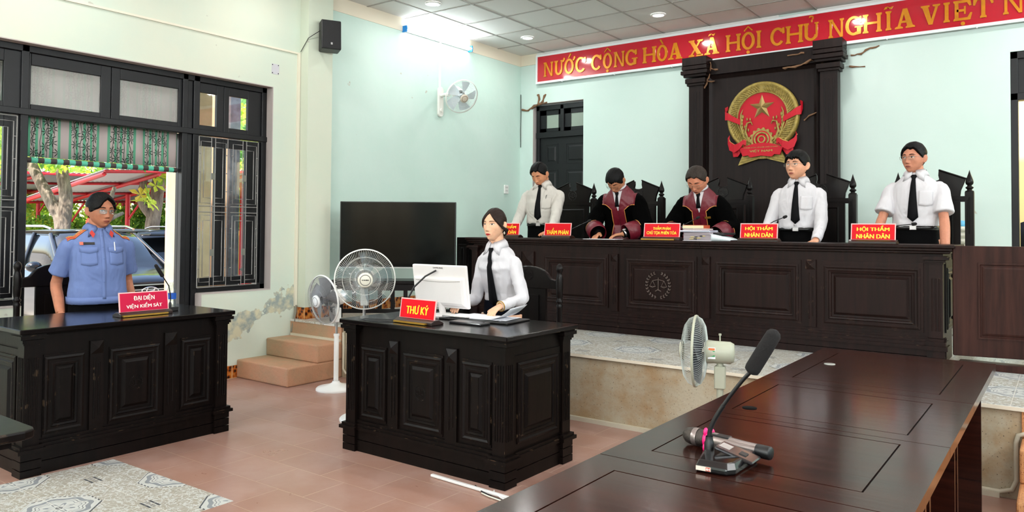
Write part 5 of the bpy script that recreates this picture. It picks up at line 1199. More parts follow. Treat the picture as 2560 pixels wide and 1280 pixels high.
m = MB(); m.tube([(XL+.02, 4.83, .62), (XL+.03, 4.82, .55), (XL+.03, 4.79, .45), (XL+.02, 4.775, .36)], .010, 6); tag(m.obj('flexible_conduit', mat('grey_conduit', '#7d7a6c', .6)), 'grey bent conduit where the wall trunking meets the steps', 'conduit')
m = MB(); m.box(XL, 4.515, 2.895, XL+.003, 4.60, 2.995); m.mi = 1
for a, b_ in ((4.522, 2.905), (4.59, 2.905), (4.522, 2.985), (4.59, 2.985)): m.tube([(XL, a, b_), (XL+.006, a, b_)], .005, 8)
tag(m.obj('wall_plate', [mat('lilac_plate', '#c3c2c8', .6), M_DBLACK]), 'small pale plate with four screws on the window wall', 'plate')
t = thing('power_socket', 'white double power socket on the left wall near the corner', 'socket', (XL+.006, 8.33, 1.94))
box(0, -.045, -.06, .02, .045, .06).obj('plate', M_WHITE, t, bevel=.004); m = MB()
for dz in (-.025, .02): m.box(.02, -.02, dz, .0205, -.012, dz+.012); m.box(.02, .012, dz, .0205, .02, dz+.012)
m.obj('slots', M_DBLACK, t)
# termite mud trails
MUD = mat('termite_mud', '#7a5a41', .95, bump=(90, .004))
def mud(label, pts, r, y, br=()):
    R = random.Random(len(label)); m = MB()
    def wig(P):
        out = []
        for i in range(len(P)-1):
            a, b_ = Vector(P[i]), Vector(P[i+1]); k = max(2, int((b_-a).length/.03))
            for j in range(k): out.append(a.lerp(b_, j/k)+Vector((R.uniform(-.010, .010), 0, R.uniform(-.010, .010))))
        return out+[Vector(P[-1])]
    for P in (pts,)+tuple(br):
        Q = wig([(x, y if len(p3) < 1 else p3[0], z) for x, z, *p3 in P]); m.tube(Q, [r*R.uniform(.7, 2.3) for _ in Q], 6, flat=.7)
    return tag(m.obj('mud_trail', MUD), label, 'termite trail')
mud('brown branching termite mud trail above the left corner of the back door', [(-6.19, 3.08), (-6.10, 3.06), (-6.0, 3.11), (-5.90, 3.145), (-5.78, 3.15)], .012, YB-.006, ([(-5.93, 3.14), (-5.90, 3.20), (-5.93, 3.27)], [(-5.88, 3.15), (-5.84, 3.20), (-5.80, 3.265)]))
mud('thick brown termite trail around the left capital of the black board', [(-3.36, 3.36), (-3.34, 3.30), (-3.37, 3.22), (-3.40, 3.13), (-3.43, 3.07)], .009, 8.46, ([(-3.35, 3.28), (-3.26, 3.27)], [(-3.40, 3.15), (-3.30, 3.14)]))
mud('ragged brown termite trails between the top rail and the right capital of the board', [(-2.52, 3.19), (-2.42, 3.20), (-2.30, 3.21), (-2.20, 3.25), (-2.15, 3.30)], .010, 8.46, ([(-2.46, 3.33), (-2.38, 3.325), (-2.29, 3.335)], [(-2.15, 3.28), (-2.11, 3.22), (-2.09, 3.16)], [(-2.24, 3.24), (-2.18, 3.245), (-2.12, 3.26)]))
mud('brown termite trails spreading on the wall right of the board', [(-1.86, 3.29), (-1.76, 3.295), (-1.68, 3.34), (-1.58, 3.36)], .008, YB-.006, ([(-1.88, 3.18), (-1.80, 3.165), (-1.72, 3.155)],))
mud('pale broken termite trail on the right column of the black board', [(-2.30, 2.60), (-2.24, 2.64), (-2.17, 2.68)], .007, 8.49)
m = MB(); m.tube([(XL+.02, YB-.01, 2.55), (XL+.018, YB-.012, 2.8), (XL+.022, YB-.01, 3.0), (XL+.018, YB-.011, 3.3)], .004, 5)
tag(m.obj('wall_crack', M_DBLACK), 'thin dark vertical crack in the back left corner of the room', 'crack')

# ---- fans
M_CAGE = mat('fan_cage_wire', '#c9c8c2', .35, metal=.2); M_BLADE = glass_mat('fan_blade', '#bccdd6', .12, .03); M_BLADEG = mat('fan_blade_grey', '#77797c', .4)
def fan_head(t, Mh, R, wire, body, blade, n=100, label_txt=None, front='#d7d3c4', ringw=.007, motor=(.07, .17), cone=.045):
    """guard, blades and motor; facing local -Y of Mh"""
    g = MB(Mh)
    for s, dep in ((-1, .075), (1, .06)):
        for k in range(n):
            a = 2*pi*k/n; P = []
            for (rr, dd) in ((.22, 1.0), (.45, .97), (.75, .80), (.92, .5), (1.0, .05)):
                tw = a+(.0 if s < 0 else 0)+.18*(1-rr)
                P.append((R*rr*math.cos(tw), s*dep*dd, R*rr*math.sin(tw)))
            g.tube(P, .0008, 3, False)
        for rr, dd in ((.5, .955), (.75, .80)): g.lathe([(R*rr-.0012, s*dep*dd), (R*rr+.0012, s*dep*dd)], 48, axis='y')
    g.obj('guard', wire, t)
    m = MB(Mh); m.lathe([(R*.99, -ringw), (R*1.02, -ringw), (R*1.03, 0), (R*1.02, ringw), (R*.99, ringw), (R*.985, 0)], 64, axis='y'); m.obj('guard_ring', body, t)
    m = MB(Mh); m.lathe([(R*.25, -.070), (R*.25, -.082), (R*.22, -.088), (0, -.09)], 40, axis='y'); bdg = m.obj('badge', mat('fan_badge_'+front[1:], front, .4), t)
    m = MB(Mh); m.lathe([(R*.165, -.0895), (R*.17, -.0905), (R*.178, -.0905), (R*.183, -.0893)], 40, axis='y')
    if label_txt: text_into(m, label_txt, -R*.12, -R*.018, R*.12, R*.022, -.0905, .0006, .03)
    m.obj('badge_lettering', mat('badge_ink', '#3a3632', .5), bdg)
    b_ = MB(Mh)
    for k in range(5):
        a0 = 2*pi*k/5; V = []
        for i in range(7):
            rr = R*(.14+.78*i/6)
            for j in range(7):
                u = (j/6-.5); a = a0+u*(.95-.25*i/6)+.22*i/6
                V.append((rr*math.cos(a), .012+u*-.05*(1.2-.5*i/6), rr*math.sin(a)))
        b_.add(V, [(i*7+j, i*7+j+1, (i+1)*7+j+1, (i+1)*7+j) for i in range(6) for j in range(6)], True)
    b_.lathe([(R*.16, -.02), (R*.16, .03), (0, .03)], 24, axis='y')
    b_.obj('blades', blade, t)
    m = MB(Mh); r0, L_ = motor; m.lathe([(r0*.9, .05), (r0*1.05, .065), (r0, .10), (r0*.98, L_), (r0*.8, L_+.02), (0, L_+.025)], 28, axis='y'); m.obj('motor', body, t)
def ped_fan(label, x, y, hz, hdir, pitch, R, body, wire, blade, post=(.018, .014), z0=0, roll=0, base=.17, offs=(0, 0, 0), tf=None, squash=1, **k):
    t = thing('pedestal_fan', label, 'fan', (x, y, z0))
    m = MB(); n = 40; prof = [(base, 0), (base*1.0, .012), (base*.93, .024), (base*.4, .042), (base*.2, .06), (base*.17, .075)]
    m.lathe(prof, n); m.obj('base', body, t, bevel=.002)
    m = MB(); m.tube([(0, 0, .06), (0, 0, hz*.60)], .021, 16); m.tube([(0, 0, hz*.59), (0, 0, hz*.615)], .025, 16); m.obj('pole', body, t)
    m = MB(); m.tube([(0, 0, hz*.6), (0, 0, hz-.10)], .011 if hz > .73 else .019, 12); m.obj('inner_pole', M_METAL if hz > .73 else body, t)
    d = Vector((math.cos(hdir), math.sin(hdir), 0)); a = hdir+pi/2
    Mh = Matrix.Translation(Vector(offs)+Vector((0, 0, hz))+d*.13) @ Matrix.Rotation(a, 4, 'Z') @ Matrix.Rotation(pitch, 4, 'X')
    m = MB(Matrix.Rotation(a, 4, 'Z')); m.box(-.028, -.03, hz-.20, .028, .03, hz-.075); m.tube([(0, 0, hz-.10), (0, 0, hz-.04)], .018, 12); nk = m.obj('neck', body, t, bevel=.006)
    m = MB(Mh @ Matrix.Translation((0, .13, 0))); m.tube([(0, .0, .06), (0, 0, .095)], .004, 8); m.tube([(0, 0, .093), (0, 0, .103)], .008, 8); m.obj('oscillation_knob', body, t)
    fan_head(t, Mh, R, wire, body, blade, **k)
    return t
d_cam = math.atan2(-3.765, 4.10)
ped_fan('tall white pedestal fan with see-through blades facing the room, left of the clerk desk', -4.16, 3.84, 1.03, d_cam+.02, .02, .212, mat('fan_white', '#dcdcd6', .35), M_CAGE, M_BLADE, n=100, tf=1, label_txt='TOSHIBA')
ped_fan('white pedestal fan with dark grey blades turned aside by the steps', -5.11, 4.40, .78, math.atan2(-1, -.12), .12, .21, mat('fan_white2', '#e6e6e2', .35), mat('fan_cage_dark', '#8d8f92', .35), M_BLADEG, n=90, front='#dfe1e2')
t = ped_fan('pale green-grey pedestal fan seen from the side behind the red-brown tables', -1.555, 4.07, .725, pi+.28, .0, .195, mat('fan_green_grey', '#a9ab98', .4), mat('fan_cage_pale', '#c2cac4', .35), mat('fan_blade_dark', '#4c5054', .4), n=90, front='#b9b9a8', motor=(.062, .185))
Mt = Matrix.Translation((.0, 0, 0))
m = MB(); m.box(-.012, -.0, -.03, .028, .001, .035); 
lb = MB(Matrix.Translation((-.02, -.066, .725)) @ Matrix.Rotation(.28, 4, 'Z'))
lb.mi = 0; lb.box(-.022, -.002, -.03, .018, 0, .032); lb.mi = 1; lb.box(-.019, -.003, -.018, .015, -.001, .015); lb.mi = 2; lb.box(-.019, -.003, .017, .015, -.001, .029)
lb.obj('energy_sticker', [M_PAPER, mat('sticker_green', '#1f8f4d', .5), mat('sticker_orange', '#d2703c', .5)], t)
# wall fan
t = thing('wall_fan', 'white wall fan with a round guard on the left wall below the fluorescent lamp', 'fan', (XL+.006, 6.95, 2.83))
BW = mat('wall_fan_white', '#e9e7e0', .35)
m = MB(); P = [(.045*math.cos(a), -.01+.05*math.sin(a)) for a in [pi+pi*k/10 for k in range(11)]]+[(.045*math.cos(a), .26+.05*math.sin(a)) for a in [pi*k/10 for k in range(11)]]
m.prism(P, 0, .035, 'yz'); m.tube([(.035, 0, .02), (.05, 0, .02)], .022, 14); m.obj('mount', BW, t, bevel=.006)
m = MB(); m.tube([(.03, 0, .20), (.10, 0, .21), (.16, 0, .20)], [.022, .02, .024], 12); m.obj('arm', BW, t)
hd = math.radians(-22); Mh = Matrix.Translation((.36, -.0, .16)) @ Matrix.Rotation(hd+pi/2, 4, 'Z') @ Matrix.Rotation(math.radians(28), 4, 'X')
fan_head(t, Mh, .205, mat('wall_fan_wire', '#dfe3e2', .4), BW, mat('wall_fan_blade', '#ccd6da', .3), n=80, front='#cfc2b0', ringw=.012)

# ---- white appliance glimpsed behind the bench, chair beyond the doorway
t = thing('oil_heater', 'cream ribbed appliance with a blue cap half hidden behind the right end of the bench', 'appliance', (-.77, 7.75, ZD))
box(-.09, -.10, 0, .09, .10, .55).obj('body', M_IVORY, t, bevel=.02)
m = MB()
for k in range(8): m.lathe([(.07, .55+k*.052), (.10, .565+k*.052), (.10, .585+k*.052), (.07, .60+k*.052)], 20)
m.obj('ribs', M_IVORY, t)
MB().lathe([(.07, .965), (.075, .98), (.06, 1.01), (0, 1.02)], 20).obj('cap', mat('cap_blue', '#5fb4dc', .4), t)
MB().tube(cr_pts([(.06, -.08, .94), (.10, -.09, .88), (.11, -.09, .70), (.11, -.09, .5)], 4), .008, 6).obj('cord', M_BLACK, t)
t = thing('waiting_chair', 'dark chair just visible inside the yellow room through the right doorway', 'chair', (-.17, 9.45, ZD), .05)
box(-.22, -.2, .42, .22, .2, .46).obj('seat', M_CHAIR, t); m = MB(); m.loops([[(x, .2, .46), (x, .24, .46), (x, .24, 1.0+.07*math.cos(x*6)), (x, .2, 1.0+.07*math.cos(x*6))] for x in [-.22+.44*i/8 for i in range(9)]], True, True, True, True); m.obj('backrest', M_CHAIR, t)
for sx in (-.19, .19):
    for sy in (-.17, .17): box(sx-.02, sy-.02, 0, sx+.02, sy+.02, .42).obj('leg', M_CHAIR, t)

# ---- loose trunking and wires on the floor by the clerk desk
m = MB(Matrix.Translation((-2.62, 3.185, .002)) @ Matrix.Rotation(-.05, 4, 'Z')); m.box(-.28, -.011, 0, .28, .011, .014)
tag(m.obj('floor_trunking', M_WHITE, bevel=.003), 'loose strip of white trunking lying on the floor before the clerk desk', 'trunking')
for k, (c, P) in enumerate(((M_BLACK, [(-2.60, 3.22, .006), (-2.55, 3.19, .006), (-2.50, 3.16, .008), (-2.42, 3.14, .006), (-2.34, 3.13, .006)]), (M_WHITE, [(-2.47, 3.22, .006), (-2.44, 3.18, .012), (-2.37, 3.15, .008), (-2.28, 3.14, .006)]), (M_IVORY, [(-2.50, 3.15, .006), (-2.44, 3.13, .008), (-2.33, 3.12, .006), (-2.25, 3.16, .006)]))):
    tag(MB().tube(P, .004, 6).obj('floor_wire', c), ('black wire', 'thin white wire', 'cream wire')[k]+' trailing on the floor beside the loose white trunking strip', 'wire')
# ================================================================ PEOPLE
def sst(a, b, x):
    t = max(0., min(1., (x-a)/(b-a))); return t*t*(3-2*t)
def gs(x, c, w): return math.exp(-((x-c)/w)**2)

def head_point(th, ph, P):
    """th from the crown, ph azimuth (0 = face, facing -Y)"""
    sx, sy, sz = math.sin(th)*math.sin(ph), -math.sin(th)*math.cos(ph), math.cos(th)
    W, J = P.get('w', .074), P.get('jaw', .34)
    x, y, z = W*sx, .090*sy, .112*sz
    t = max(0, -sz)
    x *= 1-J*t**1.7; x *= 1+.06*max(0, -sy)*(1-abs(sz))
    if y > 0: y *= (1.05 if z > 0 else 1-.42*sst(.0, .09, -z))
    y -= .036*t**1.9
    if y < 0: x *= 1.0+.05*gs(z, -.03, .05)
    f = sst(.05, .5, -sy)
    if f > 0:
        d = 0
        n = 0
        if -.036 < z <= .022: n = ((.022-z)/.058)**1.25
        elif -.050 < z <= -.036: n = .5+.5*math.cos(pi*(-.036-z)/.014)
        d += .0215*n*math.exp(-(x/.0105)**2)*P.get('nose', 1)
        d += .008*(math.exp(-((abs(x)-.0125)/.006)**2-((z+.038)/.008)**2))*P.get('nose', 1)
        d += .0045*gs(z, .026, .010)*gs(abs(x), .026, .022)
        d -= .0085*math.exp(-((abs(x)-.032)/.016)**2-((z-.006)/.011)**2)
        d += .0035*math.exp(-((abs(x)-.032)/.011)**2-((z-.003)/.007)**2)
        d += .0045*math.exp(-((abs(x)-.046)/.018)**2-((z+.022)/.016)**2)*P.get('cheek', 1)
        d += .0065*math.exp(-(x/.024)**2-((z+.066)/.014)**2)
        d += .0025*math.exp(-(x/.018)**2)*(gs(z, -.0605, .004)+gs(z, -.0705, .005))
        d -= .0022*math.exp(-(x/.020)**2)*gs(z, -.0653, .0022)
        d -= .0035*math.exp(-(x/.02)**2)*gs(z, -.083, .007)
        d += .0065*math.exp(-(x/.020)**2-((z+.102)/.014)**2)
        d -= .002*math.exp(-((abs(x)-.027)/.006)**2-((z+.052)/.014)**2)
        y -= d*f
    return Vector((x, y, z))
def head_mb(mb, P, nt_=84, np_=96):
    rings = [[head_point(pi*i/nt_, 2*pi*j/np_, P) for j in range(np_)] for i in range(1, nt_)]
    vs = [p for r in rings for p in r]; top, bot = head_point(0, 0, P), head_point(pi, 0, P); vs += [top, bot]; T_ = len(vs)-2
    fs = [(i*np_+j, i*np_+(j+1) % np_, (i+1)*np_+(j+1) % np_, (i+1)*np_+j) for i in range(nt_-2) for j in range(np_)]
    fs += [(T_, (j+1) % np_, j) for j in range(np_)]+[(T_+1, (nt_-2)*np_+j, (nt_-2)*np_+(j+1) % np_) for j in range(np_)]
    mb.add(vs, fs, True)
    for s in (-1, 1):                                            # ears
        W = P.get('w', .074)
        M0 = mb.M; mb.M = (M0 or Matrix.Identity(4)) @ Matrix.Translation((s*(W+.004), .008, -.006)) @ Matrix.Rotation(s*-.45, 4, 'Z') @ Matrix.Rotation(-.12, 4, 'X')
        mb.ell((0, 0, 0), (.0075, .018, .031), 12, 10); mb.ell((s*.004, .004, .004), (.005, .016, .027), 12, 10); mb.ell((0, -.004, -.024), (.006, .009, .010), 10, 8)
        mb.M = M0

def ring(cx, cy, cz, a, b_, n=40, e=2.4, R=None):
    out = []
    for j in range(n):
        t = 2*pi*j/n; c, s = math.cos(t), math.sin(t)
        out.append(Vector((cx+a*math.copysign(abs(c)**(2/e), c), cy+b_*math.copysign(abs(s)**(2/e), s), cz)))
    return out

def remesh(mb, voxel, smooth=2):
    """fuse everything in the builder into one continuous skin"""
    o = mb.obj('tmp'); m = o.modifiers.new('r', 'REMESH'); m.mode = 'VOXEL'; m.voxel_size = voxel; m.use_smooth_shade = True
    if smooth: q = o.modifiers.new('s', 'SMOOTH'); q.factor = .5; q.iterations = smooth
    me = bpy.data.meshes.new_from_object(o.evaluated_get(bpy.context.evaluated_depsgraph_get()))
    old = o.data; bpy.data.objects.remove(o); bpy.data.meshes.remove(old)
    return me
def link_mesh(name, me, mats, parent):
    me.name = name; me.materials.clear()
    for q in (mats if isinstance(mats, (list, tuple)) else [mats]): me.materials.append(q)
    me.polygons.foreach_set('use_smooth', [True]*len(me.polygons))
    o = bpy.data.objects.new(name, me); COL.objects.link(o); o.parent = parent; return o
def bvh_of(me): return BVHTree.FromPolygons([v.co.copy() for v in me.vertices], [tuple(p.vertices) for p in me.polygons])

def hand(mb, W, d, nrm, side, curl=.35, s=1.0, spread=.06):
    """palm, four fingers and a thumb; side=+1 when the thumb is on +u"""
    d = d.normalized(); nrm = (nrm-d*nrm.dot(d)).normalized(); u = d.cross(nrm)*side
    def P(a, b_, c): return W+(d*a+u*b_+nrm*c)*s
    rings = []
    for a, hw, th, off in ((-.012, .024, .020, 0), (.01, .028, .019, .0), (.035, .037, .017, .0), (.065, .040, .015, -.001), (.084, .038, .012, -.003)):
        rings.append([P(a, hw*math.copysign(abs(math.cos(t))**.8, math.cos(t)), off+th*math.sin(t)) for t in [2*pi*k/20 for k in range(20)]])
    mb.loops(rings)
    for i, (b_, L) in enumerate(((.029, .066), (.0095, .075), (-.0105, .070), (-.029, .056))):
        r = (.0082, .0085, .008, .0072)[i]; a, c = .076, -.002; ang = -.05-curl*.4; pts = [P(a-.012, b_*.95, c)]; rad = [r*1.05]
        x, y, z = a, b_, c
        for k, f in enumerate((.45, .30, .25)):
            ang -= curl*(.55 if k else .35)
            x += L*f*math.cos(ang); z += L*f*math.sin(ang); y += L*f*spread*(b_/.03)
            pts.append(P(x, y, z)); rad.append(r*(1.02, .96, .78)[k])
        mb.tube(cr_pts(pts, 3), [rad[min(len(rad)-1, q//3)]*(1-(q % 3)/3)+rad[min(len(rad)-1, q//3+1)]*((q % 3)/3) for q in range(len(pts)*3-2)], 10)
        mb.ell(pts[-1], (rad[-1]*s,)*3, 8, 6)
    pts = [P(.012, .018, -.004), P(.034, .040, -.010), P(.058, .054, -.014), P(.080, .060, -.018)]
    mb.tube(cr_pts(pts, 3), [.0135, .0128, .012, .011, .0105, .0100, .0098, .0092, .0085, .0075], 10); mb.ell(pts[-1], (.0078*s,)*3, 8, 6)

def ik(S, W, l1, l2, pole):
    D = W-S; L = min(D.length, (l1+l2)*.998); dn = D.normalized(); a = (l1*l1-l2*l2+L*L)/(2*L); h = math.sqrt(max(0, l1*l1-a*a))
    p = (pole-dn*pole.dot(dn)).normalized(); return S+dn*a+p*h

SKIN = {}
def skin(tone):
    if tone not in SKIN:
        SKIN[tone] = mat('skin_'+tone[1:], tone, .52, spec=.35, var=(26, .10), bump=(420, .0002), sss=.06)
    return SKIN[tone]
def hair_mat(name, c, c2):
    m, nt, b = new_mat(name); tc = N(nt, 'ShaderNodeTexCoord'); mp = N(nt, 'ShaderNodeMapping'); mp.inputs['Scale'].default_value = (1, .16, .4)
    nt.links.new(tc.outputs['Object'], mp.inputs[0]); nz = N(nt, 'ShaderNodeTexNoise', i_Scale=170, i_Detail=3); nt.links.new(mp.outputs[0], nz.inputs['Vector'])
    mx = N(nt, 'ShaderNodeMix', data_type='RGBA'); mx.inputs[6].default_value = (*lin(c), 1); mx.inputs[7].default_value = (*lin(c2), 1); nt.links.new(nz.outputs[0], mx.inputs[0])
    nt.links.new(mx.outputs[2], b.inputs['Base Color']); b.inputs['Roughness'].default_value = .55; b.inputs['Specular IOR Level'].default_value = .16
    bp = N(nt, 'ShaderNodeBump', i_Distance=.0022); nt.links.new(nz.outputs[0], bp.inputs['Height']); nt.links.new(bp.outputs[0], b.inputs['Normal']); return m
HAIR = hair_mat('black_hair', '#010101', '#070606'); HAIRG = hair_mat('greying_hair', '#0d0a0a', '#3f362f'); HAIRB = hair_mat('dark_brown_hair', '#0e0908', '#33241e')
SHIRT = mat('white_shirt_cloth', '#c8c6ca', .8, spec=.2, bump=(16, .006, (1, 1, .45))); SHIRTC = mat('cream_shirt_cloth', '#c4c0b9', .8, spec=.2, bump=(16, .006, (1, 1, .45)))
BLUES = mat('blue_uniform_cloth', '#6577a6', .8, spec=.2, bump=(16, .005, (1, 1, .5))); TROU = mat('black_trouser_cloth', '#050506', .85, spec=.08); NAVY = mat('navy_trouser_cloth', '#080c18', .85, spec=.1)
TIE = mat('black_tie_cloth', '#07070a', .7, spec=.12, bump=(300, .0006)); BELT = mat('black_leather', '#090909', .3); SHOE = mat('shoe_leather', '#0b0a0a', .25)
VELV = mat('black_velvet', '#010101', .95, spec=.05); BURG = mat('burgundy_satin', '#620b1e', .45, bump=(9, .012)); PIPE = mat('gold_piping', '#c98a45', .45)
LID = mat('lash_line', '#1c100c', .6); EYEW = mat('eye_white', '#cfc4bc', .25); IRIS = mat('dark_iris', '#140a07', .12)
LENS = glass_mat('spectacle_lens', '#f4f7f8', .03, .02); LENSB = glass_mat('coated_lens', '#d8ecf6', .05, .22)

def person(label, loc, rz, H=1.65, lean=0, head=(0, 0, 0), hands=None, poles=None, tone='#b98163', shirt=SHIRT, outfit='shirt', sleeve='long', tie=True, trou=TROU,
           belly=0, build=1.0, P=None, hair='short', hairm=HAIR, glasses=None, lips='#8a4438', down=False, pocket=True, tilt=0, handpose=None, gaze=0, collar='#', headfwd=0, twist=0, untucked=False, breast=0, neck=1.0, slv=.94, shw=0, neckl=0):
    P = P or {}
    t = thing('person', label, 'person', loc, rz, 'people standing for the court session')
    s = H*1.010/1.65; Mw = Matrix.Translation(Vector(loc)) @ Matrix.Rotation(rz, 4, 'Z'); Mi = Mw.inverted()
    piv = Vector((0, 0, .93*s)); LR = math.radians(lean); TW = math.radians(twist)
    def bend(p):
        p = Vector(p); k = sst(.88*s, 1.22*s, p.z); q = p-piv
        return piv+(Matrix.Rotation(TW*k, 3, 'Z') @ Matrix.Rotation(LR*k, 3, 'X') @ q)      # +X turn takes the chest towards -Y
    def B(x, y, z): return bend((x*s, y*s, z*s))
    bw = build
    # ----- body
    mb = MB()
    def torso(mb, prof, n=44, e=2.4):
        mb.loops([[bend(q*s) for q in ring(0, yo, z, a*bw, b_*(1 if z > 1.3 else bw), n, e)] for z, a, b_, yo in prof])
    torso(mb, ((.80, .125, .085, .005), (.90, .128, .085, .005), (1.02, .115, .080+belly*.6, -belly*.3), (1.15, .128, .088+belly*.4, -belly*.2), (1.22, .138, .090, 0), (1.275, .130, .080, .004), (1.325, .096, .066, .008), (1.375, .066, .058, .010)))
    nb = B(0, .012, 1.37); PZ0 = 0; hr = Matrix.Rotation(math.radians(head[0]), 3, 'Z') @ Matrix.Rotation(math.radians(head[1]), 3, 'X') @ Matrix.Rotation(math.radians(head[2]), 3, 'Y')
    LRm = Matrix.Rotation(TW, 3, 'Z') @ Matrix.Rotation(LR, 3, 'X')
    hrot = LRm @ hr if False else hr
    atl = B(0, .012+headfwd*.4, 1.432+neckl)                    # top of the neck
    hs = s*1.05*P.get('hs', 1)
    hc = atl+hrot @ (Vector((0, -.022-headfwd*.2, .074))*hs)
    Mh = Matrix.Translation(hc) @ hrot.to_4x4() @ Matrix.Scale(hs, 4)
    mb.tube(cr_pts([nb, (nb+atl)/2+Vector((0, -.002, 0)), atl, atl+hrot @ Vector((0, -.004, .055))*hs], 3), [r*s*neck for r in (.064, .062, .060, .058, .057, .056, .055, .054, .053, .05)], 24)
    mb.M = Mh; head_mb(mb, P); mb.M = None
    arms = []; ak = .72*slv if sleeve == 'long' else .88
    for i, sd in enumerate((-1, 1)):
        S = B(sd*(shw or .172*bw), .006, 1.256); hw = hands[i]; Wl = Mi @ Vector(hw[0]) if hw[0] is not None else B(sd*.235, -.03, .80)
        pole = Vector(poles[i]) if poles and poles[i] else Vector((sd*.15, 1, 0))
        E = ik(S, Wl, .285*s, .245*s, pole); Dd = (Wl-S)
        if Dd.length > .528*s: Wl = S+Dd.normalized()*.528*s
        arms.append((S, E, Wl, sd))
        mb.tube(cr_pts([S+Vector((-sd*.03, 0, .01)), S, (S+E)/2, E, (E+Wl)/2, Wl], 3), [r*s*(ak if q < 9 else ak+(1-ak)*(q-9)/6 if sleeve == 'long' and outfit == 'shirt' else 1) for q, r in enumerate((.042, .045, .046, .046, .045, .044, .043, .042, .040, .037, .037, .037, .036, .034, .031, .028))], 16)
        fd = Vector(hw[1]) if len(hw) > 1 else (Wl-E); hn = Vector(hw[2]) if len(hw) > 2 else Vector((sd, 0, 0)); cu = hw[3] if len(hw) > 3 else .35
        fd = Mi.to_3x3() @ fd if len(hw) > 1 else fd; hn = Mi.to_3x3() @ hn if len(hw) > 2 else hn
        d_, n_v = fd.normalized(), hn
        # thumb side: right hand (sd=-1) palm down has its thumb towards +x
        u_ = d_.cross(n_v.normalized()); want = Vector((-sd, 0, 0)) if abs(n_v.normalized().z) > .5 else Vector((0, -1, 0)); side = 1 if u_.dot(want) >= 0 else -1
        hand(mb, Wl, d_, n_v, side, cu, s*(.92 if H < 1.6 else 1.0))
    for sd in (-1, 1):
        mb.tube(cr_pts([(sd*.085*s, .0, .86*s), (sd*.10*s, -.005, .5*s), (sd*.11*s, .015, .09*s)], 5), [r*s for r in (.085, .082, .078, .070, .060, .054, .052, .050, .045, .040, .036)], 16)
        mb.ell((sd*.11*s, -.035, .04*s), (.04, .11, .038), 14, 8)
    me = remesh(mb, .0032, 2)
    body = link_mesh('body', me, skin(tone), t); bv = bvh_of(me)
    # ----- helpers to lay features on the face
    Mhi = Mh.inverted()
    def fp(x, z, off=.0008):
        o_ = Mh @ Vector((x, -.25, z)); d_ = (Mh.to_3x3() @ Vector((0, 1, 0))).normalized(); h = bv.ray_cast(o_, d_)
        return (h[0]-d_*off*s) if h[0] else Mh @ Vector((x, -.09, z))
    if down:
        for sd in (-1, 1):
            m = MB(); m.tube([fp(sd*.032+u*.015, -.003-.0030*(1-u*u), .0005) for u in [k/6-1 for k in range(13)]], .0011, 6); m.obj('eyelid', LID, t)
    else:
        for sd in (-1, 1):
            m = MB(); nu, nv = 20, 8; cx = sd*.0315; cz = .004; V = []
            for i in range(nu+1):
                u = i/nu*2-1
                for j in range(nv+1):
                    v = j/nv*2-1; hgt = .0048*(max(0, 1-abs(u)**2.2))**.8; V.append(fp(cx+u*.0145, cz+v*hgt+sd*u*.0012, .0009))
            for i in range(nu):
                for j in range(nv):
                    u = (i+.5)/nu*2-1; v = (j+.5)/nv*2-1; ix = (u*.0145-gaze*.004)/.0052; iz = v*.0048/.0052
                    m.mi = 1 if ix*ix+iz*iz*.9 < 1 else 0; k = i*(nv+1)+j; m.add([V[k], V[k+1], V[k+nv+2], V[k+nv+1]], [(0, 1, 2, 3)], True)
            eo = m.obj('eye', [EYEW, IRIS], t)
            m = MB(); m.tube([fp(cx+u*.0155, cz+.0048*(max(0, 1-abs(u)**2.2))**.8+sd*u*.0012, .0010) for u in [k/7-1 for k in range(15)]], [.0006]+[.0012]*13+[.0006], 6); m.obj('lash_line', LID, eo)
    for sd in (-1, 1):
        m = MB(); nn = 12; th_ = .0030 if hair != 'bun' else .0020
        m.tube([fp(sd*(.014+.036*k/nn), .0225+.0045*math.sin(pi*min(1, k/nn*.9))-(.004*(k/nn)**2), .0002) for k in range(nn+1)], [th_*(.7+.5*math.sin(pi*min(1, (k+2)/nn)))*(1 if k < nn-2 else .6) for k in range(nn+1)], 6, flat=1)
        m.obj('eyebrow', hairm, t)
    m = MB(); V = []; nu, nv = 18, 6
    for i in range(nu+1):
        u = i/nu*2-1
        for j in range(nv+1):
            v = j/nv; up_z = .0068*(1-abs(u)**1.7)-.0016*math.exp(-(u/.16)**2); lo_z = -.0082*(1-abs(u)**2.2); cc = -.0653+(.0012*(abs(u))**2)*(-1)
            V.append(fp(u*(.0225 if hair != 'bun' else .0215), cc+lo_z+(up_z-lo_z)*v, .0005))
    m.add(V, [(i*(nv+1)+j, i*(nv+1)+j+1, (i+1)*(nv+1)+j+1, (i+1)*(nv+1)+j) for i in range(nu) for j in range(nv)], True); lp = m.obj('lips', mat('lips_'+lips[1:], lips, .42), t)
    m = MB(); m.tube([fp(u*.0215, -.0653-.0012*u*u, .0008) for u in [k/8-1 for k in range(17)]], [.0003]+[.0008]*15+[.0003], 5); m.obj('mouth_line', mat('mouth_line', '#2d0f0c', .7), lp)
    m = MB()
    for sd in (-1, 1): c_ = Mh.inverted() @ fp(sd*.0065, -.0445, 0); m.M = Mh; m.ell((sd*.0068, c_.y-.0002, -.0445), (.0032, .0018, .0016), 8, 6); m.M = None
    m.obj('nostrils', mat('nostril_shade', '#3a1c14', .9), t)
    # ----- hair
    R = random.Random(int(H*1000)+len(label))
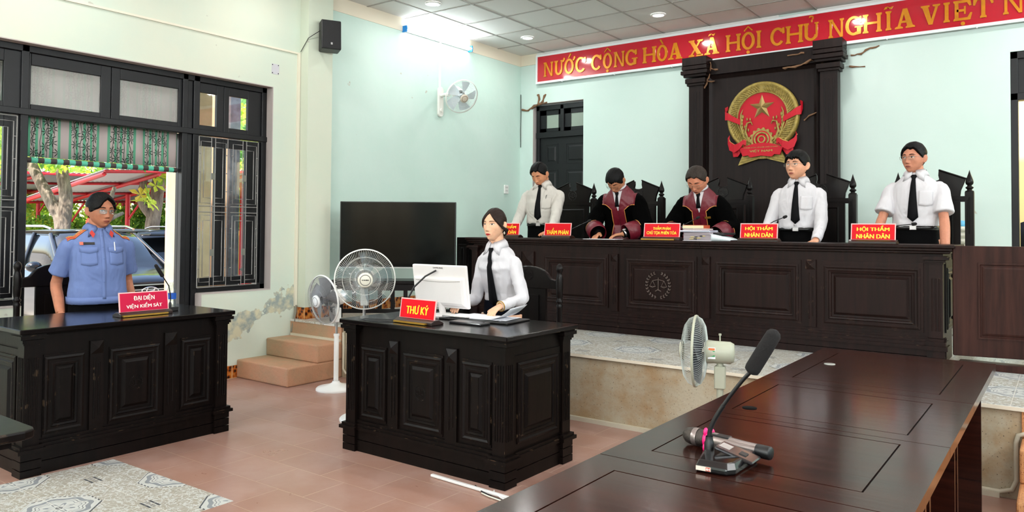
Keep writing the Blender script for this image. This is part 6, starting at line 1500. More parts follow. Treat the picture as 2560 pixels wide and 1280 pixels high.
    def hl(ph):                                           # hairline height against azimuth
        a = abs(math.degrees(ph)); a = a if a <= 180 else 360-a
        T_ = {'short': ((0, .066), (25, .064), (42, .052), (55, .030), (66, .006), (76, -.008), (84, .018), (96, .020), (104, -.03), (125, -.058), (150, -.070), (180, -.072)),
              'fringe': ((0, .050), (20, .056), (38, .047), (52, .018), (64, -.004), (76, -.012), (84, .014), (96, .018), (104, -.03), (125, -.060), (150, -.072), (180, -.074)),
              'parted': ((0, .070), (15, .064), (30, .050), (44, .026), (56, .004), (68, -.008), (78, -.010), (86, .016), (96, .018), (104, -.03), (125, -.06), (150, -.072), (180, -.074)),
              'bun': ((0, .078), (14, .066), (28, .046), (42, .024), (54, .004), (66, -.012), (78, -.022), (90, .004), (100, -.01), (112, -.045), (130, -.06), (150, -.062), (180, -.064))}[hair]
        for k in range(len(T_)-1):
            if T_[k][0] <= a <= T_[k+1][0]:
                q = (a-T_[k][0])/(T_[k+1][0]-T_[k][0]); return T_[k][1]+(T_[k+1][1]-T_[k][1])*q
        return T_[-1][1]
    NT, NP = 110, 150; V = []
    for i in range(NT+1):
        th = pi*.80*i/NT
        for j in range(NP):
            ph = 2*pi*j/NP-pi; p = head_point(max(th, .001), ph, {**P, 'nose': 0}); a = abs(math.degrees(ph))
            h = hl(ph)
            if hair == 'fringe' and a < 45: h += -.016*abs(math.sin(ph*13+.6))*(.6+.4*math.sin(ph*5+1))
            if hair == 'parted': h += (.010 if 0 < math.degrees(ph) < 40 else 0)-(.022*gs(math.degrees(ph), -34, 15))
            if hair == 'short': h -= .004*math.sin(ph*9)
            mk = sst(-.003, .006, p.z-h)
            top = sst(-.02, .07, p.z); fr = sst(-.02, -.08, p.y)
            thick = (.007+.011*top+.004*fr) if hair != 'bun' else (.006+.004*top+.010*gs(a, 62, 22)*sst(-.03, .02, p.z)*sst(.09, .03, p.z))
            if a > 80 and p.z < .03: thick *= .75
            if hair == 'bun' and a < 30 and p.z > .05: thick *= .7+.3*abs(math.sin(ph))
            st = noise.noise(Vector((p.x*60, p.y*14, p.z*26)))
            thick += mk*(.0022*st+.0012*noise.noise(Vector((p.x*190, p.y*30, p.z*60))))
            if hair in ('short', 'parted') and tilt: thick *= 1-.55*gs(p.x, tilt*.030, .0035)*sst(.03, .05, p.z)
            nrm = Vector((p.x/.074**2, p.y/.09**2, p.z/.112**2)).normalized()
            V.append(p+nrm*(thick*mk-.006*(1-mk)))
    F = [(i*NP+j, i*NP+(j+1) % NP, (i+1)*NP+(j+1) % NP, (i+1)*NP+j) for i in range(NT) for j in range(NP)]
    m = MB(Mh); m.add(V, F, True)
    if hair == 'bun':
        m.ell((0, .098, -.045), (.036, .032, .036), 20, 12)
        for sd in (-1, 1): m.tube(cr_pts([(sd*.05, -.062, .055), (sd*.071, -.045, .01), (sd*.080, -.012, -.022), (sd*.074, .04, -.035), (sd*.03, .085, -.045)], 4), [.006, .008, .009, .010, .010, .010, .010, .010, .011, .011, .011, .012, .012, .012, .012, .012, .012], 10, flat=1)
    m.obj('hair', hairm, t)
    if hair == 'bun':
        for sd in (-1, 1):
            m = MB(Mh @ Matrix.Translation((sd*.082, -.002, -.048))); q = [(0, .005*math.cos(a), -.008+.008*math.sin(a)) for a in [2*pi*k/18 for k in range(19)]]; m.tube(q, .0022, 6); m.obj('earring', mat('pearl_earring', '#e6dccb', .2, metal=.4), t)
    # ----- glasses
    if glasses:
        gm, lm, yo = glasses; g = MB(Mh); ly = (Mhi @ fp(0, .004)).y-.003; l = MB(Mh)
        for sd in (-1, 1):
            cx = sd*.033; pts = []
            for k in range(25):
                a = 2*pi*k/24; c, q = math.cos(a), math.sin(a); pts.append((cx+.0245*math.copysign(abs(c)**.6, c), ly+.006*abs(c)*(1 if c*sd > 0 else 0)-.003, -.002+.0145*math.copysign(abs(q)**.7, q)))
            g.tube(pts, .0010, 6); l.add(pts[:-1], [tuple(range(24))], False)
            g.tube([(sd*.057, ly+.003, .006), (sd*.076, ly+.03, .006), (sd*.080, .0, .004), (sd*.079, .02, -.004)], .0011, 6)
        g.tube([(-.009, ly-.003, .004), (0, ly-.005, .007), (.009, ly-.003, .004)], .0011, 6)
        go = g.obj('glasses', gm, t); l.obj('lenses', lm, go)
    # ----- clothes
    c2 = .011
    def folds(me, amp, sc=(14, 14, 5), seed=0):
        me.update(); k = len(me.vertices); co = [0.]*(3*k); no = [0.]*(3*k); me.vertices.foreach_get('co', co); me.vertex_normals.foreach_get('vector', no)
        for i in range(0, 3*k, 3):
            x, y, z = co[i:i+3]; w1 = noise.noise(Vector((x*5+seed, y*5, z*4)))*1.6; n = .0025+amp*(.7*noise.noise(Vector((x*sc[0]+seed, y*sc[1], z*sc[2])))+1.0*(.35-abs(noise.noise(Vector((x*sc[0]*1.1+w1, y*sc[1]*1.1+seed, z*sc[2]*1.5+w1)))))+.45*(.3-abs(noise.noise(Vector((x*sc[0]*2.4-w1, y*sc[1]*2.4+seed, z*sc[2]*3.4+w1))))))
            co[i] += no[i]*n; co[i+1] += no[i+1]*n; co[i+2] += no[i+2]*n
        me.vertices.foreach_set('co', co); me.update()
    if outfit == 'shirt':
        zl = .86 if untucked else .955
        prof = [(1.02, .150+c2, .100+belly*.75+c2, -belly*.42), (1.10, .153+c2, .103+belly*.75+c2, -belly*.4), (1.19, .158+c2, .104+belly*.35+c2, -belly*.15), (1.225, .160+c2, .103+c2+breast, -breast*.6), (1.272, .158+c2, .095+c2, .003), (1.305, .140+c2, .086+c2, .006), (1.333, .115+c2, .076+c2, .009), (1.357, .088+c2, .066+c2, .012), (1.377, .077, .068, .012), (1.394, .068, .060, .012)]
        prof = ([(zl, .165+c2, .112+belly*.6+c2, -belly*.3), (.92, .164+c2, .112+belly*.7+c2, -belly*.35)] if untucked else [(zl, .147+c2, .098+belly*.6+c2, -belly*.3), (.975, .152+c2, .104+belly*.75+c2, -belly*.4)])+prof
        if breast: prof = [(z, a*(.88 if z < 1.08 else 1), b_*(.9 if z < 1.08 else 1), yo) for z, a, b_, yo in prof]
        mb = MB(); torso(mb, prof)
        for S, E, Wl, sd in arms:
            mb.ell(S+Vector((-sd*.014, 0, -.008)), (.055*s*slv, .055*s*slv, .048*s), 20, 14)
            if sleeve == 'long':
                e2 = Wl+(E-Wl).normalized()*.006
                mb.tube(cr_pts([S+Vector((-sd*.05, 0, .0)), S, (S+E)/2, E, (E+e2)/2, e2], 4), [r*s*slv for r in (.050, .053, .056, .057, .058, .058, .058, .058, .057, .056, .054, .053, .052, .051, .049, .047, .045, .043, .041, .039, .037)], 22)
            else:
                q = S+(E-S)*.72; mb.tube(cr_pts([S+Vector((-sd*.05, 0, .0)), S, (S+q)/2, q], 4), [r*s*slv for r in (.052, .055, .058, .060, .062, .064, .066, .067, .069, .071, .073, .075, .077)], 24)
        me2 = remesh(mb, .0055, 8); folds(me2, .0085 if sleeve == 'long' else .0070, seed=H*10)
        sh = link_mesh('shirt', me2, shirt, t); sv = bvh_of(me2)
        def sp(x, z, off=.002, dr=(0, 1, 0)):              # a point on the front of the clothes; x, z in unbent body coordinates
            a = bend(Vector((x*s, -.40*s, z*s))); b2 = bend(Vector((x*s, 0, z*s))); d_ = (b2-a).normalized(); h = sv.ray_cast(a, d_)
            return (h[0]-d_*off) if h[0] else b2
        # placket, pocket, buttons
        m = MB(); zs_ = [1.375-.022*k for k in range(int((1.375-zl)/.022))]
        m.loops([[sp(-.013, z, .0015), sp(.0, z, .003), sp(.013, z, .0015)] for z in zs_], False, False, False, True); pk = m.obj('placket', shirt, t, solid=.002)
        m = MB()
        for z in (() if tie else (1.33, 1.25, 1.17, 1.09, 1.01)): m = MB(); m.ell(sp(.0, z, .005), (.0035, .002, .0035), 8, 6); m.obj('button', shirt, pk)
        if pocket:
            for sd in ((1,) if shirt is not BLUES else (-1, 1)):
                x0, x1, z0, z1 = (.040, .135, 1.13, 1.245)
                m = MB(); nx, nz = 8, 8
                V = [sp(sd*(x0+(x1-x0)*i/nx), z0+(z1-z0)*j/nz-(.0 if j else .010*(1-abs(i/nx*2-1))), .0035) for i in range(nx+1) for j in range(nz+1)]
                m.add(V, [(i*(nz+1)+j, i*(nz+1)+j+1, (i+1)*(nz+1)+j+1, (i+1)*(nz+1)+j) for i in range(nx) for j in range(nz)], True); po = m.obj('pocket', shirt, t, solid=.003)
                if shirt is BLUES:
                    m = MB(); V = [sp(sd*(x0-.006+(x1-x0+.012)*i/nx), 1.25-(.032+.012*(1-abs(i/nx*2-1)))*j/2, .0075) for i in range(nx+1) for j in range(3)]
                    m.add(V, [(i*3+j, i*3+j+1, (i+1)*3+j+1, (i+1)*3+j) for i in range(nx) for j in range(2)], True); m.obj('pocket_flap', shirt, po, solid=.003)
        if untucked:
            m = MB(); n = 60; rr = [ring(0, -belly*.3, z, (.168+c2+.004)*bw, (.114+belly*.62+c2+.005)*bw, n) for z in (zl-.002, zl+.045)]; m.loops([[bend(q*s) for q in r_] for r_ in rr], True, False, False); m.obj('hem_band', shirt, t, solid=.004)
        if sleeve == 'long':
            for S, E, Wl, sd in arms:
                m = MB(); d_ = (E-Wl).normalized(); m.tube([Wl-d_*.004, Wl+d_*.05], [.0385*s*slv, .0415*s*slv], 24, False); m.obj('cuff', shirt, t, solid=.003)
    else:                                                  # robe
        mb = MB()
        prof = [(.42, .30, .22, 0), (.80, .25, .18, 0), (1.0, .215, .15+belly*.5, 0), (1.15, .195, .135+belly*.3, 0), (1.225, .180, .120, 0), (1.277, .174, .110, .003), (1.312, .154, .098, .006), (1.34, .128, .088, .010), (1.362, .104, .080, .012), (1.382, .086, .071, .013), (1.400, .076, .064, .014)]
        torso(mb, prof, 56)
        for S, E, Wl, sd in arms:
            mb.ell(S+Vector((-sd*.012, 0, -.004)), (.063*s, .062*s, .056*s), 20, 14); w2 = Wl+(E-Wl).normalized()*.075
            mb.tube(cr_pts([S+Vector((-sd*.05, 0, .0)), S, (S+E)/2, E, (E+w2)/2, w2], 4), [r*s for r in (.056, .060, .063, .065, .067, .070, .073, .076, .079, .081, .083, .085, .087, .088, .088, .088, .087, .086, .085, .084, .082)], 26)
        me2 = remesh(mb, .006, 7); folds(me2, .009, (9, 9, 3.0), H)
        sv = bvh_of(me2)
        def sp(x, z, off=.002, dr=None):
            a = bend(Vector((x*s, -.5*s, z*s))); b2 = bend(Vector((x*s, 0, z*s))); d_ = (b2-a).normalized(); h = sv.ray_cast(a, d_)
            return (h[0]-d_*off) if h[0] else b2
        YW = .172*max(bw, .95)
        def edge(z):                                       # half width of the burgundy panel
            if z > 1.262: return YW
            if z > 1.217: return YW-(YW-.072)*((1.262-z)/.045)**.6
            return .068+.030*max(0, (1.0-z))/.5+.014*sst(1.05, .8, z)
        sh = link_mesh('robe', me2, [VELV, BURG], t); idx_ = []
        for p in me2.polygons:
            c = p.center
            # unbend
            k = sst(.88*s, 1.22*s, c.z); q = piv+(Matrix.Rotation(-LR*sst(.85*s, 1.15*s, c.z), 3, 'X') @ (c-piv))
            x, y, z = q.x/s, q.y/s, q.z/s
            idx_.append(1 if (y < .03 and abs(x) < edge(z) and z > .3) or (z > 1.255 and abs(x) < YW and y < .2) else 0)
        me2.polygons.foreach_set('material_index', idx_)
        for sd in (-1, 1):
            pz = [1.214-.035*k for k in range(17)]
            m = MB(); P_ = [sp(sd*YW*1.01, 1.256, .001), sp(sd*.135, 1.252, .001), sp(sd*.102, 1.240, .001), sp(sd*.080, 1.222, .001)]+[sp(sd*edge(z), z, .001) for z in pz]; m.tube(cr_pts(P_, 3), .0033, 6); m.obj('piping', PIPE, sh)
        m = MB(); m.tube([sp(.004, 1.19-.03*k, .0004) for k in range(14)], .0016, 5); m.obj('front_seam', mat('robe_seam', '#2c040c', .6), sh)
        # white shirt in the neck opening
        m = MB(); V = []; n = 10
        for j in range(n+1):
            z = 1.392-.185*j/n; w_ = .050*(1-j/n)+.002
            V += [sp(-w_+.006*(j/n), z, .0045), sp(0, z, .0052), sp(w_+.006*(j/n), z, .0045)]
        m.add(V, [(j*3+k, j*3+k+1, (j+1)*3+k+1, (j+1)*3+k) for j in range(n) for k in range(2)], True); m.obj('shirt_front', SHIRT, t)
        for S, E, Wl, sd in arms:                          # wide burgundy cuffs
            d_ = (E-Wl).normalized(); a = Wl+d_*.035; b2 = Wl+d_*.17
            m = MB(); m.tube([a, (a+b2)/2, b2], [.084*s, .092*s, .089*s], 28, False, flat=1); m.obj('cuff', BURG, t, solid=.004)
            m = MB(); m.tube([b2-d_*.002, b2+d_*.003], [.0915*s, .0915*s], 28, True); m.obj('cuff_piping', PIPE, t)
            m = MB(); m.tube([Wl+d_*.0, Wl+d_*.06], [.034*s, .040*s], 20, False); m.obj('shirt_cuff', TROU, t, solid=.003)
    if tie:
        m = MB(); V = []; zt = 1.375 if outfit == 'shirt' else 1.385; bot = (zl+.045 if outfit == 'shirt' else 1.20)
        if tie == 'long': bot = .93
        rows = [(zt, .020), (zt-.012, .022), (zt-.035, .013), (zt-.045, .014)]+[(zt-.045-(zt-.045-bot-.035)*k/12, .015+.024*(k/12)) for k in range(1, 13)]+[(bot, .002)]
        if outfit != 'shirt': rows = [(zt, .018), (zt-.012, .021), (zt-.035, .012)]+[(zt-.045-.03*k, .013+.003*k) for k in range(4)]
        T3 = [[sp(-w_, z, .006), sp(0, z, .009), sp(w_, z, .006)] for z, w_ in rows]
        for k in range(4, len(T3)):
            for q in range(3): T3[k][q].y = min(T3[k][q].y, T3[k-1][q].y+.006)      # it hangs, it does not cling
        m.loops(T3, False, False, False, True); m.obj('tie', TIE, t, solid=.003)
    # collar
    cm = shirt if outfit == 'shirt' else SHIRT
    for sd in (-1, 1):
        m = MB(); rows = []; n = 14
        for k in range(n+1):
            ph = math.radians(4+176*k/n); sx, cy_ = math.sin(ph), -math.cos(ph)
            fr = max(0, 1-k/n*2.2)
            op = (.008 if tie else .024)
            zi = 1.383+.010*(1-fr)-(.012 if not tie else 0)*fr
            ns = .3+.7*neck; r0 = Vector((sd*(.060*ns*sx+op*fr*.5), .012+.062*ns*cy_*1.02-.004*fr, zi)); r1 = Vector((sd*(.061*ns*sx+op*fr), .012+.063*ns*cy_-.006*fr, zi+.032-.004*fr)); 
            tip = gs(k/n, .13, .085)
            rr = .069*ns+.010*gs(k/n, .5, .25)+.010*tip
            r2_ = Vector((sd*(rr*sx+op*fr+.018*tip), .012+(rr+.0)*cy_*1.0-.014*fr, 1.378-.056*tip-.008*sx))
            c_w = bend(Vector((0, .012, r2_.z))*s); p_w = bend(r2_*s); dr_ = (p_w-c_w).normalized(); h_ = sv.ray_cast(c_w+dr_*.3, -dr_)   # the flap lies on the cloth
            if outfit != 'shirt': p_w = bend((r1*.4+r0*.6)*s)+dr_*.010
            elif h_[0]: p_w = h_[0]+dr_*.005
            q0, q1 = bend(r0*s), bend(r1*s); rows.append([q0, q1, (q1*.55+p_w*.45)+dr_*.006, p_w])
        m.loops(rows, False, False, False, True); m.obj('collar', cm, t, solid=.003)
    # belt and trousers
    if outfit == 'shirt':
        k2 = .97 if breast else 1
        m = MB(); prof = [(.60, .17, .115, 0), (.80, .168, .122, .002), (.90, .166, .116, 0), (.962, (.152+c2)*k2, (.103+belly*.6+c2)*k2, -belly*.32), (.972, (.152+c2)*k2, (.103+belly*.62+c2)*k2, -belly*.33)]
        if untucked: prof = prof[:3]
        m.loops([[bend(q*s) for q in ring(0, yo, z, a*bw, b_*bw, 44)] for z, a, b_, yo in prof], True, True, True)
        for sd in (-1, 1): m.tube(cr_pts([(sd*.085*s, .0, .72*s), (sd*.10*s, -.005, .45*s), (sd*.11*s, .01, .06*s)], 4), [r*s for r in (.10, .098, .095, .09, .085, .08, .078, .075, .072)], 20)
        link_mesh('trousers', remesh(m, .008, 2), trou, t)
        if not untucked and not breast:
            m = MB(); m.loops([[bend(q*s) for q in ring(0, -belly*.32, z, (.154+c2)*bw, (.106+belly*.62+c2)*bw, 44)] for z in (.935, .968)], True, False, False); be = m.obj('belt', BELT, t, solid=.003)
            c_ = bend(Vector((0, (-(.106+belly*.62+c2)*bw-belly*.32-.004)*s, .952*s))); m = MB(); m.cbox(c_, (.05, .006, .034)); m.obj('buckle', M_METAL, be, bevel=.003)
    for sd in (-1, 1):
        m = MB(); m.loops([[Vector((sd*.11*s+a*math.cos(q), y0+b_*math.sin(q), z)) for q in [2*pi*k/20 for k in range(20)]] for z, a, b_, y0 in ((0, .046, .125, -.04), (.02, .048, .128, -.04), (.05, .044, .115, -.03), (.08, .042, .06, .012))]); m.obj('shoe', SHOE, t)
    return dict(t=t, sp=sp, fp=fp, Mh=Mh, bend=bend, s=s, arms=arms)

GM_T = mat('thin_metal_frame', '#8d8378', .3, metal=.8); GM_B = mat('black_frame', '#0c0c0d', .35)
fw = Vector((0, -1, 0)); UPV = (0, 0, 1)
PZ_ = 1.325
# left end: white shirt, head bowed
p = person('clean-shaven man in a long-sleeved cream shirt at the left end of the bench, head bowed', (-4.53, 6.74, ZD), math.radians(12), 1.65, lean=5, head=(-12, 32, 0),
           hands=[((-4.70, 6.38, PZ_+.012), (-.1, -1, -.05), UPV, .25), ((-4.21, 6.38, PZ_+.012), (-.25, -1, -.05), UPV, .3)], poles=[(-.3, 1, 0), (.3, 1, 0)], tone='#c98a66', shirt=SHIRTC, belly=.035, build=1.04, P={'w': .076, 'cheek': 1.3}, hair='short', tilt=1, down=True, headfwd=.05)
m = MB(); q = p['sp'](.085, 1.25, .008); m.tube([q+Vector((-.004, 0, -.02)), q+Vector((0, -.002, .012)), q+Vector((.01, -.002, .02))], .0028, 6); m.obj('pen', M_BLACK, p['t'])
# the judge with the watch
p = person('judge in a black and burgundy robe bending low over his papers, wearing a wristwatch', (-3.55, 6.76, ZD), math.radians(7), 1.60, lean=27, head=(-8, 48, 4),
           hands=[((-3.655, 6.40, PZ_+.02), (.0, -1, -.15), (-.3, 0, 1), .6), ((-3.40, 6.40, PZ_+.03), (-.8, -.75, -.12), UPV, .45)], poles=[(-.7, .6, .0), (.75, .6, .0)], tone='#bb805f', outfit='robe', P={'w': .074}, hair='fringe', down=True, headfwd=.05, build=1.0, glasses=(GM_B, LENS, 0))
Wl = p['arms'][1][2]; El = p['arms'][1][1]; d_ = (El-Wl).normalized()
m = MB(); m.tube([Wl+d_*.012, Wl+d_*.034], [.036, .038], 20, False); o = m.obj('wristwatch', M_METAL, p['t'], solid=.003)
pr_ = d_.cross(Vector((0, 0, 1))).normalized().cross(d_)*-1; c_ = Wl+d_*.023+Vector((0, -.3, 1)).normalized()*.036
m = MB(); ax = Vector((0, -.3, 1)).normalized(); m.tube([c_-ax*.006, c_+ax*.006], [.020, .019], 20); m.obj('watch_case', M_METAL, o)
m = MB(); m.tube([c_+ax*.006, c_+ax*.0066], [.016, .016], 20); m.obj('watch_face', M_WHITE, o)
# presiding judge
p = person('older greying judge in a black and burgundy robe looking down behind the pile of files', (-2.72, 6.76, ZD), math.radians(5), 1.55, lean=24, head=(-8, 38, 3),
           hands=[((-2.86, 6.40, PZ_+.02), (.1, -1, -.1), UPV, .4), ((-2.50, 6.40, PZ_+.02), (-.4, -1, -.1), UPV, .4)], poles=[(-.6, .7, 0), (.6, .7, 0)], tone='#cb8567', outfit='robe', P={'w': .079, 'cheek': 1.8, 'jaw': .26, 'hs': 1.06}, hair='short', hairm=HAIRG, down=True, headfwd=.05, build=.96, glasses=(GM_T, LENS, 0), neck=1.08)
q = [p['sp'](x, z, .006) for x, z in ((.050, 1.155), (.105, 1.155), (.105, 1.130), (.050, 1.130))]
m = MB(); m.add(q, [(0, 1, 2, 3)], False); m.obj('name_badge', M_GOLD, p['t'], solid=.003)
# young man, long sleeves
p = person('young man in a long-sleeved white shirt and black tie, looking left through thin glasses', (-1.87, 6.74, ZD), math.radians(3), 1.59, lean=2, head=(-19, -2, 0),
           hands=[((-2.11, 6.46, PZ_-.02), (0, -1, -.3), UPV, .4), ((-1.655, 6.44, PZ_-.0), (0, -1, -.2), UPV, .4)], poles=[(-.12, 1, 0), (.12, 1, 0)], tone='#d39a7b', shirt=SHIRT, belly=.02, P={'w': .077, 'cheek': 1.5, 'jaw': .26, 'hs': 1.08}, hair='fringe', glasses=(GM_T, LENS, 0), lips='#96493c', gaze=-.8, neck=1.05)
# right end, short sleeves
p = person('man in a short-sleeved white shirt and black tie at the right end of the bench', (-.97, 6.74, ZD), math.radians(-1), 1.62, lean=0, head=(-20, 0, 0),
           hands=[((-1.25, 6.50, 1.24), (0, -.6, -1), (-1, 0, .2), .5), ((-.735, 6.50, 1.22), (0, -.6, -1), (1, 0, .2), .5)], poles=[(-.45, .9, 0), (.45, .9, 0)], tone='#b97c62', shirt=SHIRT, sleeve='short', belly=.012, P={'w': .074, 'jaw': .32, 'cheek': 1.3}, hair='short', glasses=(GM_T, LENS, 0), gaze=-1.2)
# officer in blue
p = person('officer in a light blue uniform shirt with red shoulder boards, at the left desk', (-5.56, 2.595, 0), math.radians(80), 1.63, lean=-1, head=(14, 3, 0),
           hands=[(None,), (None,)], tone='#ad7054', shirt=BLUES, sleeve='short', tie=False, belly=.028, build=1.06, P={'w': .077, 'cheek': 1.2, 'jaw': .26}, hair='parted', glasses=(GM_T, LENSB, 0), untucked=True, neck=1.1, slv=.9, headfwd=-.012)
sp = p['sp']; s = p['s']; T_ = p['t']; RB = mat('rank_red', '#b3261d', .5); RG = mat('rank_gold', '#c9a24a', .4, metal=.5)
sv_dir = Vector((0, 0, -1))
shirt_o = [c for c in bpy.data.objects if c.parent == T_ and c.name.startswith('shirt')][0]; bv2 = bvh_of(shirt_o.data)
def tp(x, y, off=.004):
    h = bv2.ray_cast(Vector((x, y, 1.6)), sv_dir); return (h[0] if h[0] else Vector((x, y, 1.35)))+Vector((0, 0, off))
for sd in (-1, 1):
    m = MB(); n = 8; V = []
    for i in range(n+1):
        x = .085+.115*i/n; V += [tp(sd*x, -.026), tp(sd*x, .0), tp(sd*x, .026)]
    m.add(V, [(i*3+k, i*3+k+1, (i+1)*3+k+1, (i+1)*3+k) for i in range(n) for k in range(2)], True); o = m.obj('shoulder_board', RB, T_, solid=.006)
    m = MB()
    for yy in (-.027, -.008, .010, .027): m.tube([tp(sd*(.085+.115*k/n), yy, .0075) for k in range(n+1)], .0018, 5)
    for k in range(3): q = tp(sd*(.11+.03*k), .001, .009); m.ell(q, (.006, .006, .003), 6, 4)
    m.obj('gold_braid', RG, o)
    # collar tab
    c_ = [sp(sd*(.060+dx), 1.345+dz, .025) for dx, dz in ((0, .026), (.017, .004), (.002, -.030), (-.014, -.004))]
    m = MB(); m.add(c_, [(0, 1, 2, 3)], False); m.obj('collar_tab', RB, T_, solid=.003)
q = [sp(x, z, .006) for x, z in ((-.118, 1.285), (-.052, 1.285), (-.052, 1.268), (-.118, 1.268))]
m = MB(); m.add(q, [(0, 1, 2, 3)], False); o = m.obj('name_badge', M_BLACK, T_, solid=.003)
q = [sp(x, z, .0085) for x, z in ((-.138, 1.287), (-.119, 1.287), (-.119, 1.266), (-.138, 1.266))]
m = MB(); m.add(q, [(0, 1, 2, 3)], False); m.obj('badge_emblem', mat('badge_orange', '#c9563a', .4), T_, solid=.003)
m = MB(); m.tube([sp(.075, 1.225, .011), sp(.075, 1.285, .010)], .0035, 6); m.obj('pen', M_WHITE, T_)
# the clerk
p = person('woman in a white shirt and black tie with red lipstick, standing at the clerk desk', (-3.20, 4.24, 0), math.radians(2), 1.525, lean=9, head=(0, 0, 0),
           hands=[((-3.30, 3.93, .90), (.1, -1, -.25), UPV, .45), ((-2.975, 3.93, .895), (-.1, -1, -.30), UPV, .55)], poles=[(-.25, 1, 0), (.2, 1, 0)], tone='#dcab8c', shirt=SHIRT, tie='long', trou=NAVY, P={'w': .070, 'jaw': .40, 'cheek': .9, 'nose': .85}, hair='bun', hairm=HAIRB, lips='#a8161c', build=.86, shw=.136, neckl=.022, breast=.010, pocket=False, gaze=-.3, neck=.88, slv=.80)
Wl, El = p['arms'][1][2], p['arms'][1][1]; d_ = (El-Wl).normalized(); m = MB(); m.tube([Wl+d_*-.002, Wl+d_*.004], [.036, .036], 20); m.obj('bracelet', M_GOLD, p['t'])
# ================================================================ OUTSIDE
GZ = -.35
struct(box(-70, -30, GZ-.2, -8.6, 60, GZ).obj('ground', mat('sunlit_concrete_yard', '#9b958c', .9, var=(1.5, .15))))
struct(box(-8.6, -6, GZ-.2, XL-T, 12, -.01).obj('floor_veranda', mat('veranda_tile', '#b8aa9c', .5, var=(2, .1))))
CREAMC = mat('weathered_cream_column', '#e0cfae', .8, var=(5, .12))
m = box(-8.3, 4.62, -.02, -7.98, 4.98, 4.2).obj('veranda_column', CREAMC, bevel=.01); struct(m)
struct(box(-9.9, 5.5, GZ, -9.6, 6.24, 4.5).obj('wall_wing', mat('peach_wall', '#e6b48d', .8, var=(2, .08))))
struct(box(-9.75, 6.24, GZ, -9.55, 6.40, 4.5).obj('wing_column', mat('grey_streaked_column', '#4d5057', .5, var=(8, .4))))
struct(box(-9.9, 7.1, GZ, -9.6, 9.5, 4.5).obj('wall_wing', mat('peach_wall2', '#dba983', .8)))
struct(box(-8.8, -8, 3.3, XL-T, 12, 3.45).obj('roof_veranda', mat('veranda_soffit', '#cfc8b8', .8)))
struct(box(-24.4, 12.4, GZ, -24.1, 24, 1.25).obj('boundary_wall', mat('ochre_wall', '#c9a04a', .85, var=(3, .15))))
# fence of iron pickets
t = thing('picket_fence', 'dark iron picket fence far behind the parked cars', 'fence', (-28, 0, GZ))
m = MB()
for k in range(90): y = 2+k*.16; m.box(-.012, y-.01, 0, .012, y+.01, 1.75)
m.obj('pickets', M_BLACKP, t); box(-.02, 2, 1.3, .02, 16.3, 1.34).obj('rail', M_BLACKP, t); box(-.02, 2, .35, .02, 16.3, .39).obj('rail', M_BLACKP, t)
# carports: red steel under corrugated sheet
REDS = mat('red_steel_paint', '#b5121f', .45); CORR = mat('corrugated_sheet', '#a9a8a8', .5, metal=.2)
def far(p, k=1.28): return tuple(c+(q-c)*k for q, c in zip(p, (0, 0, 1.4)))
def carport(label, pts, posts, zf):
    """pts: four roof corners; posts: ground positions"""
    t = thing('carport', label, 'carport', (0, 0, 0))
    a, b_, c, d = [Vector(far(p)) for p in pts]; posts = [far(p) for p in posts]
    m = MB(); nu, nv = 90, 2; V = []
    for i in range(nu+1):
        for j in range(nv+1):
            p = a.lerp(b_, i/nu).lerp(d.lerp(c, i/nu), j/nv); V.append(p+Vector((0, 0, .035*(i % 2))))
    m.add(V, [(i*(nv+1)+j, i*(nv+1)+j+1, (i+1)*(nv+1)+j+1, (i+1)*(nv+1)+j) for i in range(nu) for j in range(nv)], False); m.obj('roof_sheet', CORR, t, solid=.004)
    for k in range(5):
        u = k/4; p, q = a.lerp(b_, u), d.lerp(c, u); m = MB(); m.tube([p-Vector((0, 0, .10)), q-Vector((0, 0, .10))], .06, 4); m.obj('rafter', REDS, t)
    for k in range(4):
        u = k/3; p, q = a.lerp(d, u), b_.lerp(c, u); m = MB(); m.tube([p-Vector((0, 0, .04)), q-Vector((0, 0, .04))], .04, 4); m.obj('purlin', REDS, t)
    for x, y, h in posts:
        m = MB(); m.tube([(x, y, GZ), (x, y, h)], .065, 12); m.obj('post', REDS, t)
        m = MB(); m.tube([(x, y, h-.75), (x+.55, y+.2, h-.05)], .03, 6); m.obj('brace', REDS, t)
    return t
carport('nearer red steel carport under a corrugated roof, right of the officer\'s head', [(-14.6, 6.9, 2.45), (-15.2, 11.5, 2.75), (-21.5, 12.0, 2.15), (-20.5, 7.6, 1.98)], [(-17.02, 8.57, 2.1), (-20.4, 8.8, 2.0), (-16.9, 11.4, 2.4)], 0)
carport('farther red steel carport, left of the officer\'s head', [(-19.2, 6.2, 2.62), (-20.2, 12.5, 2.75), (-27.0, 13.0, 2.4), (-26.0, 5.8, 2.2)], [(-21.93, 8.68, 2.3), (-24.5, 6.6, 2.2), (-21.5, 10.7, 2.4), (-24.6, 11.8, 2.3)], 0)
# lantern
t = thing('lantern', 'small orange-red paper lantern hanging behind the officer\'s ear', 'lantern', (-22.0, 10.1, 1.49))
MB().ell((0, 0, 0), (.17, .17, .16), 14, 10).obj('shade', mat('lantern_red', '#e2451d', .6), t); MB().tube([(0, 0, -.2), (0, 0, .6)], .02, 6).obj('cord', REDS, t)
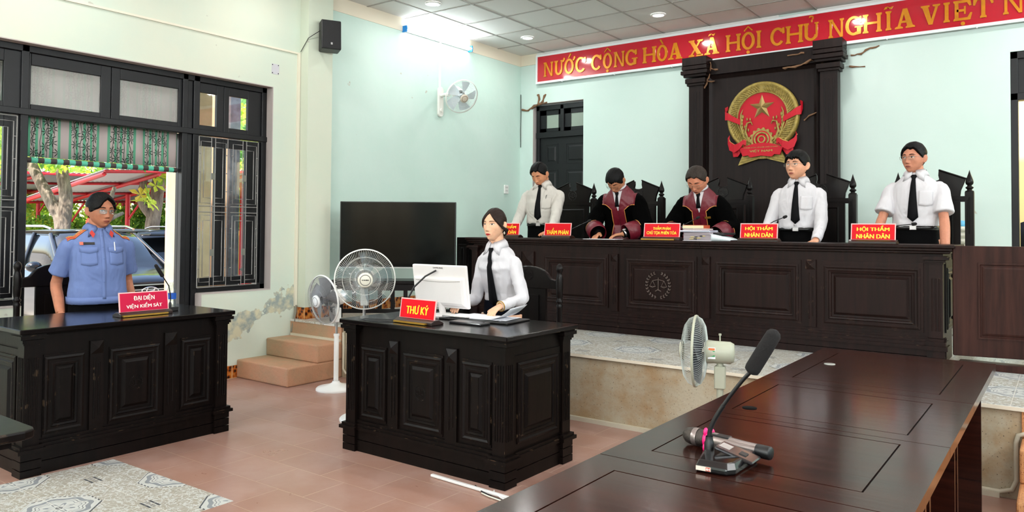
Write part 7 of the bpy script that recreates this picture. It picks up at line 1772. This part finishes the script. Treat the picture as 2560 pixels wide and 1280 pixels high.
# trees
def bark(name, c, c2): return mat(name, c, .95, var=(9, .35, (1, 1, .3)), bump=(18, .05, (1, 1, .3)), col2=c2)
BARK = bark('pale_mottled_bark', '#8d7f70', '#4e4238'); BARKW = bark('bark_limewashed', '#c8bfb4', '#6d5d50')
def leaf_mat(name, c):
    m, nt, b = new_mat(name); b.inputs['Base Color'].default_value = (*lin(c), 1); b.inputs['Roughness'].default_value = .5
    tl = N(nt, 'ShaderNodeBsdfTranslucent'); tl.inputs[0].default_value = (*[min(1, q*1.6) for q in lin(c)], 1); ms = N(nt, 'ShaderNodeMixShader'); ms.inputs[0].default_value = .5
    nt.links.new(b.outputs[0], ms.inputs[1]); nt.links.new(tl.outputs[0], ms.inputs[2]); nt.links.new(ms.outputs[0], nt.nodes['Material Output'].inputs[0]); return m
LEAVES = [leaf_mat('leaf_yellow_green', '#b7c748'), leaf_mat('leaf_green', '#7da33b'), leaf_mat('leaf_dark_green', '#4f7d35'), leaf_mat('leaf_gold', '#d6c450')]
def foliage(mb, c, r, n, R, size=.2, w=(4, 4, 2, 1)):
    for _ in range(n):
        while 1:
            q = Vector((R.uniform(-1, 1), R.uniform(-1, 1), R.uniform(-1, 1)))
            if q.length < 1: break
        q = Vector((c[0]+q.x*r[0], c[1]+q.y*r[1], c[2]+q.z*r[2])); mb.mi = R.choices(range(4), w)[0]
        k = R.randint(4, 6); ax = Vector((R.uniform(-1, 1), R.uniform(-1, 1), R.uniform(-.2, 1))).normalized(); u = ax.orthogonal().normalized(); v = ax.cross(u)
        for i in range(k):                                # a rosette of leaves
            a = 2*pi*i/k+R.random(); d = (u*math.cos(a)+v*math.sin(a)+ax*.25).normalized(); sd = ax.cross(d).normalized(); L = size*R.uniform(.7, 1.2)
            mb.add([q, q+d*L*.6+sd*L*.24, q+d*L+ax*-.05, q+d*L*.6-sd*L*.24], [(0, 1, 2, 3)], False)
def tree(label, base, limbs, blobs, seed, size=.2, mt=None, w=(4, 4, 2, 1), cat='tree', name='tree', kf=0):
    R = random.Random(seed); t = thing(name, label, cat, base)
    if kf: limbs = [([far(p, kf) for p in P], (r[0]*kf, r[1]*kf)) for P, r in limbs]; blobs = [(far(c, kf), [q*kf for q in r], n) for c, r, n in blobs]; size *= kf
    m = MB()
    for P, r in limbs: m.tube(cr_pts([Vector(p)-Vector(base) for p in P], 4), [r[0]+(r[1]-r[0])*k/((len(P)-1)*4) for k in range((len(P)-1)*4+1)], 12)
    m.obj('trunk', mt or BARK, t)
    m = MB()
    for c, r, n in blobs: foliage(m, [c[i]-base[i] for i in range(3)], r, n, R, size, w)
    m.obj('foliage', LEAVES, t)
b = (-18.2, 7.75, GZ)
tree('forked tree with a pale mottled trunk at the left of the doorway view', b, [([b, (-18.2, 7.72, .6), (-18.25, 7.7, 1.5), (-18.4, 7.55, 1.9), (-18.85, 7.2, 3.0), (-19.2, 6.9, 4.2)], (.19, .085)), ([(-18.2, 7.7, 1.3), (-18.15, 7.75, 2.0), (-18.2, 7.66, 2.8), (-18.2, 7.7, 4.2)], (.16, .10)), ([(-18.2, 7.75, .8), (-18.0, 8.25, 1.35), (-17.9, 8.55, 1.9), (-17.9, 8.7, 2.3)], (.08, .04)), ([(-18.2, 7.7, .5), (-18.0, 8.15, 1.0), (-18.0, 8.6, 1.5), (-18.1, 9.0, 1.7)], (.07, .04)), ([(-18.2, 7.7, 3.2), (-17.6, 8.4, 3.8), (-17.0, 9.2, 4.4)], (.09, .04))],
     [((-18.5, 7.0, 4.1), (1.6, 1.8, 1.0), 330), ((-18.0, 8.9, 4.0), (1.6, 1.8, .9), 330), ((-17.5, 7.2, 3.0), (.9, .8, .45), 36), ((-18.8, 6.6, 2.5), (.5, .5, .8), 30), ((-17.4, 8.6, 3.05), (.8, 1.1, .32), 40), ((-16.6, 8.0, 3.1), (.8, 1.2, .4), 50)], 3, .21, w=(5, 4, 2, 1))
b = (-15.6, 8.4, GZ)
tree('gnarled tree with a knobbly trunk just left of the cream column', b, [([b, (-15.6, 8.42, .6), (-15.6, 8.38, 1.35), (-15.6, 8.44, 1.8), (-15.5, 8.5, 2.8), (-15.4, 8.6, 4.2)], (.17, .11)), ([(-15.6, 8.36, 1.6), (-15.75, 8.2, 1.95), (-15.7, 8.25, 2.6), (-15.8, 8.1, 4.0)], (.09, .06))],
     [((-15.4, 8.9, 4.1), (1.4, 1.6, .8), 160), ((-15.0, 8.0, 2.95), (.7, .5, .3), 22), ((-14.9, 8.35, 2.35), (.3, .35, .25), 9), ((-14.9, 7.95, 1.95), (.28, .3, .14), 6), ((-14.8, 8.4, 2.6), (.3, .3, .2), 8)], 5, .24, w=(6, 3, 1, 2), kf=1.32)
R = random.Random(11)
for k, (x, y, z, r, n, w, lb) in enumerate(((-33, 10, 3.2, (2.5, 4, 3.4), 480, (6, 4, 1, 2), 'sunlit yellow-green tree beyond the fence at the far left'), (-34, 16, 4.0, (2.5, 4, 4.2), 520, (6, 5, 1, 1), 'tall bright tree beyond the two carports'), (-31, 20.5, 3.4, (2.5, 3.5, 3.6), 420, (2, 6, 4, 0), 'dark green leafy tree behind the ochre wall'), (-36, 24, 5, (3, 5, 5), 420, (5, 5, 2, 1), 'pale tall tree far behind the ochre wall'))):
    tree(lb, (x, y, GZ), [([(x, y, GZ), (x+.1, y, z)], (.22, .12))], [((x, y, z), r, n*3)], 20+k, .30, w=w)
tree('feathery green shrub standing between the red posts', (-25.5, 13.9, GZ), [([(-25.5, 13.9, GZ), (-25.5, 13.9, .8)], (.1, .06))], [((-25.5, 13.9, 1.25), (.9, 1.8, 1.0), 900)], 31, .17, w=(1, 6, 5, 0), cat='shrub', name='shrub')
tree('low green shrub glimpsed left of the officer behind the fence', (-26.5, 10.6, GZ), [([(-26.5, 10.6, GZ), (-26.5, 10.6, .6)], (.1, .06))], [((-26.5, 10.6, .9), (.8, 1.8, .8), 700)], 32, .17, w=(4, 5, 2, 0), cat='shrub', name='shrub')

# cars
CARP = mat('dark_navy_car_paint', '#080c12', .2, coat=.35, spec=.3); CGLASS = mat('tinted_car_glass', '#0c1013', .06, spec=.5); CHROME = mat('chrome', '#d4d8db', .12, metal=1); TYRE = mat('tyre_rubber', '#0c0c0c', .85); CWHITE = mat('head_lamp_glass', '#dfe6ea', .08, coat=1)
def car(label, loc, rz):
    """front towards +X, length 4.7"""
    t = thing('parked_car', label, 'car', loc, rz)
    L, Wd = 4.7, .95
    xs = [-2.35+4.7*i/40 for i in range(41)]
    def hood(x):                                     # shoulder line
        return .93+.10*sst(2.35, 1.2, x)-.02*sst(-1.8, -2.35, x) if x > -2.2 else 1.0
    rings = []
    for x in xs:
        e = 1-.10*sst(1.9, 2.35, x)-.06*sst(-2.0, -2.35, x); w_ = Wd*e; zt = hood(x)-.10*sst(2.15, 2.35, x); zb = .22+.12*sst(2.1, 2.35, x)+.1*sst(-2.1, -2.35, x)
        prof = [(w_*.86, zb), (w_*.98, zb+.16), (w_, .62), (w_*.985, .80), (w_*.95, zt-.03), (w_*.86, zt), (w_*.45, zt+.035), (0, zt+.045)]
        ring_ = [(x, y, z) for y, z in prof]+[(x, -y, z) for y, z in prof[-2::-1]]
        rings.append(ring_)
    m = MB(); m.loops(rings, True, True, True, True); m.obj('body_shell', CARP, t)
    rings = []
    for x in [-2.15+3.55*i/30 for i in range(31)]:
        z1 = 1.66-.66*sst(.25, 1.40, x)**1.15-.55*sst(-1.75, -2.2, x)-.03*(x+.4)**2*.3; f = 1-(z1-1.0)/.66*.22
        z1 = max(z1, 1.0); rings.append([(x, Wd*.93, .98), (x, Wd*.90*f, z1-.10*(z1 > 1.2)), (x, Wd*.78*f, z1-.01), (x, 0, z1+.015), (x, -Wd*.78*f, z1-.01), (x, -Wd*.90*f, z1-.10*(z1 > 1.2)), (x, -Wd*.93, .98)])
    m = MB(); m.loops(rings, True, True, True, True); g = m.obj('greenhouse', CGLASS, t)
    m = MB()
    xs2 = [-1.75+2.15*i/16 for i in range(17)]
    m.loops([[(x, -Wd*.66, 1.655-.01*(x+.4)**2), (x, 0, 1.69-.012*(x+.4)**2), (x, Wd*.66, 1.655-.01*(x+.4)**2), (x, 0, 1.60)] for x in xs2], True, True, True, True); m.obj('roof', CARP, t)
    for s in (-1, 1):
        m = MB(); m.tube([(-1.6, s*.66, 1.70), (-1.4, s*.67, 1.735), (0, s*.67, 1.735), (.3, s*.66, 1.69)], .022, 8); m.obj('roof_rail', CHROME, t)
        for px, tp_ in ((1.30, (.30, 1.60)), (-.35, (-.40, 1.62)), (-1.45, (-1.55, 1.58))):
            m = MB(); m.tube([(px, s*Wd*.915, 1.0), (tp_[0], s*Wd*.705, tp_[1])], .035, 6); m.obj('pillar', CARP, t)
        m = MB(); m.tube([(1.25, s*Wd*.925, 1.005), (-1.7, s*Wd*.94, 1.03), (-2.0, s*Wd*.9, 1.2)], .014, 6); m.obj('window_trim', CHROME, t)
        m = MB(); m.tube([(.86, s*.90, 1.02), (.86, s*1.0, 1.06)], .03, 8); m.ell((.84, s*1.09, 1.10), (.09, .115, .085), 14, 10); m.obj('wing_mirror', CARP, t)
        m = MB(); m.box(2.0, s*.93 if s > 0 else -.93-.0, .86, 2.28, (s*.93-.22*s), .90); m.obj('day_lamp', CWHITE, t)
        m = MB(); m.box(2.18, s*.62-.12, .50, 2.33, s*.62+.16*1, .68); m.obj('head_lamp', CWHITE, t, bevel=.02)
        for wx in (1.42, -1.38):
            m = MB(); m.tube([(wx, s*.76, .36), (wx, s*.965, .36)], .36, 32); wl = m.obj('wheel', TYRE, t, bevel=.03, seg=2)
            m = MB(); m.lathe([(.25, .968*s), (.24, .975*s), (0, .975*s)], 24, (wx, 0, .36), 'y')
            m.obj('rim', CHROME, wl)
    m = MB(); m.box(2.26, -.68, .52, 2.36, .68, .88); gr = m.obj('grille', M_DBLACK, t, bevel=.02)
    m = MB()
    for k in range(5): z = .55+.072*k; m.box(2.35, -.66+.02*k, z, 2.378, .66-.02*k, z+.02)
    m.obj('grille_bars', CHROME, gr)
    M_ = Matrix.Translation((2.385, 0, .75)) @ Matrix.Rotation(pi/2, 4, 'Z')
    m = MB(M_); pts = [(.125*math.cos(a), 0, .062*math.sin(a)) for a in [2*pi*k/32 for k in range(33)]]; m.tube(pts, .009, 6)
    m.tube([(-.075, 0, -.04), (-.035, 0, .045)], .011, 6); m.tube([(.035, 0, -.045), (.075, 0, .04)], .011, 6); m.tube([(-.055, 0, -.008), (.055, 0, .008)], .009, 6); m.obj('badge', CHROME, gr)
    m = MB(); m.box(-2.40, -.30, .78, -2.36, .30, .90); m.obj('number_plate', M_WHITE, t)
    m = MB(); m.box(-2.42, -.9, .95, -2.30, -.55, 1.10); m.box(-2.42, .55, .95, -2.30, .9, 1.10); m.obj('tail_lamp', mat('tail_lamp', '#8d1016', .1, coat=1), t, bevel=.02)
    m = MB(); m.box(-2.30, -.62, 1.55, -1.9, .62, 1.60); m.obj('spoiler', CARP, t, bevel=.015)
    return t
c1 = car('dark navy car facing the doorway behind the officer, its chrome grille towards the room', (-13.75, 6.22, GZ), math.radians(-3))
c2 = dup(c1, (-16.95, 8.45, GZ), math.radians(180), 'dark car parked behind, its rear window towards the doorway')
# parked motorbikes glimpsed through the narrow panes
t = thing('motorbike', 'parked motorbike seen in slices through the window grille', 'motorbike', (-14.2, 10.2, GZ), .9)
m = MB()
for x in (-.6, .6): m.lathe([(.22, -.05), (.30, -.04), (.30, .04), (.22, .05)], 24, (x, 0, .30), 'y')
m.obj('wheels', TYRE, t); m = MB(); m.tube([(-.6, 0, .3), (-.2, 0, .75), (.3, 0, .6), (.6, 0, .3)], .10, 10); m.tube([(.3, 0, .6), (.45, 0, 1.0)], .05, 8); m.tube([(.45, -.3, 1.05), (.45, .3, 1.05)], .02, 8); m.obj('frame', mat('bike_red', '#a01c1c', .3, coat=.5), t)
m = MB(); m.ell((-.2, 0, .82), (.35, .12, .07), 14, 8); m.obj('saddle', M_BLACK, t)
